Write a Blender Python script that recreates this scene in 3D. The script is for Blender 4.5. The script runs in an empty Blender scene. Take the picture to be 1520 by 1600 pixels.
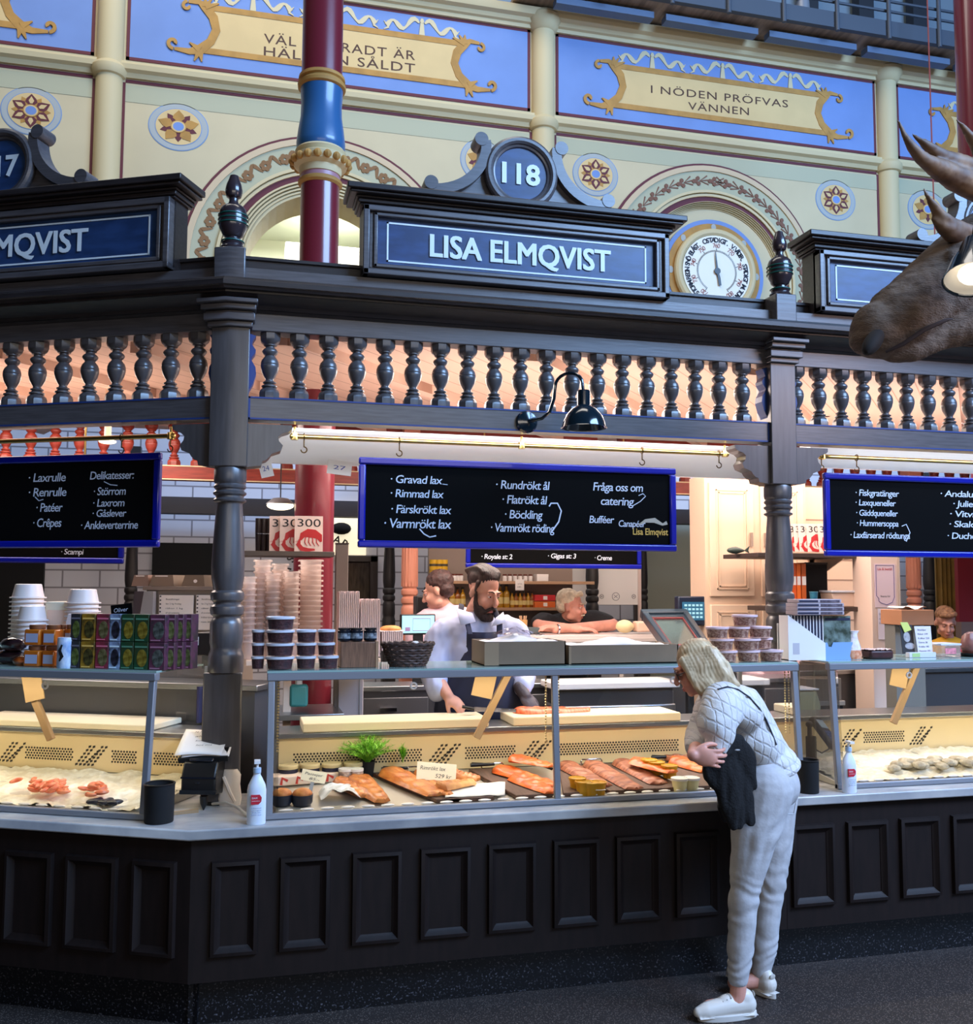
import bpy, bmesh, math, random
from mathutils import Vector, Matrix, noise
rng = random.Random(7)
S = bpy.context.scene
COL = S.collection
PI = math.pi

def srgb(r, g, b):
    f = lambda c: (c/255/12.92) if c/255 <= .04045 else ((c/255+.055)/1.055)**2.4
    return (f(r), f(g), f(b), 1)

# ---------------------------------------------------------------- camera
PITCH, YAW, ROLL, FPX = .0765170, .2441061, .004, 1500.
CP = Vector((.18796, -4.05059, 1.75))
FW = Vector((math.sin(YAW)*math.cos(PITCH), math.cos(YAW)*math.cos(PITCH), math.sin(PITCH)))
_r0 = Vector((math.cos(YAW), -math.sin(YAW), 0)); _u0 = _r0.cross(FW)
RT = _r0*math.cos(ROLL) + _u0*math.sin(ROLL)
UP = _u0*math.cos(ROLL) - _r0*math.sin(ROLL)
cd = bpy.data.cameras.new('camera'); cam = bpy.data.objects.new('camera', cd); COL.objects.link(cam)
cam.matrix_world = Matrix(((RT.x, UP.x, -FW.x, CP.x), (RT.y, UP.y, -FW.y, CP.y), (RT.z, UP.z, -FW.z, CP.z), (0, 0, 0, 1)))
cd.sensor_fit = 'VERTICAL'; cd.sensor_height = 24; cd.lens = 24*FPX/1600; cd.clip_start = .05; cd.clip_end = 100
S.camera = cam
# ---------------------------------------------------------------- colour management, sky, lights
S.view_settings.view_transform = 'Standard'; S.view_settings.look = 'None'
S.view_settings.gamma = 1; S.view_settings.use_curve_mapping = False
S.view_settings.exposure = 0.0
W = bpy.data.worlds.new('hall_daylight'); S.world = W; W.use_nodes = True
W.node_tree.nodes['Background'].inputs[0].default_value = srgb(120, 140, 175)
W.node_tree.nodes['Background'].inputs[1].default_value = .05
def area(name, loc, target, sx, sy, power, col):
    l = bpy.data.lights.new(name, 'AREA'); l.shape = 'RECTANGLE'; l.size = sx; l.size_y = sy; l.energy = power; l.color = col[:3]
    o = bpy.data.objects.new(name, l); COL.objects.link(o); o.location = loc
    o.rotation_euler = (Vector(target)-Vector(loc)).to_track_quat('-Z', 'Y').to_euler(); return o
# daylight from the hall roof glazing over the aisle
area('skylight', (8.2, -7.0, 8.8), (1.6, .4, 3.2), 8, 4.0, 2900, (.34, .58, 1))
area('aisle_fill', (.5, -8, 3.6), (1.6, 0, 1.2), 7, 1.2, 120, (1, .90, .78))  # broad dim fill added from the front, for the other stalls' lights
area('neighbour_stall_lamp', (4.6, -2.4, 3.4), (3.6, -1.6, 0), 1.2, .6, 40, (1, .70, .62))
area('rail_strip_light', (1.5, .505, 2.478), (1.5, .80, 2.40), 2.5, .03, 4.5, (.86, .92, 1))  # added light without a fitting, brightens the white fascia
area('rail_strip_light', (4.4, .505, 2.478), (4.4, .80, 2.44), 2.2, .03, 4, (.86, .92, 1))  # same added fill for the fascia of the next bay
area('roof_glazing', (0, 1.5, 11), (2, 5.5, 6), 8, 2.5, 390, (1, .94, .86))
# warm lamps under the ceiling of the stall
area('ceiling_lamp_light', (1.9, 1.45, 2.88), (1.9, 1.45, 0), 2.0, 1.3, 92, (1, .87, .78))
area('ceiling_lamp_light', (-1.0, 2.4, 2.88), (-1.0, 2.4, 0), 1.6, 1.2, 60, (1, .87, .78))
area('ceiling_lamp_light', (4.1, 1.7, 2.88), (4.1, 1.7, 0), 2.2, 1.6, 64, (1, .87, .78))
area('ceiling_uplight', (1.9, 1.4, 2.25), (1.9, 1.4, 3), 2.2, 1.2, 17, (1, .70, .60))
area('ceiling_uplight', (-1.2, 1.9, 2.3), (-1.2, 2.0, 3), 1.6, 1.0, 14, (1, .70, .58))
area('ceiling_uplight', (4.3, 1.5, 2.3), (4.3, 1.6, 3), 2.0, 1.2, 19, (1, .72, .66))
area('far_hall_light', (3.5, 4.6, 4.0), (3.5, 4.4, 0), 6, 1.0, 60, (.95, .95, 1))

# ---------------------------------------------------------------- helpers
def at(u, v, y=None, z=None, x=None):
    """point of a world plane that shows at pixel u, v of the 1520 x 1600 frame"""
    d = FW + RT*((u-760)/FPX) - UP*((v-800)/FPX)
    t = (y-CP.y)/d.y if y is not None else ((z-CP.z)/d.z if z is not None else (x-CP.x)/d.x)
    return CP + d*t
LA = math.atan(.5)                       # the left face of the stall turns back by this angle
FM = Matrix.Identity(4)
FL = Matrix.Rotation(-LA, 4, 'Z')
FLI = FL.inverted()
def atL(u, v, d):
    """same, on the vertical plane at depth d behind the left face; returned in that face's own frame"""
    r = FW + RT*((u-760)/FPX) - UP*((v-800)/FPX)
    o = FLI @ CP; r = FLI.to_3x3() @ r
    t = (d-o.y)/r.y
    return o + r*t
def ppm(y, x=1.5):
    return FPX/((Vector((x, y, 1.5))-CP).dot(FW))

class MB:
    def __init__(s): s.v = []; s.f = []; s.m = []; s.cur = 0
    def add(s, vs, fs):
        o = len(s.v); s.v += [tuple(p) for p in vs]; s.f += [tuple(i+o for i in f) for f in fs]; s.m += [s.cur]*len(fs); return s
    def box(s, x0, x1, y0, y1, z0, z1):
        return s.add([(x0,y0,z0),(x1,y0,z0),(x1,y1,z0),(x0,y1,z0),(x0,y0,z1),(x1,y0,z1),(x1,y1,z1),(x0,y1,z1)],
                     [(0,3,2,1),(4,5,6,7),(0,1,5,4),(1,2,6,5),(2,3,7,6),(3,0,4,7)])
    def cbox(s, c, sz, M=None):
        m = MB().box(-sz[0]/2, sz[0]/2, -sz[1]/2, sz[1]/2, -sz[2]/2, sz[2]/2)
        return s.join(m, Matrix.Translation(c) @ (M or Matrix.Identity(4)))
    def join(s, o, M=None):
        vs = [M @ Vector(p) for p in o.v] if M else o.v
        k = len(s.v); s.v += [tuple(p) for p in vs]; s.f += [tuple(i+k for i in f) for f in o.f]
        s.m += [max(s.cur, q) for q in o.m]; return s
    def xf(s, M): s.v = [tuple(M @ Vector(p)) for p in s.v]; return s
    def prism(s, poly, ax, a, b):
        n = len(poly); mk = {'x': lambda p, t: (t, p[0], p[1]), 'y': lambda p, t: (p[0], t, p[1]), 'z': lambda p, t: (p[0], p[1], t)}[ax]
        return s.add([mk(p, a) for p in poly]+[mk(p, b) for p in poly],
                     [tuple(range(n)), tuple(range(2*n-1, n-1, -1))]+[(i, i+n, (i+1) % n+n, (i+1) % n) for i in range(n)])
    def lathe(s, prof, seg=20, c=(0, 0, 0), sx=1, sy=1, caps=True, ph=0):
        vs = []; fs = []; n = len(prof)
        for r, z in prof:
            for k in range(seg):
                a = 2*PI*k/seg+ph; vs.append((c[0]+sx*r*math.cos(a), c[1]+sy*r*math.sin(a), c[2]+z))
        for i in range(n-1):
            for k in range(seg):
                k2 = (k+1) % seg; fs.append((i*seg+k, i*seg+k2, (i+1)*seg+k2, (i+1)*seg+k))
        if caps: fs += [tuple(range(seg-1, -1, -1)), tuple(range((n-1)*seg, n*seg))]
        return s.add(vs, fs)
    def cyl(s, p, q, r, r2=None, seg=12): return s.tube([p, q], [r, r if r2 is None else r2], seg)
    def tube(s, pts, r, seg=8, closed=False, flat=None):
        pts = [Vector(p) for p in pts]; n = len(pts); rs = r if isinstance(r, (list, tuple)) else [r]*n
        vs = []; fs = []; nrm = None
        for i, p in enumerate(pts):
            if closed: t = pts[(i+1) % n]-pts[i-1]
            else: t = pts[min(i+1, n-1)]-pts[max(i-1, 0)]
            t = t.normalized() if t.length > 1e-9 else Vector((0, 0, 1))
            if nrm is None:
                a = Vector((0, 0, 1)) if abs(t.z) < .9 else Vector((1, 0, 0)); nrm = (a-t*a.dot(t)).normalized()
            else:
                nrm = nrm-t*nrm.dot(t); nrm = nrm.normalized() if nrm.length > 1e-6 else t.orthogonal().normalized()
            b = t.cross(nrm)
            for k in range(seg):
                an = 2*PI*k/seg
                vs.append(p+nrm*(rs[i]*math.cos(an)*(flat or 1))+b*(rs[i]*math.sin(an)))
        m = n if closed else n-1
        for i in range(m):
            for k in range(seg):
                j = (i+1) % n; k2 = (k+1) % seg; fs.append((i*seg+k, i*seg+k2, j*seg+k2, j*seg+k))
        if not closed: fs += [tuple(range(seg-1, -1, -1)), tuple(range((n-1)*seg, n*seg))]
        return s.add(vs, fs)
    def ell(s, c, r, seg=16, rings=10, M=None, fn=None):
        vs = []; fs = []
        if not isinstance(r, (list, tuple)): r = (r, r, r)
        for i in range(rings+1):
            th = PI*i/rings
            for k in range(seg):
                a = 2*PI*k/seg; p = Vector((math.sin(th)*math.cos(a), math.sin(th)*math.sin(a), math.cos(th)))
                if fn: p = fn(p)
                p = Vector((p.x*r[0], p.y*r[1], p.z*r[2]))
                if M: p = M @ p
                vs.append(p+Vector(c))
        for i in range(rings):
            for k in range(seg):
                k2 = (k+1) % seg; fs.append((i*seg+k, (i+1)*seg+k, (i+1)*seg+k2, i*seg+k2))
        return s.add(vs, fs)
    def grid(s, fn, nu, nv):
        vs = [fn(i/nu, j/nv) for j in range(nv+1) for i in range(nu+1)]
        return s.add(vs, [(j*(nu+1)+i, j*(nu+1)+i+1, (j+1)*(nu+1)+i+1, (j+1)*(nu+1)+i) for j in range(nv) for i in range(nu)])
    def stroke(s, pts, w, y, th=.012, closed=False):
        """a raised band of width w (number or list) along 2-D points (x, z), its face at y, thickness th"""
        n = len(pts); ws = w if isinstance(w, (list, tuple)) else [w]*n; L = []; R = []
        for i in range(n):
            if closed: a, b = pts[i-1], pts[(i+1) % n]
            else: a, b = pts[max(i-1, 0)], pts[min(i+1, n-1)]
            dx, dz = b[0]-a[0], b[1]-a[1]; l = math.hypot(dx, dz) or 1
            nx, nz = -dz/l*ws[i]/2, dx/l*ws[i]/2
            L.append((pts[i][0]+nx, pts[i][1]+nz)); R.append((pts[i][0]-nx, pts[i][1]-nz))
        vs = [(p[0], y, p[1]) for p in L]+[(p[0], y, p[1]) for p in R]+[(p[0], y+th, p[1]) for p in L]+[(p[0], y+th, p[1]) for p in R]
        fs = []
        for i in range(n if closed else n-1):
            j = (i+1) % n
            fs += [(i, j, n+j, n+i), (2*n+i, 3*n+i, 3*n+j, 2*n+j), (i, 2*n+i, 2*n+j, j), (n+i, n+j, 3*n+j, 3*n+i)]
        if not closed: fs += [(0, n, 3*n, 2*n), (n-1, 3*n-1, 4*n-1, 2*n-1)]
        return s.add(vs, fs)
    def disc(s, cx, cz, rx, rz, y, th=.01, seg=28):
        return s.prism([(cx+rx*math.cos(2*PI*k/seg), cz+rz*math.sin(2*PI*k/seg)) for k in range(seg)], 'y', y, y+th)
    def mesh(s, name, mats, smooth=30, weld=False):
        me = bpy.data.meshes.new(name); me.from_pydata(s.v, [], s.f)
        for m in mats: me.materials.append(m)
        if len(mats) > 1: me.polygons.foreach_set('material_index', [min(i, len(mats)-1) for i in s.m])
        bm = bmesh.new(); bm.from_mesh(me)
        if weld: bmesh.ops.remove_doubles(bm, verts=bm.verts, dist=1e-5)
        bmesh.ops.recalc_face_normals(bm, faces=bm.faces); bm.to_mesh(me); bm.free()
        if smooth:
            me.shade_smooth(); me.set_sharp_from_angle(angle=math.radians(smooth))
        return me
def link(name, data, parent=None, M=None):
    o = bpy.data.objects.new(name, data); COL.objects.link(o)
    if parent: o.parent = parent
    if M is not None: o.matrix_basis = M
    return o
def build(name, mb, mats, parent=None, smooth=30, bev=0, M=None, label=None):
    if not isinstance(mats, (list, tuple)): mats = [mats]
    o = link(name, mb.mesh(name, mats, smooth), parent, M)
    if bev:
        b = o.modifiers.new('edges', 'BEVEL'); b.width = bev; b.segments = 2; b.limit_method = 'ANGLE'; b.angle_limit = .7
    if label: o['label'] = label
    return o
def tag(o, label, cat, group=None, kind=None):
    o['label'] = label; o['category'] = cat
    if group: o['group'] = group
    if kind: o['kind'] = kind
    return o
def thing(name, label, cat, loc=(0, 0, 0), rz=0, group=None, F=None):
    o = bpy.data.objects.new(name, None); COL.objects.link(o); o.empty_display_size = .05
    o.matrix_world = o.matrix_basis = (F or FM) @ Matrix.Translation(loc) @ Matrix.Rotation(rz, 4, 'Z')
    return tag(o, label, cat, group)
def copy_thing(o, M, label=None):
    def cp(a, par):
        c = a.copy(); COL.objects.link(c)
        if par:
            c.parent = par
        for ch in KIDS.get(a.name, []): cp(ch, c)
        return c
    KIDS = {}
    for q in bpy.data.objects:
        if q.parent: KIDS.setdefault(q.parent.name, []).append(q)
    r = cp(o, None); r.matrix_basis = M
    if label: r['label'] = label
    return r
def struct(o): o['kind'] = 'structure'; return o
T3 = Matrix.Translation
def RX(a): return Matrix.Rotation(a, 4, 'X')
def RY(a): return Matrix.Rotation(a, 4, 'Y')
def RZ(a): return Matrix.Rotation(a, 4, 'Z')
def SC(x, y, z): return Matrix.Diagonal((x, y, z, 1))

# ---------------------------------------------------------------- lettering
_tc = {}
def glyphs(body, bold=0, shear=0, sp=1):
    key = (body, bold, shear, sp)
    if key not in _tc:
        c = bpy.data.curves.new('t', 'FONT'); c.body = body; c.size = 1; c.offset = bold; c.shear = shear; c.space_character = sp; c.resolution_u = 3
        c.fill_mode = 'FRONT'
        o = bpy.data.objects.new('t', c); COL.objects.link(o)
        me = bpy.data.meshes.new_from_object(o.evaluated_get(bpy.context.evaluated_depsgraph_get()))
        _tc[key] = ([tuple(v.co) for v in me.vertices], [tuple(p.vertices) for p in me.polygons])
        bpy.data.objects.remove(o); bpy.data.curves.remove(c); bpy.data.meshes.remove(me)
    return _tc[key]
def fat_letters(mb, body, x0, x1, z, h, y, d):
    for i, (dx, dz) in enumerate(((0, 0), (d, d*.6), (-d, -d*.6), (d, -d*.6), (-d, d*.6))): letters(mb, body, x0+dx, x1+dx, z+dz, h, y-.0003*i)
    return mb
def letters(mb, body, x0, x1, z, h, y, bold=0, shear=0, sp=1, slope=0, M=None, center=False, vs=None, zs=.7):
    """flat lettering on the plane y: spans x0..x1, baseline z, cap height h"""
    v, f = glyphs(body, bold, shear, sp)
    if not v: return mb
    a = min(p[0] for p in v); b = max(p[0] for p in v)
    k = h/zs; sx = k if x1 is None else (x1-x0)/(b-a)
    if center: x0 -= (b-a)*sx/2
    pts = []
    for p in v:
        X = x0+(p[0]-a)*sx; pts.append(Vector((X, y, z+p[1]*k+slope*(X-x0))))
    if M: pts = [M @ p for p in pts]
    return mb.add(pts, f)

# ---------------------------------------------------------------- materials
_mc = {}
def mat(name, col, rough=.5, metal=0, var=0, scale=12, stretch=(1, 1, 1), bump=0, bscale=None, emit=0, ecol=None, col2=None, spec=.5, sheen=0, sss=0, coat=0):
    if name in _mc: return _mc[name]
    m = bpy.data.materials.new(name); m.use_nodes = True; nt = m.node_tree; b = nt.nodes['Principled BSDF']
    if len(col) == 3: col = srgb(*col)
    b.inputs['Base Color'].default_value = col; b.inputs['Roughness'].default_value = rough; b.inputs['Metallic'].default_value = metal
    b.inputs['Specular IOR Level'].default_value = spec
    if sheen: b.inputs['Sheen Weight'].default_value = sheen
    if sss: b.inputs['Subsurface Weight'].default_value = sss; b.inputs['Subsurface Radius'].default_value = (.01, .004, .002)
    if coat: b.inputs['Coat Weight'].default_value = coat
    if emit:
        b.inputs['Emission Color'].default_value = srgb(*ecol) if ecol else col; b.inputs['Emission Strength'].default_value = emit
    if var or bump or col2:
        tc = nt.nodes.new('ShaderNodeTexCoord'); mp = nt.nodes.new('ShaderNodeMapping'); mp.inputs['Scale'].default_value = stretch
        nt.links.new(tc.outputs['Object'], mp.inputs[0])
        n = nt.nodes.new('ShaderNodeTexNoise'); n.inputs['Scale'].default_value = scale; n.inputs['Detail'].default_value = 6
        nt.links.new(mp.outputs[0], n.inputs['Vector'])
        if var or col2:
            r = nt.nodes.new('ShaderNodeValToRGB')
            c2 = (srgb(*col2) if len(col2) == 3 else col2) if col2 else tuple(c*(1+var) for c in col[:3])+(1,)
            c1 = col if col2 else tuple(c*(1-var) for c in col[:3])+(1,)
            r.color_ramp.elements[0].color = c1; r.color_ramp.elements[1].color = c2
            r.color_ramp.elements[0].position = .36; r.color_ramp.elements[1].position = .64
            nt.links.new(n.outputs['Fac'], r.inputs[0]); nt.links.new(r.outputs[0], b.inputs['Base Color'])
        if bump:
            n2 = n
            if bscale:
                n2 = nt.nodes.new('ShaderNodeTexNoise'); n2.inputs['Scale'].default_value = bscale; n2.inputs['Detail'].default_value = 4
                nt.links.new(mp.outputs[0], n2.inputs['Vector'])
            bp = nt.nodes.new('ShaderNodeBump'); bp.inputs['Strength'].default_value = bump; bp.inputs['Distance'].default_value = .01
            nt.links.new(n2.outputs['Fac'], bp.inputs['Height']); nt.links.new(bp.outputs[0], b.inputs['Normal'])
    _mc[name] = m; return m
def glassmat(name, tint=(1, 1, 1), gl=1., body=None, amt=0):
    m = bpy.data.materials.new(name); m.use_nodes = True; nt = m.node_tree; nt.nodes.clear()
    out = nt.nodes.new('ShaderNodeOutputMaterial'); t = nt.nodes.new('ShaderNodeBsdfTransparent'); t.inputs[0].default_value = (*tint, 1)
    g = nt.nodes.new('ShaderNodeBsdfGlossy'); g.inputs['Roughness'].default_value = .03
    fr = nt.nodes.new('ShaderNodeFresnel'); fr.inputs[0].default_value = 1.45
    mu = nt.nodes.new('ShaderNodeMath'); mu.operation = 'MULTIPLY'; mu.inputs[1].default_value = gl
    mx = nt.nodes.new('ShaderNodeMixShader'); nt.links.new(fr.outputs[0], mu.inputs[0]); nt.links.new(mu.outputs[0], mx.inputs[0])
    base = t
    if amt:
        d = nt.nodes.new('ShaderNodeBsdfDiffuse'); d.inputs[0].default_value = body; tl = nt.nodes.new('ShaderNodeBsdfTranslucent'); tl.inputs[0].default_value = body
        m1 = nt.nodes.new('ShaderNodeMixShader'); m1.inputs[0].default_value = .5; nt.links.new(d.outputs[0], m1.inputs[1]); nt.links.new(tl.outputs[0], m1.inputs[2])
        m2 = nt.nodes.new('ShaderNodeMixShader'); m2.inputs[0].default_value = amt; nt.links.new(t.outputs[0], m2.inputs[1]); nt.links.new(m1.outputs[0], m2.inputs[2]); base = m2
    nt.links.new(base.outputs[0], mx.inputs[1]); nt.links.new(g.outputs[0], mx.inputs[2]); nt.links.new(mx.outputs[0], out.inputs[0])
    return m
WOOD = mat('stall_wood_paint', (80, 75, 75), .34, var=.16, scale=5, stretch=(9, 9, .8), bump=.03, spec=.8)
WOODH = mat('stall_wood_paint_long_grain', (80, 76, 78), .34, var=.2, scale=7, stretch=(1, 6, 14), bump=.04, spec=.8)
WOODD = mat('dark_stall_wood', (44, 38, 38), .38, var=.25, scale=7, stretch=(1, 6, 14), bump=.04)
BASEW = mat('counter_base_paint', (25, 15, 12), .6, spec=.3, var=.2, scale=6, stretch=(6, 6, 1))
BLUEP = mat('blue_edge_paint', (34, 60, 120), .45)
SIGNB = mat('sign_blue_paint', (38, 62, 104), .38, var=.22, scale=9, stretch=(1, 1, 3))
WHITEL = mat('white_letter_paint', (226, 236, 240), .5)
GREENP = mat('green_ring_paint', (16, 92, 84), .35)
BRASS = mat('brass', (190, 160, 95), .28, 1)
STEEL = mat('brushed_steel', (165, 168, 172), .32, 1, var=.08, scale=20, stretch=(1, 20, 20))
STEELD = mat('grey_case_frame', (138, 142, 150), .4, .35)
CHROME = mat('chrome', (215, 215, 220), .12, 1)
CREAM = mat('cream_case_panel', (226, 204, 158), .4)
HOLE = mat('dark_perforation', (52, 46, 38), .7)
BLACK = mat('black_plastic', (16, 16, 18), .4)
BLACKM = mat('matt_black', (11, 11, 13), .85)
WHITE = mat('white_plastic', (232, 230, 228), .4)
PAPER = mat('white_paper', (236, 232, 228), .8)
INK = mat('printed_ink', (60, 58, 62), .8)
GLASS = glassmat('clear_glass', (.97, .985, .975), .8)
CUP = glassmat('clear_cup_plastic', (.96, .95, .94), .8, srgb(250, 244, 240), .24)
TUBP = glassmat('clear_tub_plastic', (.97, .97, .97), .35, srgb(225, 225, 230), .03)
FROST = mat('frosted_lid_plastic', (205, 208, 218), .35)
BOARDBLUE = mat('royal_blue_frame', (6, 20, 150), .3, coat=.3)
SLATE = mat('blackboard_surface', (6, 6, 7), .8, spec=.08)
CHALK = mat('chalk_lettering', (206, 214, 230), .9)
# ================================================================ the setting
def floor_mat():
    m = mat('dark_terrazzo', (44, 38, 35), .6); nt = m.node_tree; b = nt.nodes['Principled BSDF']
    tc = nt.nodes.new('ShaderNodeTexCoord'); v = nt.nodes.new('ShaderNodeTexVoronoi'); v.inputs['Scale'].default_value = 130
    r = nt.nodes.new('ShaderNodeValToRGB'); r.color_ramp.elements[0].color = srgb(122, 108, 98); r.color_ramp.elements[1].color = srgb(46, 39, 36)
    r.color_ramp.elements[0].position = .1; r.color_ramp.elements[1].position = .38
    nt.links.new(tc.outputs['Object'], v.inputs['Vector']); nt.links.new(v.outputs['Distance'], r.inputs[0]); nt.links.new(r.outputs[0], b.inputs['Base Color'])
    return m
FLOORM = floor_mat()
struct(build('floor', MB().box(-9, 13, -9, 7, -.1, 0), FLOORM, smooth=0))
WALLM = mat('cream_wall_paint', (202, 186, 148), .75, var=.05, scale=1.2)
PALE = mat('pale_green_band_paint', (178, 176, 146), .75)
MAROON = mat('maroon_line_paint', (96, 36, 46), .7)
BLUEF = mat('frieze_blue_paint', (112, 140, 192), .7, var=.05, scale=2)
GOLD = mat('ochre_ornament_paint', (176, 130, 62), .7, var=.12, scale=9)
PLAQ = mat('plaque_cream_paint', (214, 184, 128), .75, var=.04, scale=3)
RIBB = mat('ribbon_cream_paint', (208, 192, 152), .75)
TXT = mat('brown_inscription_paint', (84, 58, 46), .8)
PINKL = mat('pale_rose_paint', (206, 182, 146), .75)
GREYP = mat('pale_blue_grey_paint', (168, 172, 168), .75)
MOULD = mat('cream_moulding', (206, 188, 144), .65)
YW = 5.5
aL = (.87, 4.9, 1.38); aR = (5.15, 5.16, 1.32)
rin = .87 - at(382, 400, y=YW).x
mb = MB()
arc = [(aL[0]+rin*math.cos(PI-PI*k/24), aL[1]+rin*math.sin(PI-PI*k/24)) for k in range(25)]
mb.prism([(-9, 3.2), (aL[0]-rin, 3.2)]+arc+[(aL[0]+rin, 3.2), (14, 3.2), (14, 7.945), (-9, 7.945)], 'y', YW, YW+.5)
wall = struct(build('wall_back', mb, WALLM, smooth=0))
# mouldings running along the wall
cor = [(0, 6.64), (-.03, 6.64), (-.05, 6.68), (-.09, 6.70), (-.10, 6.745), (-.06, 6.76), (-.06, 6.79), (0, 6.81)]
build('string_course', MB().prism([(YW+a, b) for a, b in cor], 'x', -9, 14), MOULD, wall)
cor = [(0, 7.74), (-.04, 7.74), (-.05, 7.775), (-.08, 7.785), (-.10, 7.82), (-.15, 7.835), (-.17, 7.87), (-.18, 7.90), (-.14, 7.93), (0, 7.94)]
build('upper_cornice', MB().prism([(YW+a, b) for a, b in cor], 'x', -9, 14), MOULD, wall)
build('pale_band', MB().box(-9, 14, YW-.004, YW+.01, 6.41, 6.58), PALE, wall, smooth=0)
PX = [-5.52, -1.205, 3.175, 7.436, 11.7]
ln = MB()
for i, x in enumerate(PX[:-1]):
    a, b = x+.15, PX[i+1]-.15
    ln.box(a, b, YW-.006, YW+.01, 6.60, 6.63)
    ln.box(a-.03, a, YW-.006, YW+.01, 3.3, 6.6); ln.box(b, b+.03, YW-.006, YW+.01, 3.3, 6.6)
build('maroon_border_line', ln, MAROON, wall, smooth=0)
for x in PX:
    p = MB(); prof = [(.125, 3.3), (.125, 6.62), (.15, 6.63), (.17, 6.67), (.17, 6.71), (.15, 6.74), (.125, 6.76), (.125, 7.72), (.15, 7.74), (.17, 7.78), (.2, 7.82), (.21, 7.87), (.19, 7.90), (.15, 7.93), (.05, 7.944)]
    p.lathe(prof, 24, (x, YW, 0)); build('pilaster', p, MOULD, wall)
INSC = {0: None, 1: (('VÄL FODRADT ÄR', 'HÄLFTEN SÅLDT')), 2: ('I NÖDEN PRÖFVAS', 'VÄNNEN'), 3: None}
def scroll(cx, cz, r, a0, turns, dirn, n=14):
    return [(cx+r*(1-.75*k/n)*math.cos(a0+dirn*turns*2*PI*k/n), cz+r*(1-.75*k/n)*math.sin(a0+dirn*turns*2*PI*k/n)) for k in range(n+1)]
for i in range(4):
    a, b = PX[i]+.145, PX[i+1]-.145; z0, z1 = 6.83, 7.74; xm = (a+b)/2; y = YW-.008
    pn = build('frieze_panel', MB().box(a+.03, b-.03, y, YW+.01, z0+.03, z1-.03), BLUEF, wall, smooth=0)
    fr = MB()
    fr.box(a, b, y-.002, YW, z0, z0+.03); fr.box(a, b, y-.002, YW, z1-.03, z1); fr.box(a, a+.03, y-.002, YW, z0, z1); fr.box(b-.03, b, y-.002, YW, z0, z1)
    build('panel_border', fr, MAROON, pn, smooth=0)
    w = 1.36; zt, zb = 7.47, 7.02
    poly = []
    def endc(s):
        pts = [(xm+s*w, zb), (xm+s*(w-.1), zb+.1), (xm+s*(w-.15), (zt+zb)/2), (xm+s*(w-.12), zt-.1), (xm+s*(w-.04), zt)]
        return pts
    R_, L_ = endc(1), endc(-1)
    build('plaque', MB().prism(R_+L_[::-1], 'y', y-.006, y), PLAQ, pn, smooth=0)
    g = MB()
    for z in (zt, zb): g.stroke([(xm-w+.02, z), (xm+w-.02, z)], .06, y-.011)
    for s in (1, -1):
        e = endc(s); g.stroke([(e[0][0]+s*.24, zb-.02), (e[0][0]+s*.1, zb-.03), e[0], e[1], e[2], e[3], e[4], (e[4][0]+s*.06, zt+.04), (e[4][0]+s*.16, zt+.03)], [.03, .06, .1, .08, .08, .09, .09, .05, .03], y-.013)
        g.stroke(scroll(e[0][0]+s*.25, zb+.035, .06, -PI/2, .8, s), .034, y-.018)
        g.stroke(scroll(e[4][0]+s*.17, zt-.02, .05, PI/2, .8, -s), .03, y-.018)
        for w_, (dx, dz) in enumerate(((-.02, -.12), (.05, -.12), (.1, .06))): g.stroke([e[0], (e[0][0]+s*dx, zb+dz)], [.07, .01], y-.0145-.001*w_)
        for w_, (dx, dz) in enumerate(((-.06, .09), (.0, .1), (-.13, .05))): g.stroke([e[4], (e[4][0]+s*dx, zt+dz)], [.06, .01], y-.0145-.001*w_)
    build('scroll_frame', g, GOLD, pn)
    rb = MB()
    for k in (-1, 0, 1):
        cx = xm+k*.86; cz = 7.60
        rb.stroke([(cx, cz+.08), (cx, cz-.10)], [.025, .06], y-.012); rb.disc(cx, cz+.05, .022, .022, y-.014, .012, 10)
        for s in (1, -1):
            rb.stroke([(cx+s*(.03+t*.34), cz+.03+.05*math.sin(t*9.5)-.07*t) for t in [q/14 for q in range(15)]], [.018+.034*abs(math.sin(q*.55)) for q in range(15)], y-.009)
            rb.stroke([(cx+s*.35, cz-.06), (cx+s*.40, cz-.0)], [.024, .006], y-.0105); rb.stroke([(cx+s*.35, cz-.06), (cx+s*.40, cz-.09)], [.024, .006], y-.0115)
    build('ribbon_bow', rb, RIBB, pn)
    if INSC[i]:
        t = MB()
        if i == 1:
            P = [(at(412, 68, y=YW), at(648, 95, y=YW)), (at(412, 88, y=YW), at(648, 115, y=YW))]
        else:
            P = [(at(1016, 146, y=YW), at(1230, 169, y=YW)), (at(1074, 172, y=YW), at(1169, 181, y=YW))]
        for body, (p, q) in zip(INSC[i], P):
            letters(t, body, p.x, q.x, p.z, .098 if i == 1 else .088, y-.0075, bold=.004, sp=1.12, slope=(q.z-p.z)/(q.x-p.x))
        build('inscription', t, TXT, pn, smooth=0)
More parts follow.
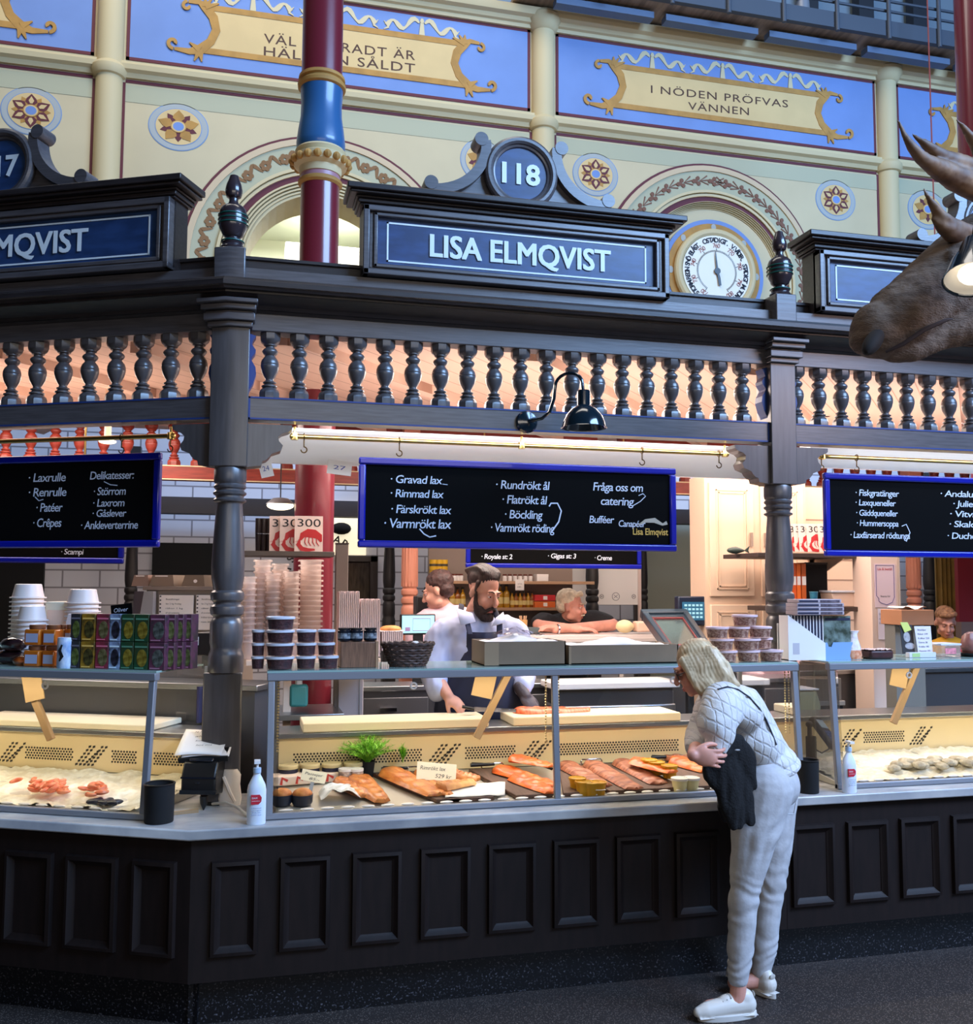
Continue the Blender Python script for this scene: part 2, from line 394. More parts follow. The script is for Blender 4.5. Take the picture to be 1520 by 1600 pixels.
# painted rosettes
def rosette(u, v, w, h, kind):
    c = at(u, v, y=YW); rx = (at(u+w/2, v, y=YW).x-at(u-w/2, v, y=YW).x)/2; rz = (at(u, v-h/2, y=YW).z-at(u, v+h/2, y=YW).z)/2; y = YW
    m = MB()
    def D(r, mi, dy):
        m.cur = mi; q = MB().disc(c.x, c.z, rx*r, rz*r, y-dy, dy, 36); k = len(m.v); m.v += q.v; m.f += [tuple(j+k for j in f) for f in q.f]; m.m += [mi]*len(q.f)
    D(1, 1, .004); D(.97, 0, .006); D(.78, 1, .008); D(.755, 2, .010)
    n = 12 if kind else 10
    for ring in (0, 1):
        for k in range(n//2):
            a = 2*PI*(k+.5*ring)/(n//2)+PI/2
            L = .70 if ring == 0 else .64; wd = .20 if ring == 0 else .12
            pts = [(.2, -.04), (.36, -wd), (.5, -wd*.8), (L, 0), (.5, wd*.8), (.36, wd), (.2, .04)]
            poly = [(c.x+rx*(r*math.cos(a)-s*math.sin(a)), c.z+rz*(r*math.sin(a)+s*math.cos(a))) for r, s in pts]
            m.cur = 3 if ring == 0 else 4
            if kind == 0: m.cur = 4 if ring == 0 else 3
            m.prism(poly, 'y', y-.013-.002*(ring == 0), y)
            if kind and ring == 0:
                m.cur = 2; m.prism([(c.x+rx*(r*math.cos(a)-s*math.sin(a)), c.z+rz*(r*math.sin(a)+s*math.cos(a))) for r, s in [(.3, -.04), (.42, -.09), (.6, 0), (.42, .09), (.3, .04)]], 'y', y-.017, y)
    D(.26, 4, .018); D(.23, 2, .019); D(.18, 5, .020)
    build('rosette', m, [GREYP, mat('rosette_blue_line', (112, 146, 190), .7), PLAQ, MAROON, GOLD, BLUEF], wall, smooth=0)
for r in ((49, 174, 97, 75, 1), (279, 199, 95, 74, 0), (752, 251, 66, 67, 0), (930, 273, 71, 67, 1), (1305, 313, 62, 63, 1), (1448, 328, 60, 61, 0)): rosette(*r)
# arches
def arch(cx, cz, R, ri, flower):
    def ring(r0, r1, y0, m=None, seg=56):
        q = m or MB(); pts0 = [(cx+r0*math.cos(PI*1.25-PI*1.5*k/seg), cz+r0*math.sin(PI*1.25-PI*1.5*k/seg)) for k in range(seg+1)]
        pts1 = [(cx+r1*math.cos(PI*1.25-PI*1.5*k/seg), cz+r1*math.sin(PI*1.25-PI*1.5*k/seg)) for k in range(seg+1)]
        return q.stroke([((a[0]+b[0])/2, (a[1]+b[1])/2) for a, b in zip(pts0, pts1)], r1-r0, y0, YW-y0+.02)
    s = R/1.38
    root = build('arch_moulding', ring(R-.09*s, R-.03*s, YW-.03), PINKL, wall)
    build('arch_outer_line', ring(R-.03*s, R, YW-.012), MAROON, root)
    build('arch_painted_band', ring(R-.33*s, R-.09*s, YW-.014), PALE, root)
    q = ring(R-.36*s, R-.33*s, YW-.05); ring(R-.40*s, R-.37*s, YW-.035, q)
    build('arch_inner_bead', q, MOULD, root)
    build('arch_inner_line', ring(R-.46*s, R-.40*s, YW-.016), MAROON, root)
    q = MB(); r = R-.46*s; n = 5; st = (r-ri)/n
    for k in range(n): ring(r-(k+1)*st, r-k*st-.012, YW-.062+k*.012, q)
    build('arch_reveal_step', q, MOULD, root)
    fl = MB(); rm = R-.21*s; N = 20
    for k in range(N+1):
        a = PI*1.06-PI*1.12*k/N; x, z = cx+rm*math.cos(a), cz+rm*math.sin(a)
        t = (-math.sin(a), math.cos(a))
        if flower:
            for j in range(6):
                b = j*PI/3; fl.disc(x+.035*math.cos(b), z+.035*math.sin(b), .024, .024, YW-.022-.0006*j, .02, 8)
            fl.stroke([(x+t[0]*s_-.05*math.sin(s_*40)*math.cos(a), z+t[1]*s_-.05*math.sin(s_*40)*math.sin(a)) for s_ in [.05+.012*w for w in range(12)]], [.012+.03*math.sin(w/11*PI) for w in range(12)], YW-.02)
        else:
            o = 1 if a < PI/2 else -1
            n_ = (math.cos(a), math.sin(a))
            for j, (du, dn) in enumerate(((.0, 0), (-.03, .03), (-.03, -.03), (.025, 0))): fl.disc(x+t[0]*du*-o+n_[0]*dn, z+t[1]*du*-o+n_[1]*dn, .024, .024, YW-.023-.0008*j, .02, 9)
            for j, dn in enumerate((.05, -.05, 0)): fl.stroke([(x+t[0]*.05*o, z+t[1]*.05*o), (x+t[0]*.15*o+n_[0]*dn, z+t[1]*.15*o+n_[1]*dn)], [.006, .016], YW-.019-.0008*j)
    build('painted_flower', fl, mat('vine_brown_paint', (134, 98, 62), .8) if flower else mat('flower_brown_paint', (122, 84, 66), .8), root)
arch(*aL, rin, True); arch(*aR, .80, False)
# bright room behind the open arch
RW = mat('white_room_paint', (218, 222, 205), .8)
q = MB().box(-1.5, 3.2, 8.4, 8.5, 3.2, 7.5); q.box(-1.5, -1.4, YW+.5, 8.4, 3.2, 7.5); q.box(3.1, 3.2, YW+.5, 8.4, 3.2, 7.5); q.box(-1.5, 3.2, YW+.5, 8.5, 6.2, 6.3)
struct(build('wall_far_room', q, RW, smooth=0))
area('far_room_light', (.8, 7.0, 6.1), (.8, 7, 0), 2.2, 1.2, 150, (1, .98, .92))
q = MB().box(.1, 1.7, 6.5, 6.8, 6.08, 6.16)
o = build('ceiling_light', q, mat('fluorescent_tube', (255, 255, 250), .5, emit=2.5)); tag(o, 'white fluorescent ceiling light seen through the open arch', 'light')
q = MB().box(.55, 1.6, 7.4, 8.4, 5.55, 5.85)
tag(build('air_duct', q, mat('duct_white', (190, 192, 182), .6), bev=.02), 'pale boxed air duct in the room behind the arch', 'duct')
q = MB().box(-1.3, 3.0, YW+.35, YW+.4, 3.2, 3.3)
# barometer dial
c = at(1111, 430, y=YW); RB = 55/ppm(YW, c.x)
bt = thing('barometer', 'round white barometer dial with black needle in the arch', 'barometer', (c.x, YW-.1, c.z))
yb = 0
q = MB(); q.cur = 1; q.disc(0, 0, RB*1.60, RB*1.60, .04, .05, 48)
q.cur = 0; q.disc(0, 0, RB*1.47, RB*1.47, .03, .05, 48)
q.cur = 2
for k in range(8): q.disc(RB*1.36*math.cos(k*PI/4), RB*1.36*math.sin(k*PI/4), .03, .04, .026, .01, 10)
build('ornament_ring', q, [GOLD, BLUEF, GREYP], bt)
q = MB().tube([(RB*1.17*math.cos(2*PI*k/48), .0, RB*1.17*math.sin(2*PI*k/48)) for k in range(48)], .045, 10, True)
build('moulded_rim', q, MOULD, bt)
build('dial', MB().disc(0, 0, RB*1.06, RB*1.06, -.03, .05, 48), mat('dial_white', (238, 232, 214), .5), bt)
q = MB(); y = -.034
def ringtext(q, body, r, h, a0, a1, up=True, bold=0):
    n = len(body)
    for k, chh in enumerate(body):
        a = a0+(a1-a0)*(k+.5)/n
        if chh == ' ': continue
        m = MB(); letters(m, chh, 0, None, 0, h, 0, bold=bold, center=True)
        q.join(m, T3((r*math.sin(a), y, r*math.cos(a))) @ RY(a))
R_ = math.radians
for body, a0, a1 in (('STORM', -140, -112), ('REGN', -108, -88), ('SNÖ', -84, -68), ('BLÅST.', -62, -34), ('OSTADIGT.', -26, 26), ('V.VÄDER.', 32, 66), ('STADIGT', 72, 106), ('M.TORRT', 112, 150)):
    ringtext(q, body, RB*.86, RB*.14, R_(a0), R_(a1), bold=.03)
build('dial_lettering', q, mat('dial_black', (40, 44, 60), .7), bt, smooth=0)
q = MB()
for k, n in enumerate(range(720, 801, 10)):
    a = -148+37*k; ringtext(q, str(n), RB*.70, RB*.13, R_(a-8), R_(a+8), bold=.0)
build('dial_numeral', q, mat('dial_red', (150, 78, 70), .7), bt, smooth=0)
q = MB()
for k in range(81):
    a = R_(-148+296*k/80); l = .1 if k % 10 == 0 else .05
    q.stroke([(RB*.58*math.sin(a), RB*.58*math.cos(a)), (RB*(.58+l)*math.sin(a), RB*(.58+l)*math.cos(a))], .006, y, .002)
build('dial_scale', q, INK, bt, smooth=0)
q = MB().stroke([(.03, -RB*.42), (.02, -RB*.2), (0, 0), (-.012, RB*.3), (-.02, RB*.58)], [.03, .03, .02, .016, .006], -.05, .006); q.disc(0, 0, .036, .036, -.054, .012, 14)
build('needle', q, BLACK, bt)
# ---------------- gantry above the wall
GM = mat('gantry_grey_paint', (66, 74, 86), .5); GW = mat('gantry_boards', (142, 124, 108), .7, var=.3, scale=2, stretch=(8, 1, 1))
ZG = 7.95
g = thing('roof_gantry', 'grey steel gantry walkway with railing high on the wall', 'gantry', (3.4, 5.3, ZG))
build('deck', MB().box(-.6, 9, -.32, 1.1, .0, .05), GW, g, smooth=0)
build('edge_beam', MB().box(-.6, 9, -.38, -.32, -.01, .17), GM, g, smooth=0)
q = MB()
for z in (.30, .42, .62): q.tube([(-.6, -.35, z), (9, -.35, z)], .016, 8)
build('handrail', q, GM, g)
for k in range(14): build('railing_post', MB().cyl((-.3+k*.66, -.4, -.06), (-.3+k*.66, -.4, .8), .024), GM, g)
for k in range(7):
    a = -.2+k*1.24
    build('light_trough', MB().box(a, a+1.1, -.20, -.08, -.115, -.045), mat('trough_blue_grey', (92, 110, 136), .5), g, smooth=0)
q = MB().lathe([(.03, 0), (.07, .02), (.075, .12), (.04, .15)], 14)
sp = thing('spotlight', 'small round spotlight on the gantry railing', 'spotlight', tuple(at(1253, 18, y=5.02)), 0)
build('lamp_head', MB().lathe([(.03, .12), (.08, .10), (.085, 0), (.06, -.02)], 16), STEELD, sp); build('lens', MB().ell((0, 0, -.015), (.058, .058, .03)), mat('lamp_glass', (220, 225, 230), .2), sp)
q = MB().box(-9, 13, 6.6, 6.7, 7.9, 11)
struct(build('wall_upper', q, mat('upper_wall_grey', (122, 138, 150), .7), smooth=0))
for k in range(9):
    x = 4.6+k*.82
    tag(build('roof_strut', MB().box(x-.11, x+.11, 6.4, 6.55, 7.96, 11), mat('strut_dark', (34, 38, 46), .6), smooth=0), 'dark steel upright behind the gantry railing', 'strut', 'dark roof uprights behind the gantry')
# rear of the hall below the painted wall: tiles and dark doorways
TILE = mat('white_tile', (206, 204, 210), .35)
def tile_mat():
    m = TILE; nt = m.node_tree; b = nt.nodes['Principled BSDF']; tc = nt.nodes.new('ShaderNodeTexCoord')
    mp = nt.nodes.new('ShaderNodeMapping'); mp.inputs['Rotation'].default_value = (PI/2, 0, 0)
    k = nt.nodes.new('ShaderNodeTexBrick'); k.inputs['Scale'].default_value = 1.6; k.inputs['Mortar Size'].default_value = .012
    k.inputs['Color1'].default_value = srgb(204, 202, 208); k.inputs['Color2'].default_value = srgb(196, 194, 202); k.inputs['Mortar'].default_value = srgb(130, 126, 132)
    nt.links.new(tc.outputs['Object'], mp.inputs[0]); nt.links.new(mp.outputs[0], k.inputs['Vector']); nt.links.new(k.outputs[0], b.inputs['Base Color'])
tile_mat()
struct(build('wall_tiled', MB().box(-4, 9, 5.2, 5.3, 0, 3.2), TILE, smooth=0))
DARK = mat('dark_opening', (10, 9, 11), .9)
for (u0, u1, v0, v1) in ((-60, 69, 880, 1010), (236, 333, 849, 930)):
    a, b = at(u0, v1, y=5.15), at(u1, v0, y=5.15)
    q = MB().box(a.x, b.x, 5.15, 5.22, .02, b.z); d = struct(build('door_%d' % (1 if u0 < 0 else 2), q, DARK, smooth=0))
a, b = at(1002, 990, y=5.05), at(1085, 860, y=5.05)
struct(build('wall_partition', MB().box(a.x, at(1085, 900, y=5.05).x+.8, 5.05, 5.15, 0, 2.4), mat('grey_green_paint', (140, 142, 128), .8), smooth=0))
# ================================================================ the stall itself
XA, XB = .106, 2.885            # post axes of the bay in the middle
BAY = XB-XA; YP = .45           # line of the posts
FR = FM @ T3((BAY, 0, 0))       # the bay beyond the second post, same line
def granite():
    m = mat('black_granite', (10, 10, 13), .4); nt = m.node_tree; b = nt.nodes['Principled BSDF']; tc = nt.nodes.new('ShaderNodeTexCoord'); v = nt.nodes.new('ShaderNodeTexNoise'); v.inputs['Scale'].default_value = 110; v.inputs['Detail'].default_value = 3
    r = nt.nodes.new('ShaderNodeValToRGB'); r.color_ramp.elements[0].color = srgb(9, 9, 12); r.color_ramp.elements[1].color = srgb(96, 94, 100); r.color_ramp.elements[0].position = .58; r.color_ramp.elements[1].position = .74
    nt.links.new(tc.outputs['Object'], v.inputs['Vector']); nt.links.new(v.outputs['Fac'], r.inputs[0]); nt.links.new(r.outputs[0], b.inputs['Base Color']); return m
GRAN = granite()
# ---- counter bases with raised panels
def base(F, x0, x1, pans, label):
    t = thing('counter_base', label, 'counter', ((x0+x1)/2, .3, 0), F=F); xm = (x0+x1)/2
    b = MB().box(x0-xm, x1-xm, -.3, .15, .19, .745)
    build('carcass', b, BASEW, t, smooth=0)
    build('plinth', MB().box(x0-xm, x1-xm, -.22, .15, 0, .19), GRAN, t, smooth=0)
    for (a, c) in pans:
        p = MB(); a -= xm; c -= xm; z0, z1 = .285, .655
        out = [(a, z0), (c, z0), (c, z1), (a, z1)]
        def rect(i, y): return [(a+i, y, z0+i), (c-i, y, z0+i), (c-i, y, z1-i), (a+i, y, z1-i)]
        rings = [rect(0, -.3), rect(.004, -.318), rect(.018, -.322), rect(.03, -.308), rect(.04, -.303), rect(.042, -.288)]
        vs = [v for r in rings for v in r]; fs = [(i*4+k, i*4+(k+1) % 4, i*4+4+(k+1) % 4, i*4+4+k) for i in range(len(rings)-1) for k in range(4)]+[(20, 21, 22, 23)]
        p.add(vs, fs); build('raised_panel', p, BASEW, t, smooth=25)
    return t
def pan_from(us, F='M'):
    r = []
    for (u0, u1, v) in us:
        if F == 'M': r.append((at(u0, v, y=-.01).x, at(u1, v, y=-.01).x))
        else: r.append((atL(u0, v, -.01).x, atL(u1, v, -.01).x))
    return r
base(FM, 0, 2.62, pan_from([(328, 404, 1420), (436, 516, 1410), (549, 628, 1405), (656, 736, 1395), (762, 838, 1390), (864, 937, 1380), (962, 1033, 1370), (1055, 1124, 1360), (1148, 1212, 1350)]), 'dark brown panelled counter front below the salmon display')
base(FM, 2.622, 5.5, pan_from([(1237, 1305, 1350), (1324, 1389, 1345), (1407, 1470, 1340), (1488, 1550, 1330)])+[(3.9+.32*k, 4.15+.32*k) for k in range(5)], 'dark brown panelled counter front behind the bent woman in white')
base(FL, -2.8, 0, pan_from([(204, 273, 1420), (100, 181, 1420), (5, 80, 1410), (-92, -14, 1400)], 'L')+[(-1.75-.33*k, -1.5-.33*k) for k in range(3)], 'dark brown panelled counter front under the seafood ice case')
# ---- marble worktop, one continuous slab round the corner
MARB = mat('grey_marble', (196, 194, 190), .22, col2=(150, 152, 156), scale=3.5, stretch=(1, 2.2, 1))
def l2w(x, y): p = FL @ Vector((x, y, 0)); return (p.x, p.y)
q = MB(); o_ = -.035; k_ = .236
poly = [(-.0083, o_), (5.5, o_), (5.5, .62), (.146, .62), l2w(-2.8, .62), l2w(-2.8, o_)]
poly[3] = (.62*k_, .62)
q.prism(poly, 'z', .745, .787)
tag(build('marble_worktop', q, MARB, bev=.006), 'grey veined marble worktop running round the corner of the stall', 'worktop')
# ---- posts
SHAFT = [(.064, 1.62), (.070, 1.60), (.072, 1.585), (.072, 1.50), (.066, 1.475), (.058, 1.47)]
def shaft_profile():
    return [(.078, 1.36), (.078, 1.43), (.074, 1.445), (.068, 1.46), (.069, 1.475), (.073, 1.49), (.073, 1.575), (.066, 1.592), (.060, 1.60), (.060, 1.607), (.072, 1.618), (.075, 1.635), (.072, 1.652), (.060, 1.662), (.060, 1.670),
            (.072, 1.682), (.075, 1.70), (.072, 1.715), (.061, 1.725), (.064, 1.735), (.072, 1.78), (.073, 1.83), (.069, 1.93), (.062, 2.05), (.057, 2.11), (.058, 2.118), (.072, 2.125), (.074, 2.132), (.062, 2.142), (.062, 2.15), (.073, 2.158), (.074, 2.166), (.063, 2.175), (.063, 2.18), (.071, 2.187), (.072, 2.195), (.065, 2.205), (.070, 2.212), (.072, 2.225), (.072, 2.268), (.066, 2.285)]
def wavy(s):
    pr = [(0, 2.62), (.006, 2.64), (.022, 2.67), (.034, 2.715), (.03, 2.745), (.012, 2.775), (.010, 2.785), (.028, 2.81), (.030, 2.825), (.012, 2.85), (.016, 2.865), (.03, 2.89), (0, 2.90)]
    return [(s*(.07+a), z) for a, z in pr]
def bracket_poly(s, L=.20):
    pr = [(0, 2.48), (L, 2.48), (L, 2.462), (L-.015, 2.45), (L-.045, 2.44), (L-.062, 2.425), (L-.058, 2.405), (L-.04, 2.385), (L-.05, 2.36), (L-.09, 2.345), (L-.10, 2.33), (L-.115, 2.315), (L-.13, 2.31), (L-.135, 2.29), (0, 2.28)]
    return [(s*(.07+a), z) for a, z in pr]
FINIAL = [(.055, 0), (.058, .01), (.046, .025), (.05, .035), (.034, .048), (.032, .058), (.045, .068), (.05, .08), (.061, .10), (.0645, .118), (.0645, .124), (.0645, .138), (.0645, .144), (.064, .158), (.0635, .164), (.062, .178), (.055, .196), (.042, .208), (.026, .216), (.020, .232), (.021, .244), (.033, .252), (.038, .268), (.039, .285), (.034, .31), (.024, .335), (.019, .352), (.008, .358)]
def post(F, x, label, corner=False):
    t = thing('stall_post', label, 'post', (x, YP, .787), F=F)
    t.matrix_basis = (F or FM) @ T3((x, YP, .787)) @ (RZ(-LA/2) if corner else Matrix.Identity(4))
    dz = -.787; Z = T3((0, 0, dz))
    build('shaft', MB().lathe(shaft_profile(), 28), WOOD, t, M=Z)
    if corner:      # mitred over the angle of the stall
        a = LA/2; h = .075
        cs, sn = math.cos(a), math.sin(a)
        def mit(e, n):      # half width e along each face, half depth n
            return [(0, -n/cs), (e*cs+n*sn, e*sn-n*cs), (e*cs-n*sn, e*sn+n*cs), (0, n/cs), (-(e*cs-n*sn), e*sn+n*cs), (-(e*cs+n*sn), e*sn-n*cs)]
        sq = lambda q, e, n, z0, z1: q.prism(mit(e, n), 'z', z0, z1)
    else:
        sq = lambda q, e, n, z0, z1: q.box(-e, e, -n, n, z0, z1)
    q = MB(); sq(q, .066 if not corner else .074, .070, .787, 1.36)
    build('lower_block', q, WOOD, t, M=Z, bev=.008)
    q = MB(); sq(q, .073, .073, 2.28, 3.0)
    build('upper_block', q, WOOD, t, M=Z, bev=.004)
    q = MB(); sq(q, .084, .094, 2.915, 2.94); sq(q, .094, .115, 2.94, 2.975); sq(q, .088, .105, 2.975, 2.985); sq(q, .098, .135, 2.985, 3.01); sq(q, .105, .16, 3.01, 3.03)
    build('capital', q, WOODH, t, M=Z, bev=.004)
    for s in (1, -1):
        R = RZ(s*LA/2) if corner else Matrix.Identity(4)
        build('half_baluster', MB().prism(wavy(s), 'y', -.035, .035), BLUEP, t, M=Z @ R, smooth=0)
        build('bracket', MB().prism(bracket_poly(s), 'y', -.05, .05), WOOD, t, M=Z @ R, smooth=0)
    q = MB(); sq(q, .060, .06, 3.1, 3.275)
    build('finial_block', q, WOODH, t, M=Z @ T3((0, -.06, 0)), bev=.006)
    f = build('finial', MB().lathe(FINIAL, 24), mat('finial_varnish', (52, 42, 46), .25, coat=.4), t, M=Z @ T3((0, -.06, 3.272)))
    g = MB()
    for z in (.121, .141, .161, .04): g.tube([(.0655*(1 if z > .1 else .76)*math.cos(k*PI/12), .0655*(1 if z > .1 else .76)*math.sin(k*PI/12), z) for k in range(24)], .0035, 6, True)
    build('ring', g, GREENP, f)
    return t
post(FM, XA, 'dark turned corner post with an acorn finial at the stall corner', True)
post(FM, XB, 'dark turned post with finial beside the barometer, behind the woman')
# ---- balustrades
BAL = [(.030, .060), (.036, .064), (.036, .07), (.026, .076), (.022, .08), (.030, .084), (.031, .089), (.020, .096), (.019, .104), (.026, .118), (.036, .14), (.0415, .165), (.0425, .178), (.041, .181), (.0425, .184), (.041, .187), (.0415, .191), (.036, .208), (.026, .222), (.023, .228), (.030, .236), (.036, .246), (.036, .254), (.030, .263), (.021, .270), (.021, .276), (.030, .282), (.030, .288)]
def baluster_mb():
    q = MB().lathe([(r, z+.0) for r, z in BAL], 14)
    # square foot and head with rounded shoulders
    for z0, z1, up in ((0, .062, 1), (.283, .345, 0)):
        pr = [(.044, 0), (.044, .03), (.040, .045), (.030, .056), (.026, .062)]
        if not up: pr = [(r, .062-z) for r, z in pr][::-1]
        q.lathe([(r*1.1, z0+z) for r, z in pr], 8, ph=PI/8)
    return q
BALM = baluster_mb().xf(SC(1, 1, .307/.345)).mesh('baluster', [WOOD], 40)
def balustrade(F, x0, x1, xs, label, mats=(WOODH, BLUEP), y=YP, bal=None, zoff=0):
    t = thing('balustrade', label, 'balustrade', ((x0+x1)/2, y, 2.5), F=F, group=None); xm = (x0+x1)/2
    build('bottom_rail', MB().box(x0-xm, x1-xm, -.05, .05, 0, .105), mats[0], t, bev=.004)
    q = MB(); e = .008
    for z in (0, .105-e): q.box(x0-xm, x1-xm, -.053, -.048, z, z+e)
    for x in (x0-xm, x1-xm-e): q.box(x, x+e, -.053, -.048, 0, .105)
    build('rail_edging', q, mats[1], t, smooth=0)
    build('top_rail', MB().box(x0-xm, x1-xm, -.05, .05, .41, .50), mats[0], t, bev=.004)
    for x in xs: link('baluster', bal or BALM, t, T3((x-xm, 0, .104)))
    return t
e = .073
x0 = at(421.5, 570, y=YP-.0).x; x1 = at(1159, 615, y=YP).x
balustrade(FM, XA+e, XB-e, [x0+(x1-x0)*k/18 for k in range(19)], 'dark balustrade above the salmon counter with nineteen turned balusters')
balustrade(FR, XA+e, XB-e, [XA+.118+.1362*k for k in range(19)], 'dark balustrade behind the moose muzzle')
x0 = atL(310, 575, YP).x; x1 = atL(19, 580, YP).x; d = (x0-x1)/7
balustrade(FL, -XB+e, -XA-e, [x0-d*k for k in range(18)], 'dark unlit balustrade above the ice case')
# ---- cornice: cove, lip and upper board, one length per bay
def cornice(F, x0, x1, ml, mr, label):
    """ml, mr: how much the ends run on per metre of projection (mitre)"""
    t = thing('cornice', label, 'cornice', ((x0+x1)/2, YP, 2.99), F=F); xm = (x0+x1)/2
    def run(poly, m, name):
        q = MB(); n = len(poly); vs = []
        for s, (xe, k) in enumerate(((x0, ml), (x1, mr))):
            for (y, z) in poly: vs.append((xe-xm+(-1 if s == 0 else 1)*k*(-y), y, z))
        q.add(vs, [tuple(range(n)), tuple(range(2*n-1, n-1, -1))]+[(i, i+n, (i+1) % n+n, (i+1) % n) for i in range(n)])
        return build(name, q, m, t)
    run([(.06, -.0), (-.055, 0), (-.065, .012), (-.075, .012), (-.085, .028), (-.12, .042), (-.15, .062), (-.16, .062), (-.16, .072), (.06, .072)], WOODD, 'cove')
    run([(.06, .072), (-.185, .072), (-.19, .082), (-.20, .086), (-.20, .108), (-.19, .112), (-.185, .122), (-.165, .13), (.06, .138)], WOODD, 'lip')
    run([(.06, .13), (-.07, .132), (-.07, .205), (-.055, .21), (.06, .21)], WOODH, 'upper_board')
    run([(.06, .21), (.0, .21), (.0, .262), (-.012, .266), (-.012, .28), (.06, .28)], WOODD, 'back_rail')
m_ = math.tan(LA/2)
cornice(FM, XA, XB, m_, 0, 'dark moulded cornice under the sign numbered 118')
cornice(FR, XA, XB, 0, 0, 'dark moulded cornice crossing behind the moose head')
cornice(FL, -XB, -XA, 0, m_, 'dark moulded cornice under the sign cut off by the picture edge')
# ---- shop signs with round number boards
def sign(F, xc, num, label, hw=.775, text='LISA ELMQVIST', ts=1.):
    y0 = .40; zb = 3.20
    t = thing('shop_sign', label, 'sign', (xc, y0, zb), F=F)
    H = .40-.06
    build('backboard', MB().box(-hw, hw, -.02, .10, 0, .36), WOODD, t, smooth=0)
    q = MB()
    def fr(i, w, ya):
        q.box(-hw+i, hw-i, ya, -.0, i*.75, i*.75+w); q.box(-hw+i, hw-i, ya, 0, .335-i*.6-w, .335-i*.6)
        q.box(-hw+i, -hw+i+w, ya, 0, i*.75, .335-i*.6); q.box(hw-i-w, hw-i, ya, 0, i*.75, .335-i*.6)
    fr(0, .03, -.065); fr(.03, .02, -.045); fr(.05, .02, -.055)
    build('frame', q, WOODH, t, bev=.005)
    q = MB(); i = .07
    build('sign_panel', MB().box(-hw+i, hw-i, -.03, -.01, .05, .295), SIGNB, t, smooth=0)
    q = MB(); a, b, c_, d_, w, yy = -hw+.115, hw-.115, .076, .268, .008, -.0325
    q.box(a, b, yy, yy+.004, c_, c_+w); q.box(a, b, yy, yy+.004, d_-w, d_); q.box(a, a+w, yy, yy+.004, c_, d_); q.box(b-w, b, yy, yy+.004, c_, d_)
    build('border_line', q, WHITEL, t, smooth=0)
    q = MB(); fat_letters(q, text, -.450*ts, .464*ts, .120, .108, -.0355, .004)
    build('lettering', q, WHITEL, t, smooth=0)
    # crown moulding with returns
    q = MB()
    for (p, z0, z1) in ((.015, .335, .345), (.025, .345, .365), (.035, .365, .376), (.065, .376, .39), (.08, .39, .42)):
        q.box(-hw-p, hw+p, -.03-p, .12, z0, z1)
    q2 = MB().box(-hw-.105, hw+.105, -.135, .12, .41, .42)
    build('crown_moulding', q, WOODD, t, bev=.006)
    # round board
    zc = 3.775-zb; r = .178
    m = build('number_board', MB().disc(0, zc, r-.02, r-.02, -.03, .06, 48), SIGNB, t)
    q = MB().tube([((r-.012)*math.cos(2*PI*k/56), -.035, zc+(r-.012)*math.sin(2*PI*k/56)) for k in range(56)], .022, 10, True)
    q.tube([((r-.035)*math.cos(2*PI*k/56), -.03, zc+(r-.035)*math.sin(2*PI*k/56)) for k in range(56)], .012, 8, True)
    build('board_rim', q, WOODH, m)
    if num: q = MB(); letters(q, num, -.062*len(num)/2*1.05, .062*len(num)/2*1.05, zc-.05, .10, -.036, bold=.03); build('numeral', q, WHITEL, m, smooth=0)
    for s in (1, -1):
        q = MB(); pts = []
        # cheek between the round board and the moulding
        arcp = [(s*(.44-.255*math.sin(a)), .425+.25*(1-math.cos(a))) for a in [PI/2*k/10 for k in range(11)]]
        q.prism([(0, .42), (s*.44, .42)]+arcp+[(s*.1, .60), (0, .5)], 'y', -.01, .03)
        build('cheek', q, SIGNB if 0 else WOODH, t, smooth=0)
        q = MB(); pts = [(s*(.455-.275*math.sin(a)), .448+.25*(1-math.cos(a))) for a in [PI/2*k/14 for k in range(15)]]
        sc1 = [(s*.515, .475), (s*.50, .452)]
        q.stroke(pts+[(s*.185, .715)], [.05]*15+[.055], -.05, .09)
        q.disc(s*.452, .478, .034, .034, -.0535, .097, 18); q.disc(s*.205, .722, .034, .034, -.0535, .097, 18)
        build('scroll', q, WOODH, t)
    return t
sign(FM, 1.457, '118', 'blue shop sign numbered 118 in the middle of the stall')
sign(FL, -1.316, '117', 'shop sign of the neighbouring face numbered 117, cut off by the picture edge', hw=.93, ts=1.055)
sign(FM, 4.19, '', 'blue shop sign half hidden behind the moose head', hw=1.1, ts=1.1)
# ---- ceiling boards of the stall
CEIL = mat('stall_ceiling_boards', (226, 194, 174), .6, var=.08, scale=3, stretch=(1, 8, 1))
def ceil_mat():
    nt = CEIL.node_tree; b = nt.nodes['Principled BSDF']; tc = nt.nodes.new('ShaderNodeTexCoord'); mp = nt.nodes.new('ShaderNodeMapping')
    mp.inputs['Rotation'].default_value = (0, 0, .74); w = nt.nodes.new('ShaderNodeTexWave'); w.inputs['Scale'].default_value = 2.2; w.inputs['Distortion'].default_value = 0
    w.wave_profile = 'SAW'; r = nt.nodes.new('ShaderNodeValToRGB'); r.color_ramp.elements[0].color = srgb(168, 132, 112); r.color_ramp.elements[0].position = .02; r.color_ramp.elements[1].color = srgb(226, 194, 174); r.color_ramp.elements[1].position = .07
    nt.links.new(tc.outputs['Object'], mp.inputs[0]); nt.links.new(mp.outputs[0], w.inputs['Vector']); nt.links.new(w.outputs['Color'], r.inputs[0]); nt.links.new(r.outputs[0], b.inputs['Base Color'])
ceil_mat()
q = MB(); q.prism([(.12, .52), (8.5, .52), (8.5, 3.75), (-1.2, 3.75), l2w(-3.2, 3.2), l2w(-3.2, .52)], 'z', 2.955, 3.0)
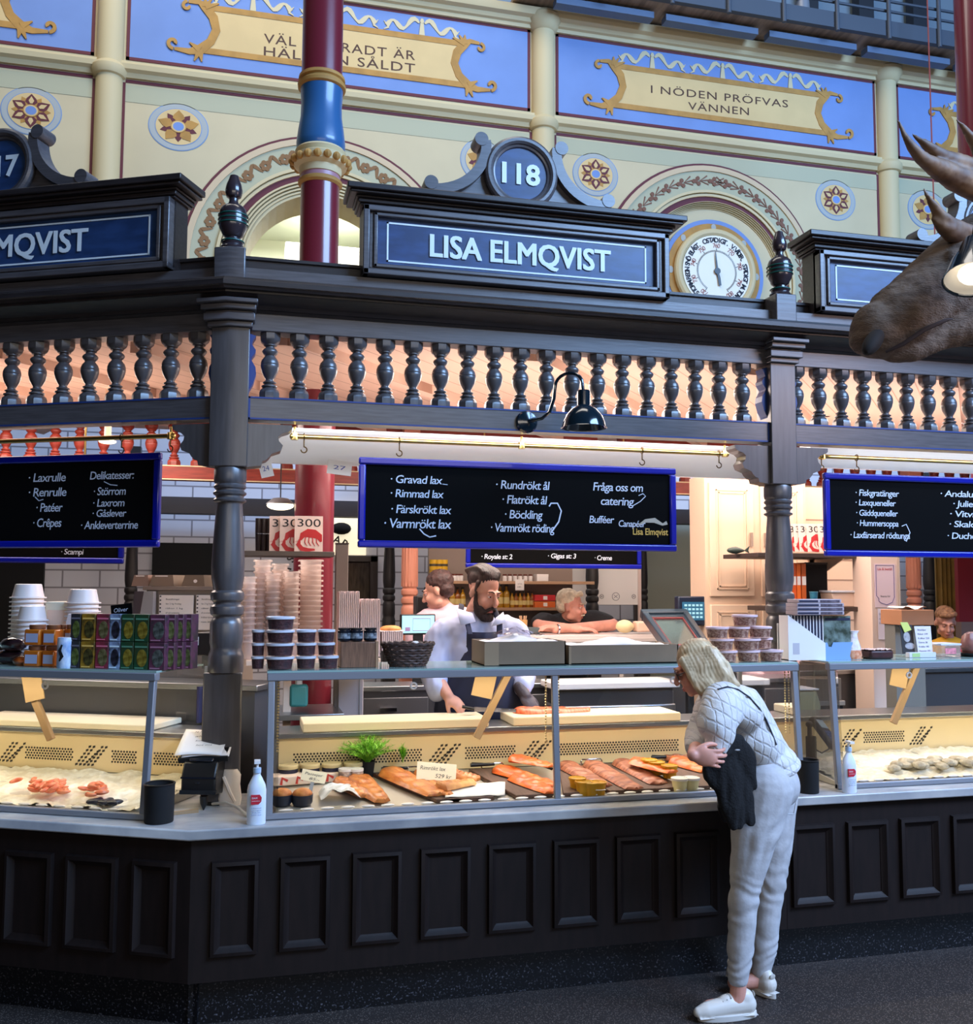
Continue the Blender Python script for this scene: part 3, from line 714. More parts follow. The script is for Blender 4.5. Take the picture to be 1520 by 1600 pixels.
for k in range(6):
    a = .3+k*1.25; q.prism([(a, .6), (a+.1, .6), (a+2.7, 3.6), (a+2.6, 3.6)], 'z', 2.90, 2.96)
for k in range(3):
    a = -1.9+k*.75; q.prism([(a, 1.55-.3*k), (a+.1, 1.55-.3*k), (a+1.9, 3.6), (a+1.8, 3.6)], 'z', 2.90, 2.96)
struct(build('ceiling', q, CEIL, smooth=0))
# ---- white fascia just inside the opening, and the same in the next bay
FASC = mat('white_fascia_paint', (238, 236, 236), .35)
pr = [(.80, 2.35), (.78, 2.35), (.77, 2.39), (.74, 2.43), (.69, 2.465), (.62, 2.49), (.62, 2.505), (.82, 2.505)]
a = at(402, 715, y=.78).x
q = MB().prism(pr, 'x', a, 3.2)
tag(build('fascia_board', q, FASC, smooth=40), 'white curved fascia board behind the brass rail of the salmon counter', 'fascia')
q = MB().prism([(y, z+.08) for y, z in pr], 'x', 3.25, 6)
tag(build('fascia_board', q, FASC, smooth=40), 'white curved fascia board above the crayfish magazines and behind the post', 'fascia')
# ---- brass rails with hooks
def hook(q, x, z, y=0, big=1):
    pts = [(x, y, z+.012), (x, y+.012, z+.004), (x, y+.012, z-.03)]
    pts += [(x, y+.012-.016+.016*math.cos(a), z-.03-.016*math.sin(a)) for a in [PI*k/8 for k in range(1, 8)]]
    q.tube(pts, .0035, 6)
def rail(F, xa, xb, y, z, hooks, stays, label):
    t = thing('brass_rail', label, 'rail', ((xa+xb)/2, y, z), F=F); xm = (xa+xb)/2
    q = MB().cyl((xa-xm, 0, 0), (xb-xm, 0, 0), .0115, seg=14); 
    for x in (xa, xb): q.ell((x-xm, 0, 0), (.014, .017, .017), 12, 8)
    build('rod', q, BRASS, t)
    for x in stays: build('stay', MB().cyl((x-xm, 0, 0), (x-xm, 0, 2.50-z), .006).cyl((x-xm, 0, -.016), (x-xm, 0, .016), .017), BRASS, t)
    for x in hooks:
        q = MB()
        q.tube([(x-xm, .0165*math.cos(a), .0165*math.sin(a)) for a in [PI*2*k/10 for k in range(10)]], .003, 6, True)
        q.cyl((x-xm, 0, -.016), (x-xm, 0, -.05), .003)
        q.tube([(x-xm+.014*math.sin(a), 0, -.062+.014*math.cos(a)) for a in [PI*1.5*k/10 for k in range(11)]], .003, 6)
        build('hook', q, mat('dark_brass', (96, 78, 50), .35, 1), t)
YR = .56
A = lambda u, v, y=YR: at(u, v, y=y)
p, q_ = A(457, 680), A(1135, 711); zR = (p.z+q_.z)/2
rail(FM, p.x, q_.x, YR, zR, [A(475, 690).x, A(624, 690).x, A(1003, 705).x, A(1123, 710).x], [p.x+.01, A(815, 690).x, q_.x-.01], 'brass rail with hooks holding the smoked salmon blackboard')
p = A(1282, 713); rail(FM, p.x, 5.0, YR, p.z, [p.x+.004, A(1338, 718).x, 4.6], [p.x+.01, 4.9], 'brass rail with hooks holding the blackboard below the moose head')
p = atL(270, 681, YR); rail(FL, -2.6, p.x, YR, p.z, [p.x-.012, atL(190, 690, YR).x, -2.2], [p.x-.01, -2.5], 'brass rail with hooks holding the blackboard listing pâtés and crêpes')
# ---- blackboards
def board(F, x0, x1, z0, z1, y, lines, label, logo=False, extra=None, dim=1):
    t = thing('blackboard', label, 'blackboard', ((x0+x1)/2, y, (z0+z1)/2), F=F); xm, zm = (x0+x1)/2, (z0+z1)/2
    w, h = (x1-x0)/2, (z1-z0)/2; f = .035
    q = MB().box(-w, w, 0, .03, h-f, h).box(-w, w, 0, .03, -h, -h+f).box(-w, -w+f, 0, .03, -h+f, h-f).box(w-f, w, 0, .03, -h+f, h-f)
    build('frame', q, BOARDBLUE, t, bev=.008)
    if y > 2:
        for s in (-1, 1): build('hanger', MB().cyl((s*w*.8, .015, h), (s*w*.8, .015, 2.955-zm), .006), BRASS, t)
    build('slate', MB().box(-w+f, w-f, .014, .026, -h+f, h-f), SLATE, t, smooth=0)
    q = MB(); lq = MB()
    for (body, xa, xb, z, hh) in lines:
        letters(q, body, xa-xm, xb-xm, z-zm, hh*1.18, .0125, bold=.006, shear=.12, sp=.9)
    if extra:
        for pts, wd in extra: q.stroke([(x-xm, z-zm) for x, z in pts], wd, .0118, .001)
    build('chalk_lettering', q, CHALK, t, smooth=0)
    if logo:
        lx, lz = x1-xm-.17, z0-zm+.085
        q = MB(); letters(q, 'Lisa Elmqvist', lx-.07, lx+.125, lz, .034, .0125, bold=.012); build('logo_lettering', q, mat('logo_gold', (214, 176, 84), .6), t, smooth=0)
        q = MB().stroke([(lx-.04, lz+.05), (lx, lz+.072), (lx+.05, lz+.076), (lx+.095, lz+.055), (lx+.12, lz+.065)], [.004, .018, .026, .012, .02], .012, .001); build('logo_fish', q, mat('logo_silver', (170, 165, 150), .6), t, smooth=0)
    return t
YB = .545
def lin(rows, y=YB, L=False):
    out = []
    for body, u0, u1, v, h in rows:
        f = (lambda u, v: atL(u, v, y)) if L else (lambda u, v: at(u, v, y=y))
        p, q_ = f(u0, v), f(u1, v); out.append((body, p.x, q_.x, (p.z+q_.z)/2, h/335))
    return out
def sw(pts, y=YB, L=False):
    return [((atL(u, v, y) if L else at(u, v, y=y)).x, (atL(u, v, y) if L else at(u, v, y=y)).z) for u, v in pts]
tl, br = A(561, 714, YB), A(1058, 862, YB); z1 = (A(561, 713, YB).z+A(1058, 732, YB).z)/2; z0 = (A(558, 855, YB).z+A(1058, 862, YB).z)/2
board(FM, tl.x, br.x, z0, z1, YB, lin([('· Gravad lax', 611, 692, 755, 11), ('· Rimmad lax', 611, 694, 777, 11), ('· Färskrökt lax', 612, 706, 802, 11.5), ('· Varmrökt lax', 601, 706, 825, 13),
    ('· Rundrökt ål', 776, 860, 764, 12), ('· Flatrökt ål', 786, 856, 787, 12), ('· Böckling', 790, 849, 810, 12), ('· Varmrökt röding', 768, 868, 831, 12),
    ('Fråga oss om', 928, 1006, 767, 12), ('catering', 940, 992, 789, 12), ('Bufféer', 922, 961, 817, 10.5), ('Canapéer', 968, 1010, 823, 9.5)]),
    'large blackboard with blue frame listing smoked salmon and eel', True,
    [(sw([(656, 826), (663, 834), (672, 839), (682, 837)]), .006), (sw([(862, 832), (874, 815), (878, 798), (872, 786), (862, 786), (859, 791)]), .007), (sw([(990, 790), (1002, 783), (1010, 775), (1006, 771), (999, 774)]), .004), (sw([(700, 757), (692, 756)]), .003)])
a = atL(250, 708, YB); b = atL(248, 855, YB)
board(FL, -2.45, a.x, b.z, a.z+.005, YB, lin([('· Laxrulle', 42, 100, 752, 12), ('· Renrulle', 42, 101, 775, 12), ('· Patéer', 54, 95, 799, 12), ('· Crêpes', 49, 93, 823, 12),
    ('Delikatesser:', 138, 207, 748, 11), ('· Störrom', 144, 194, 773, 11), ('· Laxrom', 143, 192, 791, 10.5), ('· Gåslever', 142, 195, 807, 10), ('· Ankleverterrine', 124, 213, 826, 11)], L=True),
    'blackboard with blue frame listing pâtés, crêpes and roe', False, [(sw([(160, 752), (170, 757), (181, 758)], L=True), .004), (sw([(52, 776), (58, 782), (65, 780)], L=True), .004)])
a = A(1288, 738, YB); b = A(1288, 869, YB)
board(FM, a.x, 5.0, b.z, a.z, YB, lin([('· Fiskgratänger', 1339, 1407, 775, 10), ('· Laxqueneller', 1339, 1402, 790, 9.5), ('· Gäddqueneller', 1340, 1405, 806, 9.5), ('· Hummersoppa', 1341, 1406, 822, 9.5), ('· Laxfärserad rödtunga', 1331, 1424, 841, 10),
    ('· Andalusisk sallad', 1472, 1582, 777, 10), ('· Julienne', 1492, 1545, 792, 10), ('· Vitvinssås', 1487, 1560, 808, 10), ('· Skaldjurssås', 1486, 1570, 824, 10), ('· Duchesse', 1483, 1545, 842, 10)]),
    'blackboard with blue frame listing gratins and soup, below the moose head', False, [(sw([(1418, 846), (1424, 832), (1418, 819), (1411, 822)]), .005)])
Y2 = 2.75
p, q_ = at(728, 887, y=Y2), at(1003, 886, y=Y2)
board(FM, p.x, q_.x, p.z, p.z+.36, Y2, [(b_, x.x, w_.x, x.z, .03) for b_, x, w_ in (('· Royale st: 2', at(753, 873, y=Y2), at(801, 873, y=Y2)), ('· Gigas st: 3', at(857, 872, y=Y2), at(901, 872, y=Y2)), ('· Creme', at(930, 875, y=Y2), at(957, 875, y=Y2)))],
    'smaller oyster price blackboard hanging at the back of the stall')
p = at(193, 881, y=2.2)
board(FM, -3, p.x, p.z, p.z+.34, 2.2, [('· Scampi', at(95, 866, y=2.2).x, at(130, 866, y=2.2).x, at(95, 866, y=2.2).z, .028)], 'rear blackboard mostly hidden behind the pâté and roe board')
# ---- gooseneck lamp on the rail
LAMP = mat('dark_teal_enamel', (18, 34, 44), .16, coat=.6)
def gooseneck(loc, rz, label, shade_only=False):
    t = thing('gooseneck_lamp', label, 'lamp', loc, rz)
    build('wall_plate', MB().lathe([(.055, 0), (.055, .01), (.048, .022), (.02, .03)], 24).xf(RX(PI/2)), LAMP, t)
    pts = [(0, -.02, 0), (.05, -.10, .005), (.075, -.14, .03), (.09, -.16, .09), (.095, -.165, .15)]
    pts += [(.145-.05*math.cos(a), -.165-.10*(1-math.cos(a))/2, .15+.055*math.sin(a)) for a in [PI*k/10 for k in range(1, 11)]]
    pts += [(.198, -.268, .10)]
    build('arm', MB().tube(pts, .008, 10), LAMP, t)
    s = MB().lathe([(.027, .115), (.03, .11), (.03, .045), (.036, .04), (.06, .025), (.085, -.005), (.099, -.035), (.105, -.06), (.108, -.062), (.102, -.056), (.08, -.005), (.055, .018), (.02, .03)], 28, (.2, -.27, 0), caps=False)
    build('shade', s, LAMP, t)
    build('bulb', MB().ell((.2, -.27, -.0), (.03, .03, .035)), mat('lamp_bulb', (255, 244, 225), .4, emit=1.5), t)
    return t
p = at(822, 660, y=YP-.05)
gooseneck((p.x, YP-.05, p.z), 0, 'dark teal gooseneck lamp fixed to the rail above the salmon blackboard')
# ---- iron columns standing inside the stall
MAROONC = mat('column_oxblood_paint', (112, 34, 46), .28, coat=.3); BLUEC = mat('column_blue_paint', (48, 96, 144), .3, coat=.2)
YC = 2.0
def column(u, label, v_top=-40):
    c = at(u, 300, y=YC); R = 31.5/ppm(YC, c.x)
    t = thing('iron_column', label, 'column', (c.x, YC, 0))
    z = lambda v: at(500, v, y=YC).z
    build('shaft', MB().lathe([(R*.98, 0), (R*.98, z(286))], 32), MAROONC, t)
    build('upper_shaft', MB().lathe([(R*1.05, z(125)), (R*.98, 8)], 32), MAROONC, t)
    zb, zt = z(240), z(138)
    build('bell_collar', MB().lathe([(R*1.12, zb), (R*1.24, zb+.03), (R*1.25, zb+.06), (R*1.16, zb+.15), (R*1.06, zb+.23), (R*1.04, zb+.31), (R*1.10, zt)], 32), BLUEC, t)
    build('top_ring', MB().lathe([(R*1.1, z(142)), (R*1.22, z(140)), (R*1.24, z(135)), (R*1.12, z(132)), (R*1.1, z(130)), (R*1.2, z(128)), (R*1.18, z(123)), (R*1.05, z(121))], 32), GOLD, t)
    q = MB().lathe([(R*1.05, z(276)), (R*1.1, z(266)), (R*1.35, z(262)), (R*1.42, z(256)), (R*1.44, z(250)), (R*1.2, z(246)), (R*1.3, z(240)), (R*1.12, z(234))], 32)
    build('capital_ring', q, MOULD, t)
    q = MB()
    for k in range(18): q.ell((R*1.42*math.cos(2*PI*k/18), R*1.42*math.sin(2*PI*k/18), z(257)), .026, 8, 6)
    build('bead', q, GOLD, t)
    build('pale_neck', MB().lathe([(R*.99, z(288)), (R*1.0, z(270))], 32), mat('neck_mauve_paint', (172, 124, 132), .4), t)
    build('lower_ring', MB().lathe([(R*1.0, z(293)), (R*1.12, z(290)), (R*1.13, z(286)), (R*1.02, z(283))], 32), GOLD, t)
column(500, 'oxblood iron column with blue bell collar rising in front of the arch')
column(1534, 'oxblood iron column cut off behind the moose antlers')
# ================================================================ glass display cases
YG0, YG1, ZT = .075, .12, 1.368          # foot and top of the leaning pane, height of the top rail
def perf(q, x0, x1, z0, z1, sp=.0155, skip=0):
    r = 0; z = z0
    while z < z1:
        x = x0+(sp/2 if r % 2 else 0)
        while x < x1:
            q.prism([(x+.0052*math.cos(a), z+.0052*math.sin(a)) for a in [PI/3*k for k in range(6)]], 'y', -.0016, 0)
            x += sp
        z += sp*.8; r += 1
def slots(q, x, z0, n, h=.085, step=.022):
    for k in range(n):
        for j in range(6):
            hh = h*(1-.25*(k % 3 == 2))
            t = j/5; cx = x+k*step+t*.07; cz = z0+t*hh
            q.prism([(cx-.006, cz-.006), (cx+.007, cz-.002), (cx+.008, cz+.008), (cx-.005, cz+.005)], 'y', -.0016, 0)
def case(F, x0, x1, mids, label, perfs, slts, brk, rings=(), endl=True, endr=True, board=None):
    xm = (x0+x1)/2
    t = thing('display_case', label, 'display case', (xm, .35, .787), F=F); Z = T3((-xm, -.35, -.787)); z0 = .789
    q = MB(); fr = .013
    def bar(x, w=.014):
        q.prism([(YG0-.012, z0), (YG0+.012, z0), (YG1+.012, ZT), (YG1-.012, ZT)], 'x', x-w, x+w)
    for x in [x0, x1]+list(mids): bar(x)
    q.box(x0-.014, x1+.014, YG0-.014, YG0+.014, z0, z0+.024)
    q.box(x0-.018, x1+.018, YG1-.018, YG1+.02, ZT-.02, ZT+.012)
    build('frame', q, STEELD, t, bev=.003, M=Z)
    xs = [x0]+list(mids)+[x1]
    for a, b in zip(xs, xs[1:]):
        q = MB().add([(a, YG0, z0+.02), (b, YG0, z0+.02), (b, YG1, ZT-.02), (a, YG1, ZT-.02)], [(0, 1, 2, 3)])
        build('front_pane', q, GLASS, t, M=Z, smooth=0)
    for x, on in ((x0+.035, endl), (x1-.02, endr)):
        if on:
            q = MB().add([(x, YG0, z0), (x, .62, z0), (x, .62, ZT), (x, YG1, ZT)], [(0, 1, 2, 3)]); build('end_pane', q, GLASS, t, M=Z, smooth=0)
            build('end_post', MB().box(x-.012, x+.012, .60, .62, z0, ZT), STEELD, t, M=Z, bev=.003)
    q = MB().box(x0-.018, x1+.018, YG1-.01, .50, ZT+.0125, ZT+.0205)
    build('top_glass', q, mat('green_edge_glass', (150, 176, 168), .08), t, M=Z, smooth=0)
    # tray and perforated rear panel
    q = MB().prism([(YG0+.018, z0), (YG0+.018, z0+.012), (.62, .852), (.62, z0)], 'x', x0+.03, x1-.03)
    build('tray', q, mat('tray_steel', (196, 190, 178), .35, .3), t, M=Z, smooth=0)
    q = MB().box(x0+.03, x1-.03, 0, .02, .855, 1.03); q.cur = 1
    for (a, b) in perfs: perf(q, a, b, .905, .957)
    for (a, n) in slts: slots(q, a, .885, n)
    build('rear_panel', q, [CREAM, HOLE], t, M=Z @ T3((0, .62, 0)), smooth=0)
    q = MB().box(x0+.03, x1-.03, .60, .86, 1.03, 1.055)
    build('rear_ledge', q, STEEL, t, M=Z, bev=.004)
    # scalloped white clips along the front edge
    q = MB(); n = int((x1-x0-.1)/.085)
    for k in range(n): q.ell((x0+.07+.085*k, YG0+.03, z0+.026), (.03, .010, .006), 12, 6)
    o = build('edge_clip_strip', q, WHITE, t, M=Z)
    for (x, s) in brk:        # slanted wooden stay with a card clamped to it
        q = MB(); M = T3((x, .36, 1.06)) @ RY(s*.48)
        q.join(MB().box(-.017, .017, -.012, .012, -.02, .32), M)
        b = build('shelf_stay', q, mat('beige_wood_stay', (160, 130, 94), .5), t, M=Z, bev=.003)
        q = MB().join(MB().box(-.05, .05, -.02, -.015, .13, .25), M @ RY(-.25*s) @ T3((-.03, 0, .04)))
        build('stay_card', q, mat('kraft_card', (176, 146, 106), .7), b, smooth=0)
    for x in rings:
        q = MB().tube([(x+.013*math.cos(a), .13, ZT-.055+.013*math.sin(a)) for a in [2*PI*k/16 for k in range(16)]], .0045, 8, True); build('ring_pull', q, WHITE, t, M=Z)
    for x in list(mids)+([x0] if endl else [])+([x1] if endr else []):
        q = MB()
        for sx in ((-.03, .03) if x in mids else ((.03,) if x == x0 else (-.03,))):
            for k in range(24): q.ell((x+sx, .15, ZT-.03-.0125*k), .0048, 6, 5)
        build('bead_chain', q, mat('bead_chain_metal', (214, 196, 150), .3, .8), t, M=Z)
    return t
g = lambda u, v=1150: at(u, v, y=.62).x
x0, x1, xm_ = at(420, 1284, y=YG0).x, at(1246, 1180, y=.10).x, at(868, 1180, y=.10).x
case(FM, x0, x1, [xm_], 'glass display case full of smoked salmon in the middle of the stall', [(g(460), g(660)), (g(728), g(806)), (g(872), g(1060))], [(g(668), 5), (g(812), 5)], [(at(757, 1110, y=.36).x-.03, 1)], [at(646, 1075, y=.13).x, at(1052, 1068, y=.13).x], True, True)
XC0, XC1 = x0, x1
gl = lambda u: atL(u, 1170, .62).x
xl = atL(232, 1180, .10).x
case(FL, -2.7, xl, [], 'glass ice case under the soup cartons', [(gl(41), gl(114)), (gl(176), gl(214)), (gl(242), gl(290))], [(gl(0), 4), (gl(120), 5)], [(atL(70, 1110, .36).x+.03, -1)], [atL(70, 1078, .13).x], False, True)
xr = at(1304, 1150, y=.10).x
case(FM, xr, 5.4, [], 'glass ice case behind the hand sanitiser beside the card reader', [(g(1350), g(1412))], [(g(1310), 4), (g(1422), 4)], [(at(1402, 1100, y=.36).x-.02, 1)], [at(1420, 1050, y=.13).x], True, False)
# warm strip lamps under the top glass of each case (their light)
for nm, F, a, b, pw in (('case_lamp', FM, XC0+.1, XC1-.1, 6.5), ('case_lamp', FL, -2.6, xl-.08, 6), ('case_lamp', FM, xr+.1, 5.3, 6)):
    l = bpy.data.lights.new(nm, 'AREA'); l.shape = 'RECTANGLE'; l.size = b-a; l.size_y = .03; l.energy = pw; l.color = (1, .86, .60)
    o = bpy.data.objects.new(nm+'_light', l); COL.objects.link(o); o.matrix_world = F @ T3(((a+b)/2, .21, ZT-.036)) @ RX(.35)
    tag(build('strip_lamp', MB().box(a, b, .19, .23, ZT-.024, ZT-.012+.02), mat('lamp_housing', (200, 198, 190), .4), smooth=0, M=F), {0: 'warm strip lamp fixed under the top glass above the salmon', 1: 'warm strip lamp fixed under the top glass below the soup cartons', 2: 'warm strip lamp under the top glass behind the hand sanitiser'}[(F is FL)*1+(a == xr+.1)*2], 'lamp')
# ================================================================ fish on display
def ztray(y): return .803+(.852-.801)*(y-.093)/.527
SAL = mat('orange_salmon', (206, 78, 14), .4, col2=(226, 118, 34), scale=14, stretch=(1, 4, 1), bump=.15, coat=.2)
SALD = mat('hot_smoked_salmon', (166, 86, 34), .4, col2=(206, 132, 66), scale=16, stretch=(1, 3, 1), bump=.3, coat=.2)
GRAV = mat('gravad_salmon', (132, 70, 48), .42, col2=(186, 118, 88), scale=16, stretch=(4, 1, 1), bump=.25, coat=.2)
BOARDW = mat('dark_serving_board', (84, 60, 48), .5, var=.25, scale=10, stretch=(8, 1, 1))
def fillet_mb(L, W_, H, seed=0, tail=.35, curve=0.):
    r = random.Random(seed); q = MB()
    def fn(a, b):
        t = a; w = W_/2*(min(1, (t/.12)**.5) if t < .12 else 1)*(1-(1-tail)*max(0, (t-.25)/.75)**1.5)
        if t > .96: w *= max(.2, (1-t)/.04)
        s = b*2-1
        x = (t-.5)*L; y = s*w+curve*math.sin(t*PI)
        z = H*(1-abs(s)**4.5)*(1-.55*t)*(min(1, (t/.08)**.5))+.006*noise.noise((x*22+seed, y*30, seed))+.003*math.sin(t*40+3*abs(s))*(1-abs(s))
        return (x, y, max(.001, z))
    q.grid(fn, 26, 12)
    k = len(q.v); n = 27*13
    q.add([(p[0], p[1], 0) for p in q.v[:n]], [])
    per = [i for i in range(27)]+[27*j+26 for j in range(1, 13)]+[27*12+i for i in range(25, -1, -1)]+[27*j for j in range(11, 0, -1)]
    q.f += [(per[i], per[(i+1) % len(per)], n+per[(i+1) % len(per)], n+per[i]) for i in range(len(per))]; q.m += [0]*len(per)
    q.f.append(tuple(n+i for i in per[::-1])); q.m.append(0)
    return q
def onpix(u, v, ymax=.555): # point on the sloping tray of the middle case
    z = .82
    for _ in range(4): p = at(u, v, z=z); z = ztray(min(.6, max(.1, p.y)))
    if not .125 < p.y < ymax: p = at(u, v, y=min(ymax, max(.125, p.y)))
    return Vector((p.x, p.y, ztray(p.y)))
def fillet(u0, v0, u1, v1, W_, H, m, label, lift=.02, seed=0, tail=.35, curve=0, group=None, name='salmon_fillet', cat='fish'):
    p, q_ = onpix(u0, v0), onpix(u1, v1); d = q_-p
    o = build(name, fillet_mb(d.length*1.06, W_*1.4, H*.68, seed, tail, curve), m)
    o.matrix_world = T3((p+q_)/2+Vector((0, 0, lift))) @ RZ(math.atan2(d.y, d.x)) @ RY(-math.asin(max(-1, min(1, d.z/d.length))))
    return tag(o, label, cat, group)
SLOPE = math.atan((.852-.801)/.527)
def sboard(corners, label, h=.018, m=None):
    P = [onpix(*c) for c in corners]
    q = MB().add([p for p in P]+[p+Vector((0, 0, h)) for p in P], [(3, 2, 1, 0), (4, 5, 6, 7), (0, 1, 5, 4), (1, 2, 6, 5), (2, 3, 7, 6), (3, 0, 4, 7)])
    c = sum(P, Vector())/4; q.v = [tuple(Vector(p)-c) for p in q.v]
    return tag(build('serving_board', q, m or BOARDW, bev=.003, M=T3(c)), label, 'board')
sboard([(682, 1266), (722, 1256), (626, 1196), (582, 1204)], 'dark wooden board under the long hot-smoked fillet by the dill')
sboard([(690, 1264), (772, 1254), (712, 1196), (634, 1200)], 'dark wooden board under white paper and the price card')
sboard([(806, 1262), (866, 1256), (800, 1192), (732, 1198)], 'dark board under the stack of bright orange salmon')
sboard([(880, 1258), (928, 1253), (898, 1192), (872, 1194)], 'dark board behind the yellow sauce tubs')
sboard([(952, 1252), (1068, 1240), (990, 1182), (880, 1190)], 'wide dark board carrying gravad salmon slabs')
sboard([(1088, 1238), (1150, 1232), (1080, 1178), (1000, 1182)], 'dark board at the end of the case beside the woman')
fillet(604, 1203, 684, 1250, .105, .05, SALD, 'long brown hot-smoked salmon fillet on the board beside the dill', .02, 1, .8)
fillet(655, 1205, 700, 1250, .06, .03, SALD, 'slim hot-smoked fillet behind the price card', .02, 11, .7)
p = onpix(730, 1242)
q = MB().grid(lambda a, b: (p.x-.12+.27*a+.05*b, p.y-.09+.18*b, ztray(p.y-.09+.18*b)+.022+.006*noise.noise((a*5, b*5, 3))), 10, 8)
q.v = [tuple(Vector(v)-p) for v in q.v]; o = tag(build('greaseproof_paper', q, PAPER, M=T3(p)), 'crumpled white paper sheet under two cut fish pieces', 'paper'); so = o.modifiers.new('thick', 'SOLIDIFY'); so.thickness = .002
fillet(684, 1243, 738, 1232, .075, .05, mat('cut_smoked_fish', (176, 110, 60), .45, col2=(214, 160, 92), scale=16, bump=.2), 'cut piece of brown smoked fish on the white paper', .026, 5, .7)
fillet(705, 1222, 748, 1228, .07, .055, SALD, 'golden smoked fish end behind the cut piece', .026, 6, .6)
fillet(776, 1208, 868, 1236, .10, .04, SAL, 'bright orange salmon side lying lowest of the orange stack', .02, 2, .5)
fillet(806, 1220, 862, 1247, .10, .035, SAL, 'bright orange salmon side nearest the glass beside the frame post', .02, 8, .5)
fillet(800, 1200, 862, 1218, .095, .03, SAL, 'bright orange salmon side crossing on top of the orange stack', .062, 3, .45)
fillet(796, 1188, 834, 1208, .07, .03, SAL, 'orange salmon tail rising at the back of the orange stack', .05, 9, .3)
for k, (a, b, c, d, l) in enumerate(((880, 1196, 944, 1236, 'gravad salmon slab with dark crust behind the yellow tubs'), (920, 1192, 992, 1242, 'gravad salmon slab in the middle of the wide board'), (966, 1190, 1030, 1232, 'gravad salmon slab under the orange slice'))):
    fillet(a, b, c, d, .085, .038, GRAV, l, .02, 20+k, .85, name='gravad_salmon')
fillet(990, 1206, 1052, 1226, .10, .034, SAL, 'orange salmon slice laid over the gravad slabs', .055, 4, .6)
fillet(1052, 1195, 1104, 1212, .09, .05, SAL, 'orange salmon piece next to the hands of the woman', .02, 7, .7)
fillet(1040, 1190, 1096, 1186, .09, .04, GRAV, 'gravad piece at the back corner of the last board', .02, 27, .8, name='gravad_salmon')
fillet(556, 1222, 598, 1258, .10, .06, SALD, 'brown smoked char in front of the jars near the glass', .012, 31, .5, name='smoked_fish')
fillet(530, 1226, 572, 1250, .08, .05, SALD, 'paler smoked char half wrapped in clear film', .012, 32, .5, name='smoked_fish')
q = MB().grid(lambda a, b: ((a-.5)*.17, (b-.5)*.16, .05+.015*noise.noise((a*5, b*5, 9))-.035*(abs(a-.5)*2)**3), 14, 10)
p = onpix(530, 1248); tag(build('plastic_wrap', q, mat('film_haze', (206, 214, 220), .25), M=T3(p)), 'sheet of pale plastic film over the char by the glass', 'film')
# pies in dark dishes
DISH = mat('dark_blue_dish', (30, 36, 52), .3)
for (u, v, l) in ((440, 1258, 'dark dish with a brown pasty by the left end of the salmon case'), (472, 1258, 'second dark dish with a brown pasty, next to the film')):
    p = onpix(u, v); t = thing('fish_pie', l, 'pie', p)
    build('dish', MB().lathe([(.036, 0), (.044, .012), (.046, .045), (.041, .045), (.038, .02), (.02, .015)], 20), DISH, t)
    build('filling', MB().ell((0, 0, .045), (.043, .043, .026), 18, 10), mat('pasty_crust', (176, 96, 40), .5, col2=(206, 138, 72), scale=30, bump=.3), t)
p = onpix(470, 1222); t = thing('trout_pack', 'pale red-printed pack lying behind the pasties', 'pack', p, .15)
build('carton', MB().box(-.15, .17, -.05, .05, 0, .042), mat('pale_pack', (226, 206, 188), .5), t, bev=.006)
q = MB()
for k in range(4): q.stroke([(-.1+.07*k, .006), (-.095+.07*k, .036), (-.07+.07*k, .022)], .012, -.0515, .001)
build('red_print', q, mat('red_print_ink', (196, 62, 50), .6), t, smooth=0)
for k, (u, l) in enumerate(((450, 'dark caviar tin at the end of the row of tins'), (484, 'second dark caviar tin in the row of tins'), (518, 'third dark caviar tin in the row of tins'), (552, 'dark caviar tin in the row, next to the dill'))):
    p = onpix(u, 1206); t = thing('caviar_tin', l, 'tin', p, group='caviar tins behind the pasties')
    build('tin', MB().lathe([(.042, 0), (.045, .004), (.045, .052), (.042, .056)], 20), mat('navy_tin', (34, 36, 58), .3), t)
    build('lid', MB().lathe([(.046, .056), (.047, .06), (.047, .07), (.044, .074)], 20), mat('beige_lid', (206, 188, 140), .4), t)
for (u, l) in ((540, 'glass pot of pale roe before the caviar tins'), (556, 'glass pot of roe beside the serving board')):
    p = onpix(u, 1222); t = thing('roe_pot', l, 'jar', p)
    build('glass', MB().lathe([(.03, 0), (.034, .005), (.034, .05), (.03, .055)], 16), mat('roe_contents', (206, 186, 170), .3, col2=(120, 100, 100), scale=60), t)
    build('lid', MB().lathe([(.035, .055), (.035, .066)], 16), WHITE, t)
# herbs
def herb(p, n, h, r, label, pot=True, seed=3):
    t = thing('dill_plant', label, 'plant', p); rr = random.Random(seed)
    if pot: build('pot', MB().lathe([(.026, 0), (.036, .075), (.033, .075), (.025, .01)], 16), BLACKM, t)
    q = MB()
    for k in range(n):
        a = rr.uniform(0, 2*PI); l = h*rr.uniform(.55, 1); sp = r*rr.uniform(.15, 1)
        pts = [Vector((sp*math.cos(a)*s**1.4, sp*math.sin(a)*s**1.4, .06+l*(s-.32*s*s*sp/r))) for s in (0, .25, .5, .75, 1)]
        q.tube(pts, [.0014]*4+[.0006], 4)
        for s in range(10):
            f = .35+.065*s; b = pts[0].lerp(pts[4], f); b = pts[min(3, int(f*4))].lerp(pts[min(4, int(f*4)+1)], f*4-int(f*4))
            for w in range(4):
                d = Vector((rr.uniform(-1, 1), rr.uniform(-1, 1), rr.uniform(-.2, .9)))*.026
                e = b+d; s_ = d.cross(Vector((0, 0, 1))).normalized()*.0016
                q.add([b-s_, b+s_, e], [(0, 1, 2)])
    build('foliage', q, mat('dill_green', (88, 168, 30), .6, col2=(150, 210, 60), scale=40), t, smooth=0)
p = at(574, 1203, y=.50); herb(onpix(574, 1203), 110, .150, .15, 'bushy bright green dill in a black pot')
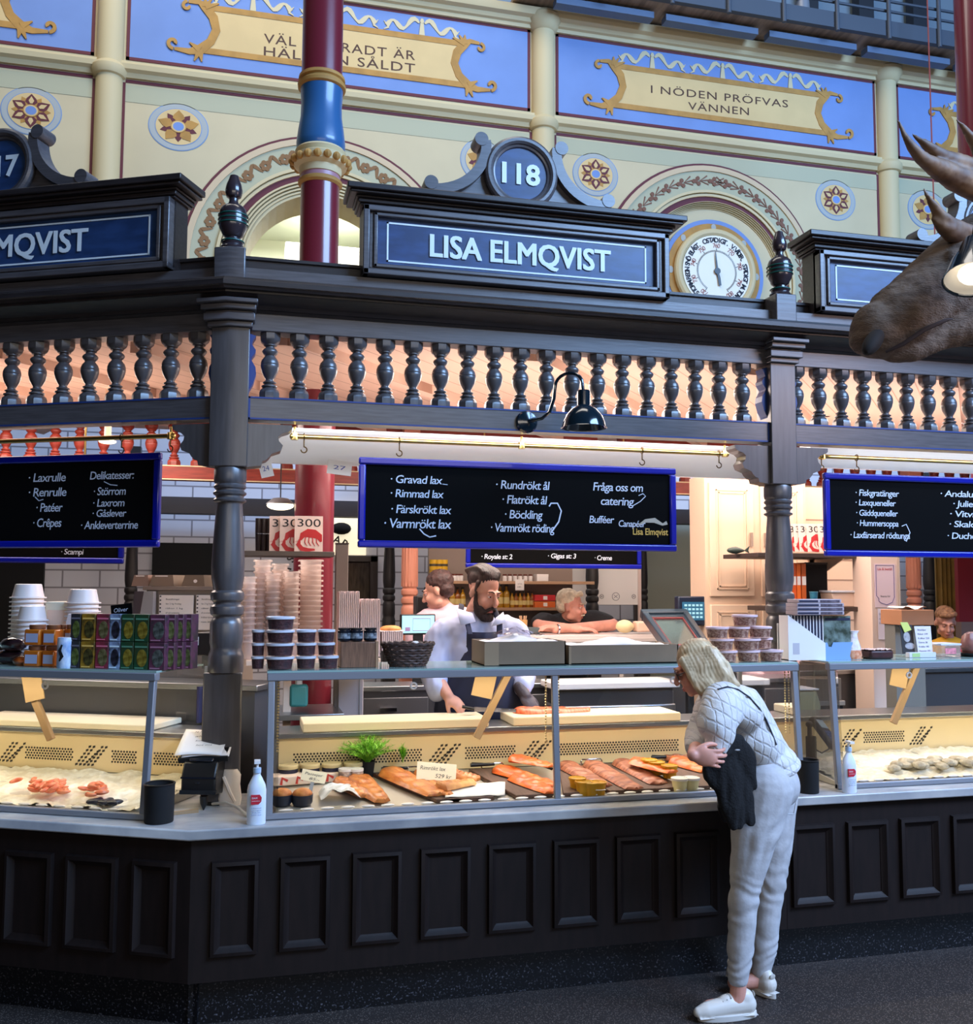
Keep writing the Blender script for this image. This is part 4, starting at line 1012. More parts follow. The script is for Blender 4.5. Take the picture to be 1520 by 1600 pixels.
p = onpix(629, 1197); herb(p, 14, .10, .02, 'thin sprig of dill standing before the rear panel', False, 5)
# tubs of sauce
YELL = mat('mustard_tub', (190, 140, 16), .35, sss=.1); PALEY = mat('pale_sauce', (232, 222, 168), .35)
def saucetub(p, label, m, rz=0, lab=False, h=.05):
    t = thing('sauce_tub', label, 'tub', p, rz)
    build('cup', MB().lathe([(.030, 0), (.037, h), (.037, h+.002)], 20), m, t)
    build('lid', MB().lathe([(.040, h), (.041, h+.004), (.041, h+.010), (.036, h+.012), (.034, h+.009)], 20), m if m is YELL else WHITE, t)
    if lab: build('paper_label', MB().tube([(.0375*math.cos(a), .0375*math.sin(a), h*.62) for a in [-PI/2-.6+.15*k for k in range(9)]], .010, 6, flat=.15), PAPER, t)
for (u, v, dz, lb, l) in ((902, 1236, 0, 0, 'yellow mustard tub at the rear of the four before the gravad board'), (912, 1242, 0, 0, 'yellow mustard tub second from the rear of its line'), (924, 1246, 0, 0, 'yellow mustard tub next to the labelled one'), (934, 1250, 0, 1, 'labelled yellow mustard tub nearest the glass'),
                          (1014, 1212, 0, 0, 'yellow mustard tub at the rear by the last board'), (1026, 1216, 0, 1, 'labelled yellow mustard tub before the last board'), (1046, 1222, 0, 0, 'yellow mustard tub beside the orange salmon slice')):
    p = onpix(u, v); saucetub(p+Vector((0, 0, .02 if u > 960 else .0)), l, YELL, lab=lb)
for (u, v, l) in ((1062, 1236, 'pale sauce tub before the last board'), (1080, 1240, 'pale sauce tub nearest the woman')): saucetub(onpix(u, v), l, PALEY)
# handles, tongs, price cards
for (u, v, l) in ((925, 1190, 'chrome wire handle of the gravad tray'), (770, 1197, 'chrome wire handle behind the orange salmon'), (1055, 1183, 'chrome wire handle at the end of the case'), (655, 1199, 'chrome wire handle behind the price card')):
    p = onpix(u, v); q = MB().tube([(-.055, 0, 0), (-.055, 0, .03), (-.048, 0, .038), (.048, 0, .038), (.055, 0, .03), (.055, 0, 0)], .004, 8); tag(build('tray_handle', q, CHROME, M=T3(p+Vector((0, .01, 0)))), l, 'handle')
for (u0, v0, u1, v1, l) in ((596, 1186, 636, 1200, 'black knife handle lying behind the long smoked fillet'), (735, 1194, 772, 1201, 'black tongs behind the orange salmon'), (1018, 1180, 1052, 1190, 'black tongs lying at the end of the gravad board'), (838, 1196, 862, 1212, 'dark serving tongs behind the frame post')):
    p, q_ = onpix(u0, v0), onpix(u1, v1); m = MB().cyl(p-q_, (0, 0, 0), .009, .007).cyl(p-q_+Vector((.01, .02, .004)), (.004, .006, 0), .006, .004); tag(build('tongs', m, BLACK, M=T3(q_+Vector((0, 0, .035)))), l, 'tongs')
def pcard(u, v, w, h, tilt, lines, label, y=.33, z=None):
    c = at(u, v, y=y); k = 1/ppm(y, c.x)
    t = thing('price_card', label, 'price card', c, 0); R = RX(-.35) @ RY(tilt)
    build('card', MB().box(-w*k/2, w*k/2, 0, .003, -h*k/2, h*k/2), mat('cream_card', (240, 232, 206), .6), t, M=R, bev=.001)
    q = MB()
    for (b, x0, x1, z, hh) in lines: letters(q, b, x0*k, x1*k, z*k, hh*k, -.0006, shear=.2)
    build('handwriting', q, INK, t, M=R, smooth=0)
    build('stand', MB().box(-.008, .008, .004, .010, -h*k/2-.05, 0), STEEL, t, M=R, smooth=0)
pcard(682, 1206, 62, 27, .12, [('Rimrökt lax', -26, 14, 2, 6), ('529 kr', -2, 24, -9, 6)], 'cream handwritten price card on the smoked fillets', .36)
pcard(490, 1213, 38, 17, .22, [('Pastejer', -14, 14, 1, 4), ('85:-', -6, 10, -6, 4)], 'small cream price card behind the pasties', .36)
# crushed ice in the two outer cases
ICE = mat('crushed_ice', (222, 212, 186), .3, col2=(246, 240, 222), scale=30, bump=.5)
def ice(F, a, b, label, seed):
    q = MB().grid(lambda u, v: (a+(b-a)*u, .11+.5*v, .812+.05*v+.02*noise.noise((u*(b-a)*9, v*5, seed))+.012*noise.noise((u*(b-a)*34, v*20, seed))), int((b-a)*60), 28)
    return tag(build('crushed_ice', q, ICE, M=F), label, 'ice', kind='stuff')
ice(FL, -2.6, xl-.05, 'bed of crushed ice in the case below the soup cartons', 3); ice(FM, xr+.05, 5.3, 'bed of crushed ice in the case behind the sanitiser', 8)
SHR = mat('cooked_shrimp', (226, 100, 60), .35, col2=(240, 150, 110), scale=30)
def shrimp_mb():
    pts = [Vector((.026*math.cos(a), .026*math.sin(a), .010)) for a in [-.6+.3*k for k in range(11)]]
    return MB().tube(pts, [.004, .007, .009, .010, .010, .0095, .009, .008, .007, .005, .003], 8)
SHM = shrimp_mb().mesh('cooked_shrimp', [SHR], 40)
rs = random.Random(4)
for k in range(44):
    big = k < 32
    u, v = (rs.gauss(70, 22), rs.gauss(1246, 8)) if big else (rs.gauss(153, 6), rs.gauss(1255, 5))
    L = atL(u, v, .26+rs.uniform(-.08, .08)); o = link('cooked_shrimp', SHM, None, FL @ T3((L.x, L.y, .845+rs.uniform(0, .02))) @ RZ(rs.uniform(0, 6)) @ RX(rs.uniform(-.4, .4)))
    tag(o, 'orange cooked shrimp in the larger heap on the ice' if big else 'orange cooked shrimp in the small heap by the black bin', 'shrimp', 'cooked shrimps in the larger heap' if big else 'cooked shrimps in the small heap')
MUS = mat('dark_mussel', (40, 42, 56), .3)
MUM = MB().ell((0, 0, .01), (.032, .016, .012), 12, 8, fn=lambda p: Vector((p.x, p.y*(1-.4*p.x), p.z))).mesh('mussel', [MUS], 60)
for k in range(8):
    L = atL(145+k*5, 1266+(k % 3)*2, .14+.02*(k % 3)); tag(link('mussel', MUM, None, FL @ T3((L.x, L.y, .822)) @ RZ(k)), 'blue-black mussel lying against the glass of the ice case', 'mussel', 'mussels at the front of the ice case')
OYS = mat('oyster_shell', (150, 138, 118), .6, col2=(196, 188, 168), scale=30, bump=.6)
OYM = MB().ell((0, 0, .012), (.045, .032, .018), 14, 8, fn=lambda p: p*(1+.12*noise.noise(p*4))).mesh('oyster', [OYS], 40)
for k in range(18):
    p = at(1395+7.6*k+rs.uniform(-3, 3), 1196+4*rs.uniform(-3, 3), y=.2+.03*(k % 5)); tag(link('oyster', OYM, None, T3((p.x, p.y, .835+.012*(k % 2))) @ RZ(rs.uniform(0, 6))), 'rough grey oyster lying on the ice behind the sanitiser', 'oyster', 'oysters on the ice')
# chopping boards on the rear ledges, salmon being sliced
PE = mat('white_cutting_board', (238, 226, 196), .45)
a, b = at(473, 1140, y=.60).x, at(764, 1140, y=.60).x
tag(build('cutting_board', MB().box(a, b, .60, .86, 1.0555, 1.098), PE, bev=.006), 'thick white cutting board in front of the bearded man, to the left of the stay', 'cutting board')
a, b = at(802, 1140, y=.60).x, at(1064, 1140, y=.60).x
tag(build('cutting_board', MB().box(a, b, .60, .86, 1.0555, 1.098), PE, bev=.006), 'thick white cutting board carrying the salmon side being sliced', 'cutting board')
a, b = atL(-60, 1140, .60).x, atL(232, 1140, .60).x
tag(build('cutting_board', MB().box(a, b, .60, .9, 1.0555, 1.085), PE, bev=.006, M=FL), 'pale board along the rear ledge of the shrimp case', 'cutting board')
p = at(862, 1117, y=.76)
o = build('raw_salmon', fillet_mb(.42, .15, .03, 41, .5), mat('raw_salmon', (226, 96, 56), .35, col2=(240, 140, 96), scale=18, stretch=(6, 1, 1), sss=.1))
o.matrix_world = T3((p.x, .76, 1.099)); tag(o, 'raw salmon side on the cutting board under the slicing knife', 'fish')
# ================================================================ far side of the stall
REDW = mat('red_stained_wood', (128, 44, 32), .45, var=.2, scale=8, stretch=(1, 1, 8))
PINKW = mat('warm_light_post_tint', (196, 128, 104), .45)  # warm lamp light on the far posts is put into this pink
BALR = baluster_mb().xf(SC(1, 1, .307/.345)).mesh('baluster', [REDW], 40)
YO = 3.2
balustrade(FM, -2.2, 2.9, [-2.1+.16*k for k in range(31)], 'red-brown balustrade on the far side of the stall', (REDW, PINKL), YO, BALR)
balustrade(FM, 3.1, 6.6, [3.2+.16*k for k in range(21)], 'red-brown balustrade on the far side behind the gratin blackboard', (REDW, PINKL), YO, BALR)
def farpost(u, y, m, label, flute=True, wpx=None):
    x = at(u, 900, y=y).x; t = thing('far_post', label, 'post', (x, y, 0)); s = (wpx or 25)/2/ppm(y, x)/.075
    build('shaft', MB().lathe([(r*s, z) for r, z in shaft_profile()], 20), m, t); build('foot', MB().box(-.075*s, .075*s, -.075*s, .075*s, 0, 1.36), m, t)
    build('head', MB().box(-.07*s, .07*s, -.07*s, .07*s, 2.28, 2.95), m, t)
    if flute:
        q = MB()
        for k in range(14): a = 2*PI*k/14; q.cyl((.062*s*math.cos(a), .062*s*math.sin(a), 1.74), (.058*s*math.cos(a), .058*s*math.sin(a), 2.10), .013*s, seg=6)
        build('reeding', q, m, t)
farpost(640, YO-.1, PINKW, 'pink-lit reeded post behind the bearded man', wpx=27); farpost(1427, YO-.1, PINKW, 'pink-lit reeded post beside the boy', wpx=23)
DKP = mat('far_dark_post', (42, 38, 38), .5)
farpost(608, 4.7, DKP, 'dark turned post of the next stall behind the price cups', False, 20); farpost(925, 4.0, DKP, 'dark turned post behind the old man', False, 21)
farpost(1005, 4.9, DKP, 'slim dark post beside the grey partition', False, 14); farpost(1452, 4.6, DKP, 'dark turned post beside the curtain', False, 20); farpost(205, 4.8, DKP, 'dark turned post left of the carton printer', False, 20)
# beams of the next stall beyond
q = MB().box(-4, 6.5, 4.55, 4.75, 2.36, 2.50); tag(build('far_rail_beam', q, mat('far_beam_grey', (70, 72, 80), .6), smooth=0), 'grey beam of the next stall beyond the red balustrade', 'beam')
# rear display counter where the old man leans
STW = mat('pale_steel', (206, 196, 192), .35, .2)
x0, x1 = at(664, 990, y=2.9).x, at(1088, 990, y=2.9).x
t = thing('rear_counter', 'pale steel rear display counter the old man leans on', 'counter', ((x0+x1)/2, 2.97, 0)); w = (x1-x0)/2
build('body', MB().box(-w, w, -.22, .14, 0, 1.02), STEEL, t, smooth=0)
build('top_slab', MB().box(-w, w, -.22, .22, 1.355, 1.385), STW, t, bev=.004)
q = MB()
for x in (-w+.02, -w*.28, w*.35, w-.02): q.box(x-.015, x+.015, -.25, -.22, 1.02, 1.36)
q.box(-w, w, -.25, -.22, 1.32, 1.36)
build('frame', q, STW, t); build('glass', MB().add([(-w, -.24, 1.02), (w, -.24, 1.02), (w, -.24, 1.32), (-w, -.24, 1.32)], [(0, 1, 2, 3)]), GLASS, t, smooth=0)
build('inner_shelf', MB().box(-w+.05, w-.05, -.1, .2, 1.18, 1.2), mat('pale_inner_shelf', (228, 232, 230), .4), t, smooth=0)  # inner shelf in one even pale colour
# steel back counter behind the salesman
t = thing('back_counter', 'dark steel work counter behind the bearded man', 'counter', (1.75, 2.05, 0))
build('cabinet', MB().box(-.98, 1.3, -.15, .1, 0, 1.10), mat('dark_steel', (92, 92, 96), .4, .6), t, smooth=0)
build('worktop', MB().box(-1.0, 1.32, -.17, .12, 1.10, 1.13), STEEL, t, bev=.004)
for k in range(4):
    d = build('drawer_front', MB().box(-.95+.55*k, -.45+.55*k, -.165, -.15, .68, 1.06), mat('drawer_steel', (108, 108, 112), .35, .6), t, bev=.004)
    build('handle', MB().box(-.75+.55*k, -.65+.55*k, -.185, -.165, .98, 1.0), CHROME, d)
p = at(865, 1098, y=1.62); q_ = at(1050, 1098, y=1.62)
t = thing('steel_slicer_table', 'long steel appliance with a white top behind the sliced salmon', 'appliance', ((p.x+q_.x)/2, 1.70, 0)); w = (q_.x-p.x)/2
build('body', MB().box(-w, w, -.14, .12, 0, 1.02), STEEL, t, bev=.01); build('white_top', MB().box(-w-.02, w+.02, -.16, .13, 1.12, 1.16), WHITE, t, bev=.006)
build('shelf_gap', MB().box(-w+.02, w-.02, -.13, .11, 1.02, 1.12), mat('dark_gap', (52, 50, 52), .5), t, smooth=0)
a, b = at(528, 1100, y=1.5), at(565, 1100, y=1.5)
t = thing('steel_cabinet', 'pale upright cabinet behind the caviar tins', 'cabinet', ((a.x+b.x)/2, 1.55, 0)); build('body', MB().box(-.07, .07, -.1, .1, 0, 1.33), mat('pale_cabinet', (188, 178, 182), .5), t, bev=.004)
build('door_edge', MB().box(.045, .05, -.104, -.1, .1, 1.3), STEELD, t)
# soap bottle seen through the left of the case
p = at(466, 1104, y=1.3); t = thing('detergent_jug', 'teal plastic jug standing behind the salmon case', 'jug', (p.x, 1.3, p.z)); build('body', MB().box(-.05, .05, -.03, .03, 0, .12), mat('teal_jug', (70, 140, 128), .35), t, bev=.015); build('cap', MB().lathe([(.02, .12), (.02, .15)], 12), WHITE, t)
a, b = at(440, 1112, y=1.3), at(525, 1112, y=1.3); tag(build('side_shelf', MB().box(a.x-.05, b.x+.03, 1.15, 1.6, a.z-.03, a.z), STEEL, bev=.003), 'steel side shelf behind the end of the salmon case', 'shelf')
# ---------------- shelf of oils and jars on the far wall
YS = 3.72
a, b = at(668, 990, y=YS+.12), at(893, 860, y=YS+.12)
struct(build('wall_shelf_back', MB().box(a.x, b.x, YS+.1, YS+.14, 1.0, 2.3), mat('shelf_wall_grey', (132, 116, 106), .7), smooth=0))
SHW = mat('pale_shelf_wood', (176, 140, 108), .6)
for v, l in ((908, 'upper wooden wall shelf with jars and tins behind the bearded man'), (949, 'lower wooden wall shelf with a line of oil bottles')):
    z = at(780, v, y=YS).z; tag(build('wall_shelf', MB().box(a.x, b.x+(.12 if v < 920 else -.1), YS-.12, YS+.09, z-.025, z), SHW, bev=.003), l, 'shelf')
zu, zl = at(780, 908, y=YS).z, at(780, 949, y=YS).z
OILM = mat('olive_oil', (176, 128, 30), .2, coat=.4); OILD = mat('amber_oil', (140, 78, 24), .2, coat=.4)
BOT = MB().lathe([(.024, 0), (.027, .01), (.027, .105), (.020, .125), (.010, .14), (.010, .165), (.012, .167), (.012, .18)], 12)
bt0 = None
def bottle(x, z, m, label, grp, s=1, y=YS-.02):
    t = thing('oil_bottle', label, 'bottle', (x, y, z), group=grp)
    build('glass', MB().join(BOT, SC(s, s, s)), m, t); build('cap', MB().lathe([(.013*s, .165*s), (.013*s, .185*s)], 10), BLACK, t); build('label', MB().lathe([(.0275*s, .03*s), (.0275*s, .08*s)], 12, caps=False), mat('bottle_label_cream', (206, 186, 120), .6), t)
for k, u in enumerate((664, 672, 706, 714, 722)): bottle(at(u, 930, y=YS).x, zl, OILD if k % 2 else OILM, 'oil bottle on the lower shelf between the two men in shirts', 'oil bottles between the two men', .9)
for k, u in enumerate((780, 790)): bottle(at(u, 930, y=YS).x, zl, OILM, 'taller oil bottle just beside the hair of the bearded man', 'taller oil bottles', 1.05)
for k in range(6): bottle(at(799+6.2*k, 930, y=YS).x, zl, OILD if k % 2 else OILM, 'small oil bottle in the line before the red tins', 'small oil bottles', .72)
for k in range(6):
    u = 676+8*(k % 3); x = at(u, 890, y=YS).x; z = zu+.088*(k//3)
    t = thing('yellow_tin', 'yellow tin stacked at the start of the upper shelf', 'tin', (x, YS-.03, z), group='yellow tins on the upper shelf'); build('can', MB().lathe([(.034, 0), (.034, .084)], 14), mat('tin_yellow', (206, 160, 30), .35), t); build('label_band', MB().lathe([(.0345, .03), (.0345, .05)], 14, caps=False), mat('tin_dark', (60, 50, 30), .5), t)
for k, u in enumerate((699, 704, 709, 714, 719, 787, 795, 803, 811, 819, 827)):
    x = at(u, 900, y=YS).x; t = thing('small_jar', 'small white jar with dark lid on the upper shelf, nearer the yellow tins' if u < 750 else 'small white jar with dark lid on the upper shelf above the oil bottles', 'jar', (x, YS-.03, zu), group='small white jars, first row' if u < 750 else 'small white jars, second row')
    build('body', MB().lathe([(.016, 0), (.018, .004), (.018, .04), (.014, .045)], 12), WHITE, t); build('lid', MB().lathe([(.017, .045), (.017, .058)], 12), mat('jar_lid_red', (96, 44, 34), .4), t)
for k, (c, l) in enumerate((((196, 40, 46), 'red box with white label on the lower shelf'), ((214, 104, 40), 'orange box under the red box on the lower shelf'))):
    x = at(847, 930, y=YS).x; z = zl+.055*(1-k); t = thing('gift_box', l, 'box', (x, YS-.03, z)); build('box', MB().box(-.09, .09, -.05, .05, 0, .05), mat('box_%d' % k, c, .4), t, bev=.003); build('label', MB().box(-.015, .02, -.0515, -.05, .01, .04), PAPER, t)
t = thing('shelf_ticket', 'small white price ticket hanging from the upper shelf', 'ticket', tuple(at(812, 911, y=YS-.13))); build('card', MB().box(-.038, .038, 0, .004, -.06, .03), PAPER, t, bev=.003); q = MB(); [letters(q, b_, -.02, .02, z, .009, -.0008) for b_, z in (('VITA', -.012), ('68:-', -.036))]; build('print', q, INK, t, smooth=0)
t = thing('carton', 'plain white carton at the end of the upper shelf', 'box', (at(844, 900, y=YS).x, YS-.02, zu)); build('box', MB().box(-.05, .05, -.05, .05, 0, .06), WHITE, t, bev=.003); build('flap', MB().box(-.05, .05, -.051, -.05, .04, .06), PAPER, t)
# white printed roller screen behind the old man
a, b = at(888, 945, y=4.2), at(996, 868, y=4.2)
t = thing('printed_screen', 'white paper screen printed with small round emblems behind the old man', 'screen', ((a.x+b.x)/2, 4.2, a.z)); w = (b.x-a.x)/2
build('sheet', MB().box(-w, w, 0, .01, 0, .75), PAPER, t, smooth=0); build('stand', MB().box(-w, -w+.03, .01, .04, -a.z, .75).box(w-.03, w, .01, .04, -a.z, .75), DKP, t, smooth=0)
q = MB()
for u in (940, 962, 990):
    x = at(u, 943, y=4.2).x-(a.x+b.x)/2; r = .035 if u == 962 else .018; q.tube([(x+r*math.cos(k*PI/12), -.002, .075+r*math.sin(k*PI/12)) for k in range(24)], .003, 5, True); q.stroke([(x-r*.5, .075-r*.4), (x+r*.5, .075+r*.4)], .005, -.002, .002); q.stroke([(x-r*.5, .075+r*.4), (x+r*.5, .075-r*.4)], .005, -.002, .002)
build('emblem', q, mat('emblem_grey', (150, 146, 150), .7), t); build('edge_trim', MB().box(w, w+.03, -.01, .02, -.15, .75), mat('screen_edge', (222, 200, 190), .5), t)
# cheeses, ornate frame and till at the end of the rear counter
t = thing('cheese', 'rounded pale cheese on the rear counter beside the old man', 'cheese', tuple(at(976, 986, y=2.85))); build('rind', MB().ell((0, 0, .035), (.07, .06, .05), 18, 10, fn=lambda p: p*(1+.06*noise.noise(p*2.5))), mat('cheese_rind', (226, 206, 160), .6, bump=.2, scale=20), t)
t = thing('bread_block', 'pale square block next to the round cheese', 'cheese', tuple(at(1002, 985, y=2.85))); build('block', MB().box(-.055, .055, -.05, .05, -.01, .07), mat('bread_pale', (226, 190, 168), .6), t, bev=.012)
P4 = [at(1000, 958, y=2.25), at(1072, 957, y=2.25), at(1116, 1022, y=1.45), at(1046, 1022, y=1.45)]     # top left, top right, bottom right, bottom left
c = (P4[2]+P4[3])/2; t = thing('framed_glass', 'large dark moulded frame with glass sloping up behind the salmon case end', 'frame', tuple(c), 0)
nn = (P4[1]-P4[0]).cross(P4[3]-P4[0]).normalized(); nn = nn if nn.y < 0 else -nn
def fq(s_, t_, h): return (P4[3]*(1-s_)+P4[2]*s_)*(1-t_)+(P4[0]*(1-s_)+P4[1]*s_)*t_+nn*h-c
def slab(q, s0, s1, t0, t1, h0, h1):
    a_ = [fq(s_, t_, h) for h in (h0, h1) for s_, t_ in ((s0, t0), (s1, t0), (s1, t1), (s0, t1))]; q.add(a_, [(0, 3, 2, 1), (4, 5, 6, 7), (0, 1, 5, 4), (1, 2, 6, 5), (2, 3, 7, 6), (3, 0, 4, 7)])
def ringq(q, a_, b_, w_, x_, h0, h1): slab(q, a_, b_, a_, a_+w_, h0, h1); slab(q, a_, b_, b_-w_, b_, h0, h1); slab(q, a_, a_+x_, a_+w_, b_-w_, h0, h1); slab(q, b_-x_, b_, a_+w_, b_-w_, h0, h1)
q = MB(); ringq(q, 0, 1, .09, .12, -.03, .03); ringq(q, .09, .91, .06, .07, -.02, .015); build('frame', q, mat('dark_blue_frame', (40, 54, 66), .3), t, bev=.006)
q = MB(); ringq(q, .155, .845, .028, .03, -.01, .01); build('red_slip', q, mat('slip_red', (112, 48, 50), .4), t, smooth=0)
q = MB(); slab(q, .18, .82, .18, .82, -.01, 0); build('glass', q, mat('mirror_glass', (110, 130, 132), .12, .7), t, smooth=0); build('support', MB().box(-.02, .02, .02, .06, -.45, .0), BLACK, t)
p = at(1082, 958, y=2.3); t = thing('till_screen', 'dark blue till with lit screen beside the cream cupboard', 'till', tuple(p)); build('housing', MB().box(-.12, .10, -.02, .05, -.09, .12), mat('till_navy', (24, 34, 56), .4), t, bev=.01)
s_ = build('screen', MB().box(-.09, .08, -.024, -.02, -.05, .08), mat('till_glow', (40, 90, 120), .3, emit=.5), t, smooth=0); q = MB()
for i in range(5):
    for j in range(4): q.box(-.075+.03*i, -.055+.03*i, -.0262, -.0245, -.035+.028*j, -.02+.028*j)
build('screen_button', q, mat('till_buttons', (150, 200, 215), .5, emit=.4), t, smooth=0); build('pole', MB().box(-.03, .03, 0, .04, -.5, -.09), BLACK, t)
# monitor behind the basket
p = at(654, 994, y=2.0); t = thing('monitor', 'computer monitor with pale blue screen behind the wicker basket', 'monitor', tuple(p), .1); k = 1/ppm(2.0, p.x)
build('bezel', MB().box(-29*k, 27*k, 0, .03, 2*k, 34*k), BLACK, t, bev=.004); s_ = build('screen', MB().box(-27*k, 25*k, -.003, 0, 5*k, 32*k), mat('screen_blue', (150, 214, 232), .3, emit=.75), t, smooth=0)
q = MB(); [q.box(x_*k, y_*k, -.0045, -.003, z_*k, z2*k) for x_, y_, z_, z2 in ((-10, 18, 8, 9), (-10, 18, 27, 28), (-10, -9.3, 8, 28), (18, 18.7, 8, 28), (-22, -14, 8, 14))]; build('window_outline', q, mat('screen_violet', (160, 140, 190), .5), t, smooth=0); build('stand', MB().box(-.03, .03, .0, .03, -.4, 2*k), BLACK, t)
t = thing('espresso_machine', 'black coffee machine block behind the monitor', 'machine', tuple(at(668, 962, y=2.7))); build('body', MB().box(-.08, .14, 0, .15, -.45, .14), BLACK, t, bev=.01); build('tap', MB().cyl((0, -.03, .06), (0, -.03, .0), .008), CHROME, t)
t = thing('cutlery_jar', 'amber glass of wooden sticks behind the bearded man', 'jar', tuple(at(817, 990, y=2.75))); build('glass', MB().lathe([(.026, 0), (.034, .10)], 14), mat('amber_glass', (196, 150, 92), .3), t)
q = MB(); [q.cyl((.012*math.cos(a), .012*math.sin(a), .05), (.026*math.cos(a), .026*math.sin(a), .13), .004, seg=5) for a in range(7)]; build('stick', q, SHW, t)
t = thing('box_stack', 'dark flat cartons on the counter before the bottles', 'carton', (at(824, 972, y=2.95).x, 2.98, 1.3855)); build('carton', MB().box(-.09, .09, -.05, .05, 0, .05), mat('grey_carton', (74, 82, 84), .6), t, bev=.003)
# ---------------- cupboard, shelves and pillar on the right
CUP_ = mat('cream_cupboard_paint', (224, 194, 168), .5)
a, b = at(1103, 900, y=2.25), at(1262, 900, y=2.25); zt = 2.55
t = thing('cupboard', 'tall cream panelled cupboard behind the second post', 'cupboard', ((a.x+b.x)/2, 2.5, 0)); w = (b.x-a.x)/2
build('carcass', MB().box(-w, w, -.24, .0, 0, zt), CUP_, t, smooth=0)
for i in range(2):
    for (z0, z1) in ((.2, 1.62), (1.68, 2.5)):
        xa, xb = -w+.03+i*w, -.03+i*w
        d = build('door', MB().box(xa, xb, -.26, -.24, z0, z1), CUP_, t, bev=.004); q = MB()
        for j in (.05, .07): q.box(xa+j, xb-j, -.266, -.26, z1-j-.008, z1-j); q.box(xa+j, xb-j, -.266, -.26, z0+j, z0+j+.008); q.box(xa+j, xa+j+.008, -.266, -.26, z0+j, z1-j); q.box(xb-j-.008, xb-j, -.266, -.26, z0+j, z1-j)
        build('bead', q, CUP_, d); build('handle', MB().box(xb-.035, xb-.02, -.285, -.26, (z0+z1)/2-.05, (z0+z1)/2+.05) if i == 0 else MB().box(xa+.02, xa+.035, -.285, -.26, (z0+z1)/2-.05, (z0+z1)/2+.05), mat('handle_grey', (150, 132, 120), .4), d)
struct(build('wall_stall_inner', MB().box(b.x, 5.4, 2.6, 2.7, 0, 2.5), mat('inner_wall_cream', (196, 168, 146), .6), smooth=0)) if 0 else None
a, b = at(1262, 900, y=2.3), at(1408, 900, y=2.3)
t = thing('panelled_wall_unit', 'pale boarded back panel holding the shelves behind the blackboard', 'panel', ((a.x+b.x)/2, 2.4, 0)); w = (b.x-a.x)/2
build('boarding', MB().box(-w, w, -.05, .05, 0, 2.5), CUP_, t, smooth=0); q = MB(); [q.box(-w, w, -.053, -.05, z, z+.008) for z in [.3+.15*k for k in range(14)]]; build('board_joint', q, mat('board_joint_brown', (160, 130, 112), .7), t, smooth=0)  # joints between the boards drawn as thin browner strips
CARD2 = mat('taupe_card', (112, 98, 84), .7)
DSH = mat('dark_shelf_board', (62, 48, 44), .5)
for (u0, u1, v, l) in ((1172, 1350, 864, 'dark shelf board carrying the six crayfish magazines'), (1212, 1352, 948, 'dark lower shelf board with binders and a clear tub')):
    a, b = at(u0, v, y=1.75), at(u1, v, y=1.75); t = thing('shelf', l, 'shelf', ((a.x+b.x)/2, 1.75, a.z)); w = (b.x-a.x)/2
    build('plank', MB().box(-w, w, -.1, .38, -.03, 0), DSH, t, bev=.003); q = MB().box(w*.55, w*.6, .30, .38, -.3, -.03).prism([(-.05, -.03), (.36, -.03), (.36, -.2)], 'x', w*.55, w*.57); build('shelf_support', q, CUP_, t)
MAGW = mat('magazine_white', (236, 214, 202), .5); MAGR = mat('crayfish_red', (190, 34, 38), .5); MAGK = mat('magazine_black', (24, 22, 24), .5)
def magazine(x, y, z, w, h, rz, label, grp=None):
    t = thing('magazine', label, 'magazine', (x, y, z), rz, grp); R = RX(-.10)
    build('cover', MB().box(-w/2, w/2, 0, .008, 0, h), MAGW, t, M=R, smooth=0)
    q = MB(); letters(q, '300', -w*.40, w*.42, h*.70, h*.22, -.0008); build('title', q, MAGK, t, M=R, smooth=0)
    q = MB()      # red crayfish
    q.stroke([(-w*.30, h*.32), (-w*.22, h*.46), (-w*.02, h*.52), (w*.2, h*.50), (w*.38, h*.42), (w*.44, h*.28)], [h*.06, h*.16, h*.24, h*.24, h*.18, h*.05], -.0012, .001)
    q.stroke([(-w*.32, h*.34), (-w*.36, h*.2), (-w*.24, h*.08), (-w*.02, h*.05), (w*.22, h*.06)], [h*.05, h*.12, h*.13, h*.10, h*.05], -.0014, .001)
    for k in range(4): q.stroke([(-w*.1+w*.12*k, h*.46), (-w*.14+w*.14*k, h*.26), (-w*.05+w*.14*k, h*.16)], [h*.025, h*.03, h*.012], -.0016, .001)
    for s in (0, .05): q.stroke([(-w*.3, h*(.3-s)), (-w*.49, h*(.28-s*2))], [.003, .001], -.0012, .001)
    build('crayfish_print', q, MAGR, t, M=R, smooth=0)
ym = 1.45; zm = at(470, 862, y=ym).z
for u, l in ((482, 'crayfish magazine titled 300 standing foremost on the shelf'), (459, 'crayfish magazine half covered by the foremost one'), (443, 'crayfish magazine at the back of the three on the shelf')):
    p = at(u, 862, y=ym+.0); k = 1/ppm(ym, p.x); magazine(p.x, ym+(482-u)*.0012, zm, 44*k, 57*k, 0, l)
zm2 = at(1250, 863, y=1.75).z
for i, u in enumerate((1238, 1249, 1257, 1263, 1274, 1290)):
    k = 1/ppm(1.7, 3.1); magazine(at(u, 862, y=1.70).x, 1.72-.012*i, zm2, 34*k, 46*k, .0, ('crayfish magazine nearest the post, at the back of the row', 'second crayfish magazine from the post', 'third crayfish magazine from the post, nearly covered', 'fourth crayfish magazine from the post, nearly covered', 'fifth crayfish magazine from the post', 'foremost crayfish magazine by the blackboard frame')[i])
